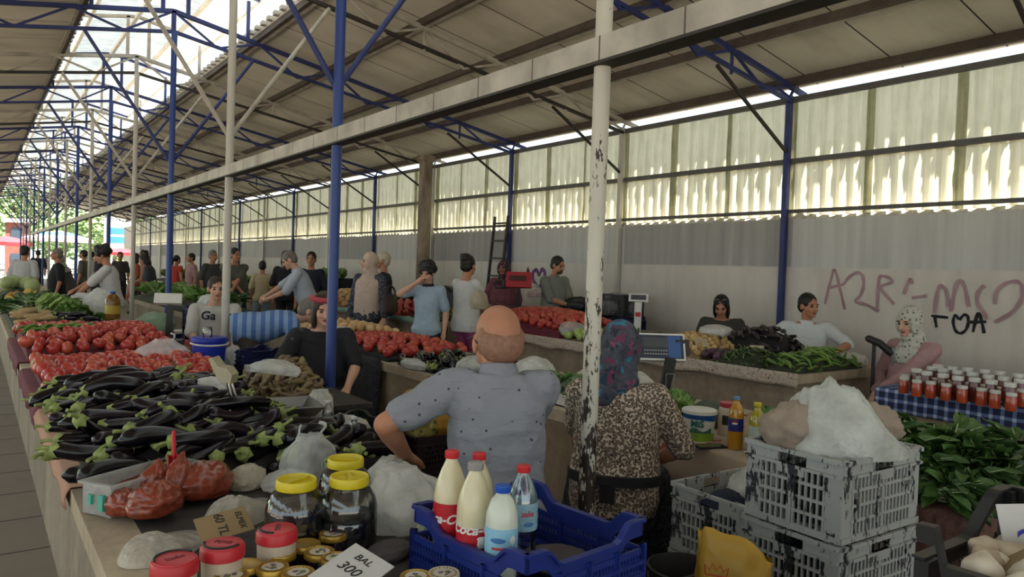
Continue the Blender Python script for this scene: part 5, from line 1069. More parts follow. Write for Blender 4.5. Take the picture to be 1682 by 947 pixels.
bag('clear wrapped tray beneath the tall white carrier bag', onpt(470, 800, H1 + .004), (.10, .08, .04), M_BAGW, 29, .4, .2, fr=3)
carrier('tall white carrier bag with knotted handles behind the yellow-lidded jars', onpt(508, 788, H1 + .004), .115, .095, .175, M_BAGW, 31, .4, .42)
carrier('big white plastic bag between the smooth pickle jar and the blue crate', onpt(664, 862, H1 + .004), .155, .12, .185, film('cloudy_white_bag', 'ecece8', .56, .3, .12), 33, .2, .5, handles=0, folds=7, lean=(-.02, .03))
carrier('white bag with something brown inside beside the bald man\'s hand', onpt(640, 800, H1 + .004), .10, .08, .11, M_BAGO, 35, .6, .5, handles=0, folds=7, fill=mat('dried_sheets', 'a08a68'))
bag('greenish bag of cheese at the blue crate\'s left corner', onpt(703, 915, H1 + .004), (.055, .05, .07), M_BAGG, 37, .1, .2)
bag('dark wrapped bundle behind the jam jars at the foot of the smooth pickle jar', onpt(640, 912, H1 + .004), (.08, .055, .025), cloth('dark_wrapping', '4a4344'), 39, .3, .25)
bag('crumpled white bag lying on top of the eggplants', onpt(345, 650, H1 + .17), (.10, .07, .06), M_BAGO, 41, -.2, .25)
carrier('white carrier bag of tomatoes behind the crumpled bag and beside the blue bucket', onpt(268, 600, H1 + .03), .20, .14, .20, M_BAGW, 43, .2, .3, fill=mat('tomatoes_in_bag', '9c3326', .5), handles=1)
bag('small pinkish white bag just left of the blue bucket', onpt(298, 612, H1 + .03), (.09, .08, .07), M_BAGO, 45, .4, .25)
bag('white bag draped over the heap of brown bean pods', onpt(452, 615, H1 + .20), (.17, .10, .055), M_BAGW, 47, .5, .25, .2, tilt=(0, .2))
carrier('small upright white bag beyond the metal scale tray', onpt(524, 682, H1 + .01), .085, .06, .14, M_BAGO, 49, .4, .6, handles=0)
# small water bottles
def bottle(label, p, rz, H, R, capm, liquid=None, lab=None, neck=.35, wall=M_PET, name='bottle', fillto=.9, shape='water', capr=.019):
    r = thing(name, label, 'bottle', p, rz); k = R; z = lambda q: H * q
    if shape == 'coke': prof = [(.3 * k, 0), (.85 * k, .004), (k, .025), (k, z(.12)), (.95 * k, z(.18)), (.96 * k, z(.42)), (k, z(.46)), (.99 * k, z(.60)), (.86 * k, z(.72)), (.60 * k, z(.83)), (.36 * k, z(.91)), (.016, z(.94)), (.016, z(.965))]
    elif shape == 'milk': prof = [(.3 * k, 0), (.9 * k, .004), (k, .02), (.92 * k, z(.08)), (k, z(.15)), (.95 * k, z(.22)), (k, z(.28)), (k, z(.62)), (.96 * k, z(.74)), (.70 * k, z(.86)), (.42 * k, z(.91)), (.42 * k, z(.955))]
    elif shape == 'oil': prof = [(.4 * k, 0), (.95 * k, .004), (k, .02), (k, z(.55)), (.98 * k, z(.70)), (.80 * k, z(.80)), (.45 * k, z(.88)), (.016, z(.92)), (.016, z(.955))]
    else: prof = [(.4 * k, 0), (.92 * k, .004), (k, .015)] + [(k * (.95 if i % 2 else 1.0), z(.06 + .045 * i)) for i in range(8)] + [(k, z(.44)), (k, z(.64)), (.93 * k, z(.72)), (.70 * k, z(.82)), (.42 * k, z(.90)), (.014, z(.93)), (.014, z(.96))]
    MB().lathe(prof, n=36).build('bottle_body', wall if liquid is None or wall is not M_PET else M_PET, r)
    if liquid is not None and wall is M_PET:
        pr = [(a * .95, b_ + .003 * (i == 0)) for i, (a, b_) in enumerate(prof) if b_ <= H * fillto]; pr = [(.001, pr[0][1])] + pr + [(pr[-1][0] * .98, H * fillto), (.001, H * fillto)]; MB().lathe(pr, n=30).build('liquid', liquid, r)
    MB().lathe([(capr * .96, H * .935), (capr, H * .94), (capr, H * .995), (capr * .9, H), (.001, H)], n=30, flute=lambda t, z_: 1 + .03 * math.sin(36 * t)).build('cap', capm, r)
    if lab:
        z0, z1, m = lab; MB().lathe([(R * 1.012, H * z0), (R * 1.015, H * (z0 + .01)), (R * 1.015, H * (z1 - .01)), (R * 1.012, H * z1)], n=40).build('label', m, r)
    return r
M_CAPR = mat('red_cap', 'bf2a30', .4, var=0); M_CAPB = mat('blue_cap', '1f4fb0', .4, var=0); M_CAPG = mat('grey_cap', '8f8d8b', .4, var=0); M_CAPW = mat('white_cap', 'c9c9c6', .4, var=0); M_MILK = mat('milk_filled_plastic', 'cdc3a2', .28, var=.04, coat=.4); M_MILK2 = mat('white_milk_plastic', 'c3c9bd', .28, var=.04, coat=.4); M_REDL = mat('red_label', 'ad1723', .4, var=.04); M_WINK = mat('white_ink', 'd8d4d0', .5, var=0); M_SKYL = mat('sky_blue_label', '86b4cc', .4, var=.12, scale=14)
for x, y, lab in ((538, 712, 'small clear water bottle behind the tall white carrier bag'), (580, 745, 'small clear water bottle with white cap at the counter edge behind the yellow lids')):
    p = at_h(x, y, H1 + .005); bottle(lab, (p.x, p.y, H1 + .004), 0, .165, .028, M_CAPW, None, (.30, .55, film('pale_label', 'c9d0d4', .5, .2)), capr=.015)
# blue crate with bottles
def blue_crate(label, p, rz, L, W_, H, m, dip=.055, name='plastic_crate', group=None):
    r = thing(name, label, 'crate', p, rz, group); mb = MB(); t = .008
    def prof(u):
        e = min(u, 1 - u); return H if e < .13 else (H - dip if e > .27 else H - dip * (.5 - .5 * math.cos(math.pi * (e - .13) / .14)))
    def wall(a, b_, n):
        a, b_ = V(a), V(b_); N = 26; d = (b_ - a); nrm = V((d.y, -d.x, 0)).normalized()
        top = [a + d * (i / N) + V((0, 0, prof(i / N))) for i in range(N + 1)]
        mb.loft([[p_ + V((0, 0, -.045)), p_ + V((0, 0, 0)) , p_ + nrm * -t, p_ + nrm * -t + V((0, 0, -.045))] for p_ in top])
        mb.loft([[p_ + nrm * .010 + V((0, 0, -.006)), p_ + nrm * .010 + V((0, 0, .003)), p_ - nrm * (t + .003) + V((0, 0, .003)), p_ - nrm * (t + .003) + V((0, 0, -.006))] for p_ in top])
        z1 = H - dip - .04; L_ = d.length; nb = int(L_ / .0125)
        for z in (.012, z1 * .36, z1 * .68, z1): mb.bar(a + V((0, 0, z)), b_ + V((0, 0, z)), t, .016)
        for q in range(n + 1): x0 = a + d * (q / n); mb.bar(x0 + V((0, 0, 0)), x0 + V((0, 0, H - dip - .02)), .022, t); mb.bar(x0 + nrm * .006, x0 + nrm * .006 + V((0, 0, H - dip - .02)), .006, .012)
        for i in range(nb): x0 = a + d * ((i + .5) / nb); mb.bar(x0, x0 + V((0, 0, z1)), .0055, t * .8)
        for z in (z1 * .34, z1 * .70): mb.bar(a + nrm * .006 + V((0, 0, z)), b_ + nrm * .006 + V((0, 0, z)), .010, .010)
    h, w = L / 2, W_ / 2; wall((-h, -w, 0), (h, -w, 0), 4); wall((h, -w, 0), (h, w, 0), 3); wall((h, w, 0), (-h, w, 0), 4); wall((-h, w, 0), (-h, -w, 0), 3)
    mb.build('crate_walls', m, r, smooth=False); mb = MB()
    for i in range(9): mb.box((-h + L * (i + .5) / 9, 0, .006), (L / 9 * .62, W_, .008))
    for i in range(5): mb.box((0, -w + W_ * (i + .5) / 5, .006), (L, .012, .010))
    mb.build('crate_floor', m, r, smooth=False); return r
M_BCR = mat('blue_crate_plastic', '1c2c74', .38, var=.12, scale=5); M_BCRD = mat('dark_blue_crate_plastic', '121a45', .5, var=.2); M_BLKC = mat('black_crate_plastic', '16161a', .45, var=.3); M_DGC = mat('dark_green_crate_plastic', '1c2422', .5, var=.25)
blue_crate('dark blue plastic crate in front holding milk and water bottles', (1.222, 1.555, H1 + .004), R_(6), .43, .45, .175, M_BCR, .045)
BZ = H1 + .035
def dirz(x, y): return math.atan2(-x, y)
p = (1.052, 1.680, BZ); b1 = bottle('tall reused cola bottle of milk with red cap, left rear in the blue crate', p, dirz(*p[:2]), .305, .046, M_CAPR, None, (.27, .56, M_REDL), wall=M_MILK, shape='coke'); label_text('Coca-Cola', .034, .0475, .130, -.45, M_WINK, b1, .35, .001)
p = (1.057, 1.570, BZ); b2 = bottle('reused cola bottle of milk with grey cap, front left in the blue crate', p, dirz(*p[:2]), .298, .046, M_CAPG, None, (.19, .46, M_REDL), wall=M_MILK, shape='coke', capr=.021); label_text('Coca-Cola', .036, .0475, .135, .25, M_WINK, b2, .35, .001)
mb = MB(); mb.lathe([(.007, 0), (.012, .006), (.010, .022), (.013, .024), (.011, .028), (.006, .030)], n=12); me = mb.mesh('label_picture', M_WINK)
for v in me.vertices: x, y, z = v.co; t_ = x / .0475 + .45; v.co = (.0475 * math.sin(t_), -.0478 * math.cos(t_) - (.001 if y < 0 else 0), .088 + z)
put('label_picture', me, b2)
p = (1.148, 1.690, BZ); bottle('milk bottle with red cap mostly hidden behind the grey-capped one', p, dirz(*p[:2]), .285, .044, M_CAPR, None, (.19, .46, M_REDL), wall=M_MILK, shape='coke')
p = (1.072, 1.468, BZ); b4 = bottle('white milk bottle with bright blue cap and sky blue label, nearest in the blue crate', p, dirz(*p[:2]), .262, .041, M_CAPB, None, (.28, .62, M_SKYL), wall=M_MILK2, shape='milk', capr=.020)
def patch(nm, m, parent, R, z, w, h, ang, kind='ball'):
    mb = MB(); mb.grid(10, 4, lambda u, v: (lambda t: V((R * math.sin(t), -R * math.cos(t), z + (v - .5) * h * (math.sin(math.pi * min(.97, max(.03, u))) ** .5 if kind == 'ball' else 1))))(ang + (u - .5) * w / R)); return put(nm, mb.mesh(nm, m), parent)
patch('label_hills', mat('dark_green_print', '2f4a34', .5, var=.3, scale=60), b4, .0418, .085, .09, .018, 0, 'q'); patch('label_emblem', mat('blue_print', '3c6ea6', .5, var=0), b4, .0418, .135, .04, .014, -.2); patch('label_red_line', mat('red_print', 'a5454d', .5, var=0), b4, .0418, .115, .04, .007, -.1, 'q'); patch('label_white_spot', M_WINK, b4, .0419, .135, .016, .022, .75)
p = (1.195, 1.545, BZ); b5 = bottle('clear water bottle with red cap and pale blue label in the blue crate', p, dirz(*p[:2]), .278, .041, M_CAPR, None, (.40, .66, film('blue_water_label', 'a5cfe0', .82, .3, .2)), capr=.0185); label_text('saka', .021, .0422, .158, .35, mat('red_print', 'a5454d'), b5, .3, .0006); patch('label_wave', mat('blue_print', '3c6ea6'), b5, .0422, .13, .03, .012, .45)
bag('dark wet contents lying under the bottles in the blue crate', (1.30, 1.52, BZ), (.10, .10, .02), cloth('dark_wrapping', '4a4344'), 51, 0, .2)
# grey market crates
M_GCR = paint_peel('worn_grey_crate', 'a2a4a2', '26282e', .548, '1f2126', rough=.6)
def grey_crate(label, p, rz, L, W_, H, m=M_GCR, group=None):
    r = thing('market_crate', label, 'crate', p, rz, group); mb = MB(); t = .010
    for sx in (1, -1):
        for sy in (1, -1): mb.box((sx * (L / 2 - .03), sy * (W_ / 2 - .004), H / 2), (.06, .010, H)); mb.box((sx * (L / 2 - .004), sy * (W_ / 2 - .03), H / 2), (.010, .06, H))
    for (a, b_, nm) in (((-L / 2, -W_ / 2), (L / 2, -W_ / 2), 'l'), ((L / 2, -W_ / 2), (L / 2, W_ / 2), 's'), ((L / 2, W_ / 2), (-L / 2, W_ / 2), 'l'), ((-L / 2, W_ / 2), (-L / 2, -W_ / 2), 's')):
        a, b_ = V((*a, 0)), V((*b_, 0)); d = (b_ - a); e = d.normalized(); nr = V((e.y, -e.x, 0)); LL = d.length; in0, in1 = a + e * .05, b_ - e * .05
        for z, hh, o in ((H - .008, .014, .008), (H - .055, .010, .006), (.012, .02, .0)): mb.bar(a + nr * o + V((0, 0, z)), b_ + nr * o + V((0, 0, z)), .014, hh)
        for q in (.32, .68): 
            c0 = a.lerp(b_, .5); 
        zt = H - .055; hx = .055
        mid = a.lerp(b_, .5)
        for s0, s1 in ((a + e * .03, mid - e * hx), (mid + e * hx, b_ - e * .03)): mb.bar(s0 + V((0, 0, H - .032)), s1 + V((0, 0, H - .032)), t * .7, .05)
        for i in range(4): z = zt - (zt - .02) * (i + 1) / 4; mb.bar(in0 + V((0, 0, z)), in1 + V((0, 0, z)), t, .010)
        mb.bar(mid, mid + V((0, 0, zt)), .016, t)
        n = int((LL - .1) / .0215)
        for i in range(n): x0 = in0.lerp(in1, (i + .5) / n); mb.bar(x0 + V((0, 0, .01)), x0 + V((0, 0, zt)), .0085, t * .7)
        mb.bar(mid - e * .05 + nr * .004 + V((0, 0, zt - .012)), mid + e * .05 + nr * .004 + V((0, 0, zt - .012)), t, .034)
    mb.build('crate_walls', m, r, smooth=False); mb = MB()
    for i in range(10): mb.box((-L / 2 + L * (i + .5) / 10, 0, .006), (L / 10 * .7, W_ - .01, .010))
    mb.build('crate_floor', m, r, smooth=False); return r
ca, cb, cc = at_h(1378, 757, .935), at_h(1236, 716, .935), at_h(1505, 731, .935); gx = (cc - ca); gy = (cb - ca); gl, gw = gx.length, gy.length; gr = math.atan2(gx.y, gx.x); gc = ca + gx / 2 + gy / 2
HC = .275
for i, lab in enumerate(('topmost worn grey market crate holding the cloth and white bag', 'worn grey market crate directly under the topmost one', 'worn grey market crate at the bottom of the stack')):
    grey_crate(lab, (gc.x, gc.y, .935 - HC * (i + 1)), gr, gl, gw, HC - .004, group='stack of grey crates')
MB_ = MB().box((0, 0, .054), (gl * .9, gw * .9, .108)); o = MB_.build('wooden_pallet', M_BRD, smooth=False, loc=(gc.x, gc.y, 0), rz=gr); tag(o, 'wooden base under the stack of grey crates', 'pallet')
ey = gy.normalized(); gc2 = gc + ey * (gw + .03)
grey_crate('worn grey crate beside the stack with a printed bag lying in it', (gc2.x, gc2.y, .67 - HC), gr, gl, gw, HC - .004); grey_crate('worn grey crate under the one with the printed bag', (gc2.x, gc2.y, .67 - 2 * HC), gr, gl, gw, HC - .004)
o = MB().box((0, 0, .058), (gl * .9, gw * .9, .118)).build('wooden_pallet', M_BRD, smooth=False, loc=(gc2.x, gc2.y, 0), rz=gr); tag(o, 'wooden base under the crate with the printed bag', 'pallet')
pb = bag('white plastic bag printed blue and red in the grey crate', (gc2.x + .07, gc2.y, .56), (.15, .12, .11), M_BAGO, 53, .4, .25, .2); MB().ball((-.02, -.115, .085), (.05, .012, .04), None, 12, 8).build('print', mat('blue_print', '3c6ea6'), pb); MB().ball((.05, -.10, .06), (.025, .012, .02), None, 10, 8).build('print', mat('red_print', 'a5454d'), pb)
bag('dark blue bag lining the grey crate with the printed bag', (gc2.x - .08, gc2.y + .03, .45), (.12, .12, .13), cloth('dark_blue_bag', '20273a'), 55, .4, .2)
bag('dark cloth filling the topmost grey crate', (gc.x, gc.y, .672), (.20, .15, .13), cloth('dark_liner', '1b171a'), 64, gr, .08)
bag('dark cloth filling the second grey crate', (gc.x, gc.y, .398), (.20, .15, .12), cloth('dark_liner', '1b171a'), 66, gr, .08)
M_TAN = cloth('tan_cloth', '8f8072', .08)
bag('folded tan cloth hanging over the rear corner of the top crate', (gc.x - .125, gc.y + .08, .92), (.13, .11, .095), M_TAN, 57, .5, .38, .25, 'folded_cloth', 'cloth', fr=1.9)
bag('bunched tan cloth at the right corner of the top crate', (gc.x + .19, gc.y - .02, .925), (.09, .12, .085), M_TAN, 59, .5, .35, .1, 'folded_cloth', 'cloth', fr=1.9)
M_MILKY = film('milky_bag', 'd9dcd7', .74, .3, .14)
heapbag('large milky plastic bag heaped over the top grey crate', gc.x + .03, gc.y - .02, gr - .12, .50, .42, .205, .915, M_MILKY, 3)
bag('clear crumpled film at the front edge of the top crate under the milky bag', (gc.x - .02, gc.y - .12, .905), (.17, .06, .07), M_BAGW, 62, .1, .35, fr=3)
# yellow bag with a red drawn crown, black bucket
p = at_h(1205, 935, .60); yb_ = thing('plastic_bag', 'yellow carrier bag printed with a red crown at the bottom edge', 'bag', (p.x, p.y, .52), 0)
def ysk(u, v):
    t = 2 * math.pi * u; c_, s_ = math.cos(t), math.sin(t); w = .115 * (1 - .06 * v); d_ = .075 * max(0, 1 - v) ** .7 + .006; tp = .155 + .06 * (-c_ * .6 - .25 * abs(c_)) - .02 * c_ * c_
    n = noise.noise(V((c_ * 2, s_ * 2, v * 2.5))) + .5 * abs(noise.noise(V((c_ * 5, s_ * 5, v * 5)))); x = math.copysign(abs(c_) ** .7, c_) * w * (1 + .06 * n); y = math.copysign(abs(s_) ** .7, s_) * d_ * (1 + .25 * n)
    return V((x, y, max(0, v * (tp + .03) * (1 + .08 * n))))
MB().grid(64, 24, ysk).build('bag_film', mat('yellow_bag_plastic', 'a57f25', .45, var=.12, bump=.3, bscale=14), yb_, angle=80)
CR = [(-.03, 0), (.03, 0), (.036, .028), (.02, .014), (.012, .034), (0, .014), (-.012, .036), (-.02, .014), (-.034, .03), (-.03, 0)]
fz = facez(p) + .6; MB().tube([V((x - .05, -.083, .085 + z)) for x, z in CR], .0022, 6).build('crown_print', mat('red_crown_ink', 'a83a1e', .6, var=0), yb_); yb_.rotation_euler = (0, 0, facez(p))
o = MB().lathe([(.10, 0), (.12, .5), (.128, .505), (.128, .52), (.12, .522), (.115, .50), (.09, .02), (.001, .02)], (0, 0, 0), 36).build('bucket', M_BLKP, None, loc=(*at_h(1125, 925, .53).xy, .0)); tag(o, 'black bucket between the yellow bag and the blue crate', 'bucket')
pk = grey_crate('dark crate standing under the yellow carrier bag', (p.x, p.y, .24), gr, .42, .34, .275, M_BLKC); pk2 = grey_crate('lower dark crate under the yellow carrier bag', (p.x, p.y, 0), gr, .42, .34, .238, M_BLKC)
# black crate of garlic with white sign, lower right
gp = V((1.83, .50, .70)); gr2 = R_(2)
def garlic_crate(): 
    r = thing('plastic_crate', 'black lattice crate of garlic at the lower right corner', 'crate', gp, gr2); mb = MB(); L, W_, H = .50, .42, .24
    def pf(u): q = (u - .45) / .4; q = min(1, max(0, q)); return H - .02 * u + .09 * q * q * (3 - 2 * q)
    for a, b_ in (((-L / 2, W_ / 2), (L / 2, W_ / 2)), ((-L / 2, -W_ / 2), (L / 2, -W_ / 2)), ((-L / 2, -W_ / 2), (-L / 2, W_ / 2)), ((L / 2, -W_ / 2), (L / 2, W_ / 2))):
        a, b_ = V((*a, 0)), V((*b_, 0)); d = b_ - a; lo = abs(d.x) > .3; pr = pf if lo else (lambda u: pf(u) if min(u, 1 - u) < .12 else H + (.04 if 0 else 0)); N = 24; nr = V((d.y, -d.x, 0)).normalized()
        top = [a + d * (i / N) + V((0, 0, pr(i / N))) for i in range(N + 1)]
        mb.loft([[q + V((0, 0, -.035)) + nr * .006, q + nr * .006, q - nr * .006, q + V((0, 0, -.035)) - nr * .006] for q in top]); mb.loft([[q + V((0, 0, -.002)) + nr * .014, q + V((0, 0, .004)) + nr * .014, q - nr * .012 + V((0, 0, .004)), q - nr * .012] for q in top])
        n = int(d.length / .022)
        for i in range(n):
            x0, x1 = a + d * (i / n), a + d * ((i + 1) / n); ht = H - .03
            for j in range(6): z0, z1 = ht * j / 6, ht * (j + 1) / 6; (mb.bar(x0 + V((0, 0, z0)), x1 + V((0, 0, z1)), .003) if (i + j) % 2 else mb.bar(x1 + V((0, 0, z0)), x0 + V((0, 0, z1)), .003))
    for sx in (1, -1):
        for sy in (1, -1): mb.box((sx * (L / 2 - .02), sy * (W_ / 2 - .01), (H + (.07 if sx > 0 else 0)) / 2), (.05, .028, H + (.07 if sx > 0 else 0) - .004))
    mb.box((0, 0, .006), (L, W_, .008)); mb.build('crate_walls', M_BLKC, r, smooth=False); return r
garlic_crate()
M_GAR = m_skin('garlic_skin', ['b9ac9a', 'c9bfae', 'a5937c'], .6)
GARL = simple('garlic_bulb', 'garlic', MB().ball((0, 0, 0), (.032, .032, .028), None, 20, 12, fn=lambda p, d: V((p.x * (1 + .06 * math.cos(8 * math.atan2(d.y, d.x))), p.y * (1 + .06 * math.cos(8 * math.atan2(d.y, d.x))), p.z + .016 * max(0, d.z) ** 10))).mesh('garlic_bulb', M_GAR, angle=80))
bag('sack filling under the garlic in the black crate', gp + V((0, 0, .01)), (.22, .18, .17), cloth('sacking', '7d6a4e'), 65, 0, .05)
for i in range(46): dup(GARL, gp + V((rd.uniform(-.21, .21), rd.uniform(-.17, .17), .205 + rd.uniform(0, .02))), (rd.uniform(-1, 1), rd.uniform(-1, 1), rd.uniform(0, 6)), 'garlic bulb in the black crate at the lower right corner', rd.uniform(.95, 1.25), 'garlic in the black crate')
sp_ = at_z(1728, 890, 1.62); card('white card with blue handwriting standing in the garlic crate', sp_, (R_(74), R_(-8), R_(-52)), .19, .165, M_WCARD, (('200', .10, -.005, -.01, .2),), mat('blue_ink', '2a2f8f', .5, var=0))
grey_crate('black crate under the garlic crate', (gp.x, gp.y, .36), gr2, .50, .40, .336, M_BLKC); grey_crate('lowest black crate under the garlic crate', (gp.x, gp.y, 0), gr2, .50, .40, .356, M_BLKC)
# ================================================================= middle distance
# preserve jars on the blue checked counter
def m_check():
    m, t, b = newmat('blue_checked_cloth'); tc = t.node('ShaderNodeTexCoord'); sp = t.node('ShaderNodeSeparateXYZ'); t.link(tc.outputs['Object'], sp.inputs[0])
    def st(o): return t.math('LESS_THAN', t.math('FRACT', t.math('DIVIDE', o, .064)), .34)
    h = t.math('ADD', t.math('MULTIPLY', st(sp.outputs[1]), .5), t.math('MULTIPLY', st(t.math('ADD', sp.outputs[2], t.math('MULTIPLY', sp.outputs[0], 1.0))), .5))
    t.link(t.ramp(h, [(.0, srgb('1a2140')), (.3, srgb('55658f')), (.8, srgb('a5abbd'))], 'CONSTANT'), b.inputs['Base Color']); b.inputs['Roughness'].default_value = .85; return m
M_CHK = m_check()
mb = MB(); mb.grid(1, 1, lambda u, v: V((5.07 + .98 * u, .3 + 2.29 * v, .787))); n = 70
mb.grid(n, 5, lambda u, v: V((5.065 - .008 * abs(math.sin(u * 40)) * v, .3 + 2.29 * u, .787 - .155 * v))); mb.grid(20, 5, lambda u, v: V((5.065 + .98 * u, 2.592 + .006 * abs(math.sin(u * 20)) * v, .787 - .155 * v)))
me = modmesh(mb.mesh('checked_cloth', M_CHK, angle=60), ('SOLIDIFY', dict(thickness=.003))); tag(put('checked_cloth', me), 'blue and white checked tablecloth on the counter of jars', 'tablecloth')
M_PST = mat('tomato_paste', 'a03f22', .3, var=.15, coat=.6); M_PSTD = mat('dark_red_preserve', '5b2019', .3, var=.2, coat=.6); M_JLID = mat('white_jar_lid', 'bdbab4', .45, var=.03)
def pjar(mat_, H, R, lab, p, grp):
    r = thing('preserve_jar', lab, 'jar', p, 0, grp); MB().lathe([(.001, 0), (R * .92, 0), (R, .006), (R, H * .68), (R * .86, H * .80), (R * .86, H * .84)], n=24).build('jar_body', mat_, r); MB().lathe([(R * .9, H * .82), (R * .97, H * .83), (R * .97, H * .98), (R * .9, H), (.001, H)], n=24).build('lid', M_JLID, r); return r
J1 = pjar(M_PST, .105, .030, 'x', (0, 0, -50), 'x'); J2 = pjar(M_PSTD, .15, .034, 'x', (0, 0, -50), 'x'); GONE += [J1, J2]
fr = [(357, 605), (427, 620), (505, 628), (590, 640), (680, 652), (787, 665), (862, 678), (952, 692), (1012, 672)]; f2 = [(360, 590), (447, 602), (524, 610), (584, 618), (645, 630), (722, 635), (783, 645), (865, 657), (942, 668)]
bk = [(425, 557), (510, 546), (545, 535), (490, 572), (573, 557), (572, 585), (625, 545), (653, 568), (655, 599), (708, 553), (735, 578), (748, 608), (805, 563), (825, 592), (843, 620), (888, 572), (910, 602), (945, 635), (988, 585), (1000, 614)]
ORD = ['leftmost', 'second from the left', 'third from the left', 'fourth from the left', 'fifth from the left', 'sixth from the left', 'seventh from the left', 'eighth from the left', 'ninth from the left']
pts = []
def putjar(J, lst, Ht, row):
    for i, (x, y) in enumerate(lst):
        p = at_h(1380 + x / 3.38, 440 + y / 3.38, .79 + Ht)
        for q in pts:
            d = V((p.x - q.x, p.y - q.y, 0)); 
            if d.length < .066: p = p + d.normalized() * (.066 - d.length)
        pts.append(p); dup(J, (p.x, p.y, .79), (0, 0, rd.uniform(0, 6)), (('short orange preserve jar with white lid in the ' + row + ' row, ' + ORD[i]) if i < 9 and row != 'rear' else 'tall dark red preserve jar with white lid at the back of the checked cloth'), 1.0, 'preserve jars ' + row + ' row')
putjar(J1, fr, .105, 'front'); putjar(J1, f2, .105, 'second'); putjar(J2, bk, .15, 'rear')
# graffiti: thin paint strokes on the plaster
def wpt(x, y): p = at_X(x, y, XW - .004); return p
def stroke(label, lines, m, w):
    mb = MB()
    for li, ln in enumerate(lines):
        Q = [ln[0]]
        for i in range(len(ln) - 1):      # smooth the hand-drawn line
            p0, p1, p2, p3 = ln[max(0, i - 1)], ln[i], ln[i + 1], ln[min(len(ln) - 1, i + 2)]
            for k_ in (1, 2, 3, 4):
                t = k_ / 4; Q.append(tuple(.5 * (2 * p1[j] + (p2[j] - p0[j]) * t + (2 * p0[j] - 5 * p1[j] + 4 * p2[j] - p3[j]) * t * t + (3 * p1[j] - p0[j] - 3 * p2[j] + p3[j]) * t ** 3) for j in (0, 1)))
        P_ = [wpt(x, y) - V((.0012 * li, 0, 0)) for x, y in Q]; rows = []
        for i, p_ in enumerate(P_):
            d = (P_[min(i + 1, len(P_) - 1)] - P_[max(i - 1, 0)]).normalized(); s_ = V((0, -d.z, d.y)) * w / 2 * (.75 + .35 * abs(math.sin(i * .7 + li))); rows += [p_ - s_, p_ + s_]
        mb.add(rows, [(2 * i, 2 * i + 1, 2 * i + 3, 2 * i + 2) for i in range(len(P_) - 1)])
    me = mb.mesh('graffiti', m, smooth=False); return tag(put('graffiti', me), label, 'graffiti')
def z3(*pts): return [(1380 + x / 3.38, 440 + y / 3.38) for x, y in pts]
M_PKS = mat('faded_pink_spray', 'a08085', .9, var=.15); M_BKS = mat('black_spray', '1a1a1e', .8, var=.1); M_PUS = mat('purple_spray', '6a4a74', .9, var=.2)
stroke('large faded pink spray-painted letters with a heart on the right wall', [z3((-85, 200), (-50, 60), (-30, 10), (0, 120), (25, 230)), z3((-65, 110), (20, 90)), z3((20, 90), (50, 50), (95, 25), (125, 45), (130, 100), (110, 155), (85, 185), (150, 205), (215, 240)), z3((205, 225), (215, 70), (230, 45), (275, 55), (285, 80), (225, 110), (300, 200)), z3((355, 145), (385, 60), (400, 90)), z3((400, 165), (480, 155)), z3((525, 250), (540, 140), (560, 95), (590, 130), (600, 215)), z3((615, 240), (635, 130), (660, 70), (690, 100), (715, 215)), z3((800, 95), (765, 140), (765, 200), (800, 250), (815, 285)), z3((860, 200), (870, 130), (920, 85), (985, 75), (1015, 110), (1005, 180), (950, 250), (860, 300))], M_PKS, .032)
stroke('small black spray-painted letters TOA beside the woman in pink', [z3((505, 265), (600, 275)), z3((525, 268), (535, 330)), z3((660, 285), (640, 262), (628, 295), (640, 345), (670, 362), (700, 340), (712, 295), (705, 262), (685, 262), (662, 288)), z3((738, 355), (765, 250), (785, 290), (800, 362)), z3((715, 300), (812, 298))], M_BKS, .028)
Z8 = lambda *pts: [(660 + x / 4.304, 380 + y / 4.304) for x, y in pts]
stroke('dull red spray-painted letter A left of the man in grey-green polo', [Z8((880, 400), (892, 255), (912, 400)), Z8((878, 350), (910, 350))], mat('dull_red_spray', '6d3a42', .9, var=.2), .05)
stroke('purple and blue spray-painted heart left of the man in grey-green polo', [Z8((965, 400), (930, 345), (930, 285), (955, 275), (970, 305), (990, 270), (1010, 285), (1005, 345), (965, 400))], M_PUS, .07)
# middle counter goods near the post: bucket, jar, bottles, phone, scale
p = at_h(1152, 728, H2 + .006); p.y += .06; p.x += .05
bk_ = thing('yoghurt_bucket', 'white yoghurt bucket with blue and green print reading MiS', 'bucket', (p.x, p.y, H2 + .008), dirz(p.x, p.y)); R0, R1, HB = .072, .082, .150
def cone_r(z): return R0 + (R1 - R0) * z / HB
MB().lathe([(.001, 0), (R0, 0), (R1, HB), (R1 - .003, HB)], n=40).build('bucket_body', M_PLW, bk_); MB().lathe([(R1 - .002, HB - .012), (R1 + .006, HB - .012), (R1 + .006, HB + .004), (R1, HB + .008), (.001, HB + .008)], n=40).build('lid', M_PLW, bk_)
def band(nm, z0, z1, m, amp=0, a0=-2.4, a1=2.4, k_=1.006): MB().grid(40, 5, lambda u, v: (lambda t, z: V((cone_r(z) * k_ * math.sin(t), -cone_r(z) * k_ * math.cos(t), z)))(a0 + (a1 - a0) * u, z0(u) + (z1(u) - z0(u)) * v)).build(nm, m, bk_)
band('blue_print', lambda u: .114 - .022 * max(0, u - .5) * 2, lambda u: HB - .013, mat('royal_blue_print', '1f4a86', .4, var=0)); band('green_print', lambda u: .006, lambda u: .048 + .008 * math.sin(u * 12 + 1), mat('grass_green_print', '7d9c2e', .4, var=.2, scale=40)); band('hill_print', lambda u: .046, lambda u: .064 + .008 * math.sin(u * 8), mat('deep_green_print', '3f6b58', .4, var=.3, scale=40), 0, -.6, .9, 1.01)
label_text('MiS', .046, .0818, .092, -.1, mat('teal_ink', '1e5a55', .5, var=0), bk_, 0, .002)
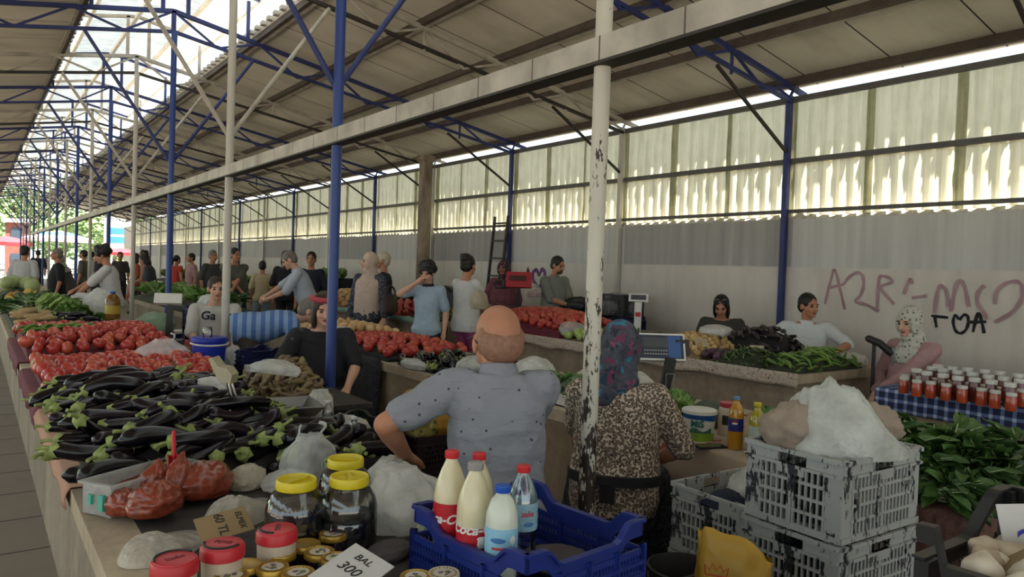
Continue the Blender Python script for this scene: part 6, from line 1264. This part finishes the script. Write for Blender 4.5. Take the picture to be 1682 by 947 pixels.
M_OILG = mat('golden_oil', 'b07a1c', .15, var=.05, coat=.8); M_OILY = mat('yellow_green_oil', '97881c', .15, var=.05, coat=.8)
p = at_h(1190, 722, H2 + .006) + V((.11, .06, 0)); jr = thing('plastic_jar', 'cream-filled jar with red lid behind the amber bottle', 'jar', (p.x, p.y, H2 + .008), dirz(p.x, p.y)); MB().lathe([(.001, 0), (.052, 0), (.056, .01), (.056, .13), (.046, .155)], n=32).build('jar_body', M_CREAMF, jr); MB().lathe([(.047, .148), (.050, .15), (.050, .172), (.001, .174)], n=32).build('lid', mat('crimson_lid', '9c2338', .4, var=0), jr); patch('label', mat('dark_label', '2a2222', .5, var=.3), jr, .0565, .085, .12, .05, .4, 'q')
p = at_h(1207, 738, H2 + .006); b6 = bottle('amber filled soft drink bottle with blue cap and dark blue label', (p.x, p.y, H2 + .008), dirz(p.x, p.y), .255, .036, mat('pale_blue_cap', '5f83b5', .4, var=0), M_OILG, (.36, .60, mat('navy_label', '23286b', .4, var=.05)), wall=M_OILG, shape='oil', capr=.016)
for a0, m_ in ((.006, M_REDL), (-.004, M_WINK), (-.010, mat('navy_blue_print', '1f3f8a', .4, var=0))): patch('label_emblem', m_, b6, .0372 + (.0003 if a0 > 0 else 0), .135 + a0, .028, .009, -.15)
label_text('pepsi', .012, .0376, .131, -.15, M_WINK, b6, 0, .0004)
p = at_h(1241, 755, H2 + .006); b7 = bottle('oil bottle with yellow cap and pale label next to the grey crate', (p.x, p.y, H2 + .008), dirz(p.x, p.y), .262, .036, mat('lemon_cap', 'bdb02a', .4, var=0), M_OILY, (.22, .60, mat('pale_green_label', '9fa89a', .5, var=.15, scale=30)), wall=M_OILY, shape='oil', capr=.018)
p = at_h(1166, 733, H2 + .012); ph = thing('phone', 'dark phone lying in front of the yoghurt bucket', 'phone', (p.x, p.y, H2 + .014), R_(-20)); MB().box((0, 0, 0), (.15, .075, .008)).build('phone_body', M_PLD, ph, smooth=False); MB().box((0, 0, .0045), (.14, .068, .001)).build('screen', mat('phone_screen', '3c332d', .1, var=0), ph, smooth=False)
bag('white plastic bag behind the yoghurt bucket by the leopard-print sleeve', (p.x + .12, p.y + .42, H2 + .01), (.10, .09, .07), M_BAGO, 71, .4, .25); bag('dark grey-green bag behind the yoghurt bucket', (p.x + .42, p.y + .35, H2 + .01), (.13, .10, .09), cloth('grey_green_bag', '4c5247'), 73, .2, .15)
bag('white knotted bag behind the oil bottle', (p.x + .36, p.y - .02, H2 + .01), (.07, .05, .075), M_BAGO, 75, .4, .3, .3)
bag('white plastic sheet bunched in front of the cucumber tray', (2.98, 2.98, H2 + .008), (.12, .22, .045), M_BAGO, 77, 0, .2); bag('white bag lying beyond the tray of cucumbers', (3.62, 3.7, H2 + .006), (.20, .30, .12), M_BAGO, 79, .3, .2)
bag('white rounded bag beside the bald man\'s right shoulder', (3.35, 4.25, H2 + .006), (.16, .16, .13), M_BAGO, 81, .3, .2); bag('clear plastic with stalks beside the bald man\'s left shoulder', (3.15, 4.62, H2 + .03), (.22, .20, .10), M_BAGW, 83, .4, .28)
bag('crumpled white plastic in front of the flat heap of eggplants', (2.92, 5.3, H2 + .008), (.06, .20, .05), M_BAGO, 85, 0, .3)
def scale_head(r, z, tilt, m, w=.26, h=.15):
    Q = Matrix.Rotation(tilt, 3, 'X'); hd = MB().box(V((0, -.0, z)), (w, .05, h), M=Q); o = hd.build('display_head', m, r, smooth=False); F = lambda x, zz, y=-.027: V((0, 0, z)) + Q @ V((x, y, zz))
    mb = MB(); mb.box(F(0, 0), (w * .92, .004, h * .86), M=Q, mi=1); mb.box(F(-.035, .025, -.030), (w * .52, .003, h * .36), M=Q, mi=2); mb.box(F(.082, 0, -.030), (w * .26, .003, h * .80), M=Q, mi=3)
    for i in range(9):
        for j in (0, 1): mb.box(F(-.10 + i * .0165, -.025 - j * .022, -.030), (.011, .003, .008), M=Q, mi=0)
    mb.build('control_panel', [mat('key_grey', '8d8d8a', .5, var=0), mat('panel_navy', '1d2436', .4, var=0), mat('lcd_dark', '2c3133', .2, var=0), mat('panel_blue', '2a4f86', .4, var=0)], o, smooth=False); return o
p = at_h(1072, 690, H2 + .01); s1 = thing('scale', 'electronic scale with cream display head beside the woman in leopard print', 'scale', (p.x + .28, p.y + .22, H2 + .006), R_(-34)); px_, pz = 0, 0
MB().box((-.02, .10, .04), (.34, .30, .06)).build('base', M_PLD, s1, smooth=False); MB().box((-.02, .10, .078), (.36, .32, .012)).build('pan', mat('steel', '8d8c88', .35, metal=.9, var=.1), s1, smooth=False); MB().bar((0, -.06, .02), (.05, -.08, .33), .06, .04).build('post', M_PLD, s1, smooth=False); MB().bar((.02, -.10, .12), (.02, -.10, .24), .004).bar((.02, -.10, .24), (.07, -.10, .24), .004).bar((.07, -.10, .24), (.07, -.10, .05), .004).build('wire_hook', mat('steel', '8d8c88'), s1, smooth=False)
scale_head(s1, .385, R_(-22), M_PLW, .30, .17); MB().box((.13, .03, .39), (.09, .09, .10), .1).build('rear_cover', M_PLD, s1, smooth=False)
# scale with chrome post and steel pan on the front counter
p = at_h(404, 712, H1 + .06); s2 = thing('scale', 'front scale with chrome post, cream head seen from the side and metal pan', 'scale', (p.x, p.y, H1 + .02), 0); M_CHR = mat('chrome', '9c9a98', .15, metal=1.0, var=.05); tp_ = at_z(377, 628, (p - CAMP).dot(ray(404, 712).normalized()) * .985 / ray(377, 628).length * 1.0)
loc0 = V((p.x, p.y, H1 + .02)); tp_ = tp_ - loc0
mb = MB()
for d in (-.010, .010): mb.tube([V((d, 0, .0)), V((d, 0, .05)), V((d, 0, 0)).lerp(tp_ + V((d, 0, 0)), .6), tp_ + V((d * .7, 0, .0)), tp_ + V((d * .7 - .015, .01, .035))], .008, 10)
mb.build('chrome_post', M_CHR, s2); hd = MB(); hq = Matrix.Rotation(R_(-36), 3, 'Z'); hd.prism([(-.025, -.005), (.028, -.02), (.035, .02), (.012, .05), (-.025, .055), (-.055, .095), (-.07, .09), (-.058, .06)], -.04, .04, M=Matrix.Translation(tp_ + V((-.01, 0, .02))) @ hq.to_4x4() @ Matrix.Rotation(R_(90), 4, 'X')); hd.build('display_head', mat('cream_plastic', '9a9279', .5, var=.06), s2, smooth=False)
MB().box((.10, .16, .035), (.32, .30, .07)).build('base', M_PLD, s2, smooth=False)
pc = at_h(450, 668, H1 + .13); pn = thing('weighing_pan', 'rectangular grey metal tray in front of the brown bean pods', 'tray', (pc.x, pc.y, H1 + .10), R_(-8)); M_STL = mat('dull_steel', '6f6d6a', .4, metal=.7, var=.15)
mb = MB(); mb.loft([[V((sx * a, sy * b_, z)) for sx, sy in ((-1, -1), (1, -1), (1, 1), (-1, 1))] for z, a, b_ in ((.0, .165, .12), (.002, .165, .12), (.05, .20, .15), (.05, .206, .156), (.046, .208, .158), (-.002, .17, .124))], cap=True); mb.build('pan', M_STL, pn, smooth=False)
o = MB().box((0, 0, .05), (.30, .26, .10)).build('pan_stand', M_PLD, pn, smooth=False); o.location = (0, 0, -.10)
# blue bucket
p = at_h(337, 608, H1 + .02); bb = thing('bucket', 'blue plastic bucket with white handle standing behind the eggplants', 'bucket', (p.x + .05, p.y + .1, H1 + .02), 0); M_BBK = mat('bright_blue_plastic', '1b2f9c', .35, var=.05)
MB().lathe([(.001, 0), (.105, 0), (.122, .20), (.128, .205), (.128, .215), (.120, .215), (.118, .20), (.10, .01), (.001, .01)], n=40).build('bucket_body', M_BBK, bb); MB().lathe([(.128, .205), (.131, .207), (.131, .232), (.124, .238), (.001, .238)], n=40).build('lid', M_BBK, bb); MB().tube([V((.133 * math.cos(t), .133 * math.sin(t), .195 - .012 * math.sin(-t))) for t in [math.pi + math.pi * i / 18 for i in range(19)]], .007, 8).build('handle', M_PLW, bb)
gj = thing('glass_jar', 'clear jar standing on the lid of the blue bucket', 'jar', bb.location + V((-.02, -.02, .239)), 0); MB().lathe([(.001, 0), (.030, 0), (.034, .006), (.034, .055), (.029, .066), (.029, .072)], n=28).build('jar_body', M_GLASS, gj); MB().lathe([(.031, .065), (.031, .077), (.001, .077)], n=24).build('lid', M_STL, gj)
blue_crate('small blue crate on the counter right of the blue bucket', (bb.location.x + .36, bb.location.y + .12, H1 + .004), .2, .34, .26, .15, M_BCRD, .02)
rl = MB().lathe([(.035, 0), (.05, 0), (.05, .045), (.035, .045)], n=28).build('tape_roll', M_PLW, None, loc=(bb.location.x + .27, bb.location.y - .14, H1 + .004)); tag(rl, 'white roll of tape right of the blue bucket', 'tape')
bag('white bag squeezed behind the blue bucket', bb.location + V((.20, .10, 0)), (.08, .07, .10), M_BAGO, 91, .4, .3)
# brown bean pods heap and what carries it
POD = [pod('bean_pod', 'bean', .13, .015, m_skin('brown_pod_skin', ['5e4d36', '75623f', '8a7752', '6d5b48'], .6), b_, .5, False) for b_ in (-.03, .02, .04)]
qb = [at_h(398, 650, H1 + .02), at_h(470, 665, H1 + .02), at_h(548, 652, H1 + .02), at_h(478, 615, H1 + .02)]; qb = [V((v.x, v.y, 0)) for v in qb]; hbn = lambda u, v: .02 + .16 * math.sin(math.pi * min(1, max(0, u))) ** .7 * math.sin(math.pi * min(1, max(0, v))) ** .7
mound('bean_sack', 'brown sack bedding the bean pods', qb, hbn, cloth('sacking', '7d6a4e'), H1 + .01, 'sack'); heap(POD, qb, hbn, H1 + .01, (.075, .030), .012, 'brown bean pod in the heap beside the blue post', 'bean pods beside the blue post', rd, rot='rollflip', yaw=.6, tilt=.5, jit=.5, lim=150)
cx = (qb[1].x + qb[2].x) / 2
pc2 = at_h(548, 690, H1 - .02); blue_crate('dark green crate with white paper beside the counter, under the small white bag', (1.66, 3.78, .36), R_(6), .44, .40, .29, M_DGC, .02); blue_crate('second dark crate at the counter side, below the dark green one', (1.66, 3.78, .02), R_(6), .44, .40, .30, M_BLKC, .02)
o = MB().box((1.70, 4.40, .32), (.50, .62, .64)).box((1.70, 4.40, .655), (.54, .66, .03)).build('side_table', cloth('dark_table_cover', '35302d'), smooth=False); tag(o, 'low wooden stand carrying the bean pods beside the blue post', 'stand')
bag('white paper bunched inside the dark green crate', (1.66, 3.78, .52), (.15, .14, .10), M_BAGO, 93, 0, .35)
nz_ = thing('newspaper', 'folded newspaper with red print at the counter edge by the water bottles', 'newspaper', (1.33, 3.02, H1 + .003), R_(-52)); MB().box((0, 0, .003), (.26, .20, .006)).build('paper', M_WCARD, nz_, smooth=False); MB().box((0, .07, .0066), (.20, .02, .001)).build('red_headline', mat('red_print', 'a5454d'), nz_, smooth=False)
# dark crate with the yellow bundle behind the bald man, bag of onions, blue crate
grey_crate('dark brown crate under the yellow bundle behind the bald man', (2.40, 4.05, 0), R_(4), .60, .50, .30, mat('dark_brown_crate', '241517', .5, var=.3)); grey_crate('upper dark brown crate holding the yellow bundle', (2.40, 4.05, .30), R_(4), .60, .50, .20, mat('dark_brown_crate', '241517'))
yl = bag('yellow cloth bundle with patterned edge behind the bald man', (2.38, 4.05, .46), (.24, .20, .20), mat('mustard_cloth', '9a6f1c', .7, var=.2), 95, .2, .35, .15, 'cloth_bundle', 'bundle'); crumple(.12, .14, .17, 96, .3).build('patterned_edge', spots('leafy_yellow_print', '8f8240', ['2f4a2a', '43512c', 'a39a5c'], 26, .4), yl).location = (-.17, -.05, 0)
bag('translucent lilac bag of onions hanging at the middle counter', (2.02, 4.42, .12), (.13, .11, .19), film('lilac_bag', '8f8494', .6, .3, .25), 97, .2, .2, .35, fill=mat('onions_in_bag', '6d3b36', .5, var=.3))
o = MB().box((2.02, 4.42, .055), (.22, .22, .11)).build('wooden_block', M_BRD, smooth=False); tag(o, 'block under the lilac bag of onions', 'block')
blue_crate('blue crate with a red bag on the ground by the black mesh cloth', (2.35, 5.0, .002), R_(8), .56, .40, .32, M_BCRD, .03); bag('red bag in the blue crate by the black mesh cloth', (2.35, 5.0, .15), (.18, .14, .13), mat('red_bag_plastic', '8e2330', .5), 99, 0, .25)
# box among the onions, signs on the wall counter
o = MB().box((3.02, 7.3, H2 + .10), (.34, .22, .16), R_(12)).build('paper_box', M_PLW, smooth=False); tag(o, 'white paper box between the onions and the middle tomatoes', 'box'); M_LIME = mat('lime_card', '93a23c', .7, var=.05)
for i, (x, y, X, lab) in enumerate(((812, 510, 6.0, 'lime green price card left of the red scale'), (855, 516, 5.7, 'small lime green card in front of the red scale'), (886, 508, 6.05, 'lime green price card right of the red scale'), (941, 517, 5.75, 'lime green card standing at the right end of the small tomatoes'), (1244, 574, 5.45, 'pale card stuck in the green beans'), (1152, 563, 5.3, 'pale card stuck in the potatoes'), (207, 547, 1.25, 'brown card standing on the far tomatoes'), (930, 545, 5.4, 'brown paper stuck beside the pale green peppers'))):
    p = at_X(x, y, X); card(lab, p, (R_(62), 0, R_(-36 + 8 * (i % 3 - 1))), .13 if i < 4 else .12, .08, M_LIME if i < 4 else (M_KRAFT if i in (6, 7) else mat('pale_card', 'a8977a', .8, var=.1)), ())
    MB().bar((0, -.03, -.002), (0, -.14, -.004), .005).build('stick', M_BRD, [o_ for o_ in S.objects if o_.get('label') == lab][0], smooth=False)
bag('clear bag lying between the small tomatoes and pale peppers', (5.36, 6.15, H3 + .03), (.18, .14, .10), M_BAGW, 101, .3, .25)
bag('white bag on top of the potatoes', (5.75, 4.5, H3 + .17), (.17, .16, .07), M_BAGO, 103, .3, .2); bag('flat white bag between the potatoes and dark carrots', (5.85, 4.05, H3 + .06), (.16, .10, .05), M_BAGO, 104, .3, .2)
bag('white plastic at the far side of the long peppers', (6.15, 3.35, H3 + .01), (.14, .12, .07), M_BAGO, 105, .3, .2)
p = at_X(852, 470, 6.15); rs = thing('scale', 'red electronic scale on the wall counter among the tomatoes', 'scale', (6.15, p.y, H3 + .18), face_cam(p) + math.pi)
MB().box((0, .08, .02), (.30, .28, .05)).build('base', M_PLD, rs, smooth=False); MB().bar((0, -.04, .03), (.0, -.06, .32), .05, .04).build('post', M_PLD, rs, smooth=False); Q = Matrix.Rotation(R_(-18), 3, 'X'); MB().box((0, -.06, .42), (.36, .06, .22), M=Q).build('display_head', mat('scale_red', 'a3222c', .4, var=.05), rs, smooth=False); MB().box((-.02, -.10, .45), (.24, .01, .07), M=Q).build('screen', mat('dim_screen', '4a2a2c', .2, var=0), rs, smooth=False)
o = MB().box((6.15, p.y + .06, H3 + .09), (.32, .34, .18)).build('scale_box', M_PLD, smooth=False); tag(o, 'black box under the red scale', 'box')
p = at_X(1048, 510, 6.1); ws = thing('scale', 'white scale on a post behind the carrots', 'scale', (6.1, p.y, H3), face_cam(p) + math.pi); MB().box((.02, .1, .03), (.34, .30, .06)).build('base', M_PLD, ws, smooth=False); MB().box((0, 0, .22), (.08, .05, .40)).build('post', M_PLW, ws, smooth=False); MB().box((0, -.01, .47), (.22, .06, .09)).build('display_head', M_PLW, ws, smooth=False); MB().box((0, -.044, .475), (.17, .006, .055)).build('screen', mat('dark_screen', '2c2626', .2, var=0), ws, smooth=False); MB().box((0, -.03, .28), (.06, .01, .05)).build('red_label', M_REDL, ws, smooth=False); MB().lathe([(.001, .07), (.16, .07), (.17, .085), (.001, .09)], (.12, .12, 0), 28).build('pan', M_STL, ws)
bag('clear bag of red fruit in the hands of the man in grey-green polo', at_X(876, 488, 6.42), (.14, .10, .12), M_BAGW, 107, .2, .25, .2, fill=mat('fruit_in_bag', '9c3f45', .5, var=.3))
# crates at the wall
bi = 0
for x, X, z, lab in ((955, 6.95, 0, 'blue crate at the wall, bottom of the left pile'), (955, 6.95, .32, 'blue crate at the wall, second of the left pile'), (955, 6.95, .64, 'blue crate at the wall, top of the left pile'), (1015, 6.9, 0, 'blue crate at the wall, bottom of the right pile'), (1015, 6.9, .32, 'blue crate at the wall, second of the right pile'), (1015, 6.9, .64, 'blue crate under the wrapped black crate')):
    p = at_X(x, 500, X); blue_crate(lab, (X, p.y, z + .002), R_(3), .42, .60, .315, M_BCRD, .02, group='blue crates at the wall')
p = at_X(1015, 500, 6.9); wr_ = grey_crate('black crate wrapped in clear film on top of the right pile at the wall', (6.9, p.y, .962), R_(4), .40, .55, .28, M_BLKC); crumple(.24, .31, .20, 111, .08, nu=40, nv=24).build('wrapping_film', film('stretch_film', 'c4c8ca', .22, .2, .1), wr_)
bag('black bin bag left of the wrapped crate at the wall', (6.9, at_X(952, 480, 6.9).y, .96), (.20, .26, .14), mat('black_bag_plastic', '17181d', .35, var=.2), 113, 0, .25)
for i, (x, z, lab) in enumerate(((728, .0, 'lowest cream crate of the left pile by the round column'), (728, .3, 'second cream crate of the left pile by the round column'), (728, .6, 'third cream crate of the left pile by the round column'), (728, .9, 'topmost cream crate of the left pile by the round column'), (753, 0, 'lowest cream crate of the pile behind the woman in white top'), (753, .3, 'second cream crate of the pile behind the woman in white top'), (753, .6, 'third cream crate of the pile behind the woman in white top'), (753, .9, 'fourth cream crate of the pile behind the woman in white top'))):
    p = at_X(x, 480, 6.9); grey_crate(lab, (6.9, p.y, z + .002), R_(2), .40, .60, .295, mat('cream_crate_plastic', 'b3a992', .55, var=.1), 'cream crates at the wall')
p = at_X(668, 500, 6.4); blue_crate('black crate on the far counter left of the boy', (6.0, at_X(668, 480, 6.0).y, H3 + .003), 0, .4, .6, .26, M_BLKC, .02)
bag('dark bag on the counter behind the woman in white top', (6.2, at_X(735, 490, 6.2).y + .0, H3 + .01), (.2, .3, .28), mat('black_bag_plastic', '17181d'), 115, 0, .2)
# ladder against the wall
la = at_X(820, 380, XW - .12); ld = thing('ladder', 'black steel ladder leaning on the wall behind the woman in dark headscarf', 'ladder', (XW - .14, la.y, 0)); 
for s in (-.20, .20): MB().bar((-.16, s, 0), (.06, s, 2.45), .04).build('rail', M_DARKSTEEL, ld, smooth=False)
for i in range(8): q = (i + .6) / 8; MB().bar((-.16 + .22 * q, -.20, 2.45 * q), (-.16 + .22 * q, .20, 2.45 * q), .03).build('rung', M_DARKSTEEL, ld, smooth=False)
# wheeled shopping trolley
p = lay(772, 600, 4.55); tr = thing('shopping_trolley', 'grey fabric wheeled shopping trolley in front of the woman in pink trousers', 'trolley', (4.45, 7.75, 0), R_(-70)); M_TRO = cloth('grey_trolley_fabric', '4a4440', .15)
MB().loft([[V((math.copysign(abs(math.cos(t)) ** .5, math.cos(t)) * a, math.copysign(abs(math.sin(t)) ** .5, math.sin(t)) * b_ + dy, z)) for t in (2 * math.pi * j / 20 for j in range(20))] for z, a, b_, dy in ((.10, .17, .13, 0), (.14, .19, .15, -.02), (.45, .185, .14, 0), (.62, .17, .11, .02), (.66, .15, .08, .02))]).build('fabric_bag', M_TRO, tr); MB().tube([(-.16, .15, .06), (-.16, .17, .95), (0, .19, 1.02), (.16, .17, .95), (.16, .15, .06)], .010, 8).build('handle_frame', M_PLD, tr)
for s in (-1, 1): MB().lathe([(.02, -.015), (.075, -.015), (.075, .015), (.02, .015)], n=24, M=Matrix.Rotation(R_(90), 3, 'Y'), c=(.2 * s, .12, .076)).build('wheel', M_PLD, tr)
bag('cream bag of bread held by the woman in white sleeveless top', at_X(787, 492, 4.45) + V((0, 0, -.10)), (.11, .10, .13), mat('cream_bag_cloth', '9d9079', .6, var=.1), 117, .3, .2, .2)
# hand cart by the woman in pink
p = at_X(1462, 590, 6.0); hcart = thing('hand_cart', 'black cart handle with silver box standing left of the woman in pink', 'cart', (6.0, p.y, 0), face_cam(p) + math.pi); MB().bar((-.12, 0, 0), (-.12, 0, 1.02), .03).bar((.12, 0, 0), (.12, 0, .88), .03).bar((-.12, 0, .35), (.12, 0, .35), .03).build('frame', M_PLD, hcart, smooth=False); MB().tube([(-.16, -.02, 1.05), (-.08, -.02, 1.02), (.0, -.02, .95)], .03, 12, round_cap=True).build('grip', M_PLD, hcart); MB().box((.08, 0, .92), (.14, .08, .14)).build('silver_box', M_STL, hcart, smooth=False); MB().box((0, .05, .03), (.34, .30, .06)).build('base', M_PLD, hcart, smooth=False)
# crates and goods between the post rows
for i, (x, y, z, lab, sx) in enumerate(((1.78, 8.0, 0, 'lower blue crate behind the white carrier bag of tomatoes', .5), (1.78, 8.0, .32, 'upper blue crate with red produce behind the white carrier bag', .5), (2.28, 9.1, 0, 'bottom blue crate of the pile left of the seated man in white', .5), (2.28, 9.1, .32, 'middle blue crate of the pile left of the seated man in white', .5), (2.28, 9.1, .64, 'top blue crate of the pile left of the seated man in white', .5), (1.70, 9.3, 0, 'lower blue crate near the tall blue post', .5), (1.70, 9.3, .32, 'upper blue crate near the tall blue post', .5))):
    blue_crate(lab, (x, y, z + .002), R_(5), sx, .42, .315, M_BCRD, .03, group='blue crates between the post rows')
bag('red bag in the upper blue crate behind the white carrier bag', (1.78, 8.0, .50), (.17, .14, .12), mat('red_bag_plastic', '8e2330', .5), 121, 0, .25); bag('pale green bag on the blue crate near the tall blue post', (1.70, 9.3, .62), (.22, .18, .17), film('mint_bag', '9fb89c', .9, .3, .3), 123, 0, .2); bag('white bag on top of the pile of blue crates left of the seated man', (2.28, 9.1, .95), (.16, .14, .10), M_BAGO, 125, 0, .25)
s4 = thing('scale', 'black-posted scale with white head behind the far tomatoes', 'scale', (1.50, 7.55, H1 - .0), R_(-20)); MB().box((0, .1, .03 - .67 * 0), (.24, .24, .05)).build('base', M_PLD, s4, smooth=False); MB().bar((.0, 0, .03), (.02, 0, .42), .05, .06).build('post', M_PLD, s4, smooth=False); MB().box((0, -.02, .45), (.24, .06, .10), M=Matrix.Rotation(R_(-25), 3, 'X')).build('display_head', M_PLW, s4, smooth=False)
o = MB().box((1.55, 7.60, .335), (.26, .40, .67)).build('side_table', M_BRD, smooth=False); tag(o, 'narrow wooden stand under the black-posted scale', 'stand')
ob = bottle('large bottle of oil with blue cap behind the far tomatoes', (1.22, 8.95, H1 + .16), 0, .30, .075, M_CAPB, mat('amber_oil', '6b4a18', .2, var=.1), (.2, .5, mat('yellow_label', 'a48a2a', .5, var=.1)), wall=mat('amber_oil', '6b4a18'), shape='oil', capr=.03)
bag('white bag behind the far tomatoes beside the oil bottle', (1.20, 8.55, H1 + .01), (.16, .14, .10), M_BAGO, 127, 0, .25); bag('large white bag standing on the pale greens', (1.25, 10.2, H1 + .10), (.18, .2, .22), M_BAGO, 129, 0, .25); bag('white bag lying on the tray behind the pale greens', (1.2, 11.4, H1 + .12), (.2, .3, .14), M_BAGO, 131, 0, .25)
for x, y, lab in ((2.0, 8.55, 'long white foam box behind the blue bucket'), (2.35, 10.0, 'white foam box beside the tall blue post')):
    o = MB().box((x, y, .52), (.60, .30, .16)).box((x, y, .22), (.5, .26, .44), mi=1).build('foam_box', [M_PLW, M_BRD], smooth=False); tag(o, lab, 'box')
for i in range(3): blue_crate('blue crate in the pile under the bright bag far back at the wall' if 0 else ('lowest', 'middle', 'topmost')[i] + ' blue crate of the far pile beyond the woman in red', (5.6, 21.5, .36 * i + .002), 0, .6, .9, .355, M_BCRD, .03)
for i, (px, X, nm) in enumerate(((500, 6.9, 'green produce in a dark crate at the wall behind the grey-haired man'),)): 
    p = at_X(553, 470, 6.9); grey_crate('dark crate of greens at the wall left of the woman in beige', (6.9, p.y, .9), 0, .5, .7, .3, M_BLKC); grey_crate('dark crate under the crate of greens at the wall', (6.9, p.y, .45), 0, .5, .7, .445, M_BLKC); grey_crate('lowest dark crate under the greens at the wall', (6.9, p.y, 0), 0, .5, .7, .445, M_BLKC)
    for j in range(5): dup(LETT[j % 2], (6.9 + rd.uniform(-.15, .15), p.y + rd.uniform(-.2, .2), 1.15), (0, -.5, j), 'bunch of greens in the dark crate at the wall', 1.4, 'greens in the dark crate')
# sacks and cream cloth near the bending man
bag('pale sack on the stand behind the woman in black t-shirt', (2.95, 7.15, H2 + .0), (.05, .05, .05), M_BAGO, 133)
frontcloth('pale tarpaulin over the middle counter behind the woman in black t-shirt', cloth('pale_tarp', 'a39a84', .1), 2.84, 7.45, 8.7, .05, .78)
# ================================================================= outside beyond the hall
def parasol(label, p, r, h, cols, n=8):
    o = thing('parasol', label, 'parasol', p); mb = MB()
    for i in range(n):
        a0, a1 = 2 * math.pi * i / n, 2 * math.pi * (i + 1) / n; f = lambda a, q: V((math.cos(a) * r * q, math.sin(a) * r * q, h - .75 * q ** 1.4 * r * .35)); rows = [0.02, .35, .7, 1.0]
        for j in range(3): mb.add([f(a0, rows[j]), f(a1, rows[j]), f(a1, rows[j + 1]), f(a0, rows[j + 1])], [(0, 1, 2, 3)], j % len(cols))
        mb.add([f(a0, 1), f(a1, 1), f(a1, 1) - V((0, 0, .2)), f(a0, 1) - V((0, 0, .2))], [(0, 1, 2, 3)], 0)
    mb.build('canopy', cols, o, smooth=False); MB().tube([(0, 0, 0), (0, 0, h)], .03, 8).build('pole', M_PLW, o); return o
M_UB = mat('blue_canvas', '2f6fd0', .7, var=.05); M_UW = mat('white_canvas', 'd8d4cc', .7, var=.05); M_UR = mat('red_canvas', 'c42a35', .7, var=.05)
parasol('large blue and white market parasol beyond the end of the hall', at_Y(95, 440, 56).xy.to_3d(), 2.0, 3.1, [M_UW, M_UB, M_UW]); parasol('red parasol at the far left beyond the hall', at_Y(8, 440, 56).xy.to_3d(), 1.5, 2.6, [M_UR]); parasol('small red parasol beyond the hall near the wall end', at_Y(198, 440, 60).xy.to_3d(), 1.3, 2.2, [M_UR])
M_TREE = m_skin('tree_leaf', ['5c7a44', '728f58', '8aa36e', '4c6c3a'], .6, 3); M_BARK = mat('bark', '5a4a3a', .9)
def tree(label, p, R, H, n, seed):
    o = thing('tree', label, 'tree', p); r_ = random.Random(seed); mb = MB()
    for c in range(9):
        cc_ = V((r_.uniform(-.6, .6) * R, r_.uniform(-.6, .6) * R, H * r_.uniform(.35, .9))); rr = R * r_.uniform(.35, .55)
        for i in range(n // 9):
            d = V((r_.gauss(0, 1), r_.gauss(0, 1), r_.gauss(0, 1))).normalized(); q = cc_ + d * rr * r_.uniform(.75, 1.05); s = R * .05 * r_.uniform(.6, 1.4); a, b_ = frame_of((d + V((r_.uniform(-.6, .6), r_.uniform(-.6, .6), .3))).normalized()); mb.add([q - a * s, q - b_ * s * .6, q + a * s, q + b_ * s * .6], [(0, 1, 2, 3)])
    mb.build('foliage', M_TREE, o, smooth=False); MB().tube([(0, 0, 0), (.1, 0, H * .4), (0, .1, H * .75)], [.22, .16, .06], 8).build('trunk', M_BARK, o); return o
for i, (x, Y, R, H, lab) in enumerate(((140, 74, 5, 8.0, 'tall bright green tree behind the blue and white parasol'), (165, 70, 4.0, 6.0, 'bushy green tree right of the blue and white parasol'), (20, 80, 5, 9.5, 'leafy tree at the far left beyond the red parasol'), (75, 88, 6, 10, 'pale leafy tree far behind the parasols'), (188, 90, 4, 7, 'small tree near the far building'))): tree(lab, at_Y(x, 430, Y).xy.to_3d(), R, H, 2600, i)
def building(label, p, w, d, h, m, nw, nh):
    o = thing('building', label, 'building', p, R_(-10)); MB().box((0, 0, h / 2), (w, d, h)).build('walls', m, o, smooth=False); MB().box((0, 0, h + .15), (w + .4, d + .4, .3)).build('roof_edge', M_PLW, o, smooth=False)
    for i in range(nw):
        for j in range(nh): MB().box((-w / 2 + w * (i + .5) / nw, -d / 2 - .02, h * (j + .55) / nh), (w / nw * .5, .08, h / nh * .5)).build('window', mat('dark_window', '3a4654', .2, var=0), o, smooth=False)
    return o
building('grey apartment block beyond the hall to the right of the trees', at_Y(222, 430, 100).xy.to_3d(), 12, 8, 11, mat('pale_render', 'b5b9bd', .8), 4, 4); building('bluish tower block far away at the left edge', at_Y(4, 430, 130).xy.to_3d(), 7, 7, 16, mat('bluish_render', '9fb0c0', .8), 2, 5); building('brick kiosk beyond the hall left of the parasol', at_Y(29, 430, 66).xy.to_3d(), 1.4, 1.4, 3.8, mat('dull_brick', '7a4a42', .9), 1, 2)
o = thing('sign_board', 'blue and white sign board in front of the far apartment block', 'sign', at_Y(193, 430, 66).xy.to_3d()); MB().box((0, 0, 3.4), (2.0, .1, 2.6)).build('panel', M_UW, o, smooth=False); MB().box((0, -.06, 3.6), (1.6, .04, .5)).box((0, -.06, 2.9), (1.6, .04, .5)).build('blue_bands', M_UB, o, smooth=False); MB().bar((-.8, 0, 0), (-.8, 0, 2.2), .1).bar((.8, 0, 0), (.8, 0, 2.2), .1).build('legs', M_STL, o, smooth=False)
rng2 = random.Random(5)
hl = MB().grid(60, 10, lambda u, v: V((-160 + 360 * u, 150 + 60 * v, (14 + 10 * noise.noise(V((u * 5, 0, 0)))) * math.sin(math.pi * v * .5)))).build('hills', mat('hazy_hill', '8fa58c', .95, var=.15, scale=.05)); struct(hl)
# ---- prototypes are no longer needed
for o in GONE:
    for c in list(o.children):
        for g_ in list(c.children): bpy.data.objects.remove(g_)
        bpy.data.objects.remove(c)
    bpy.data.objects.remove(o)
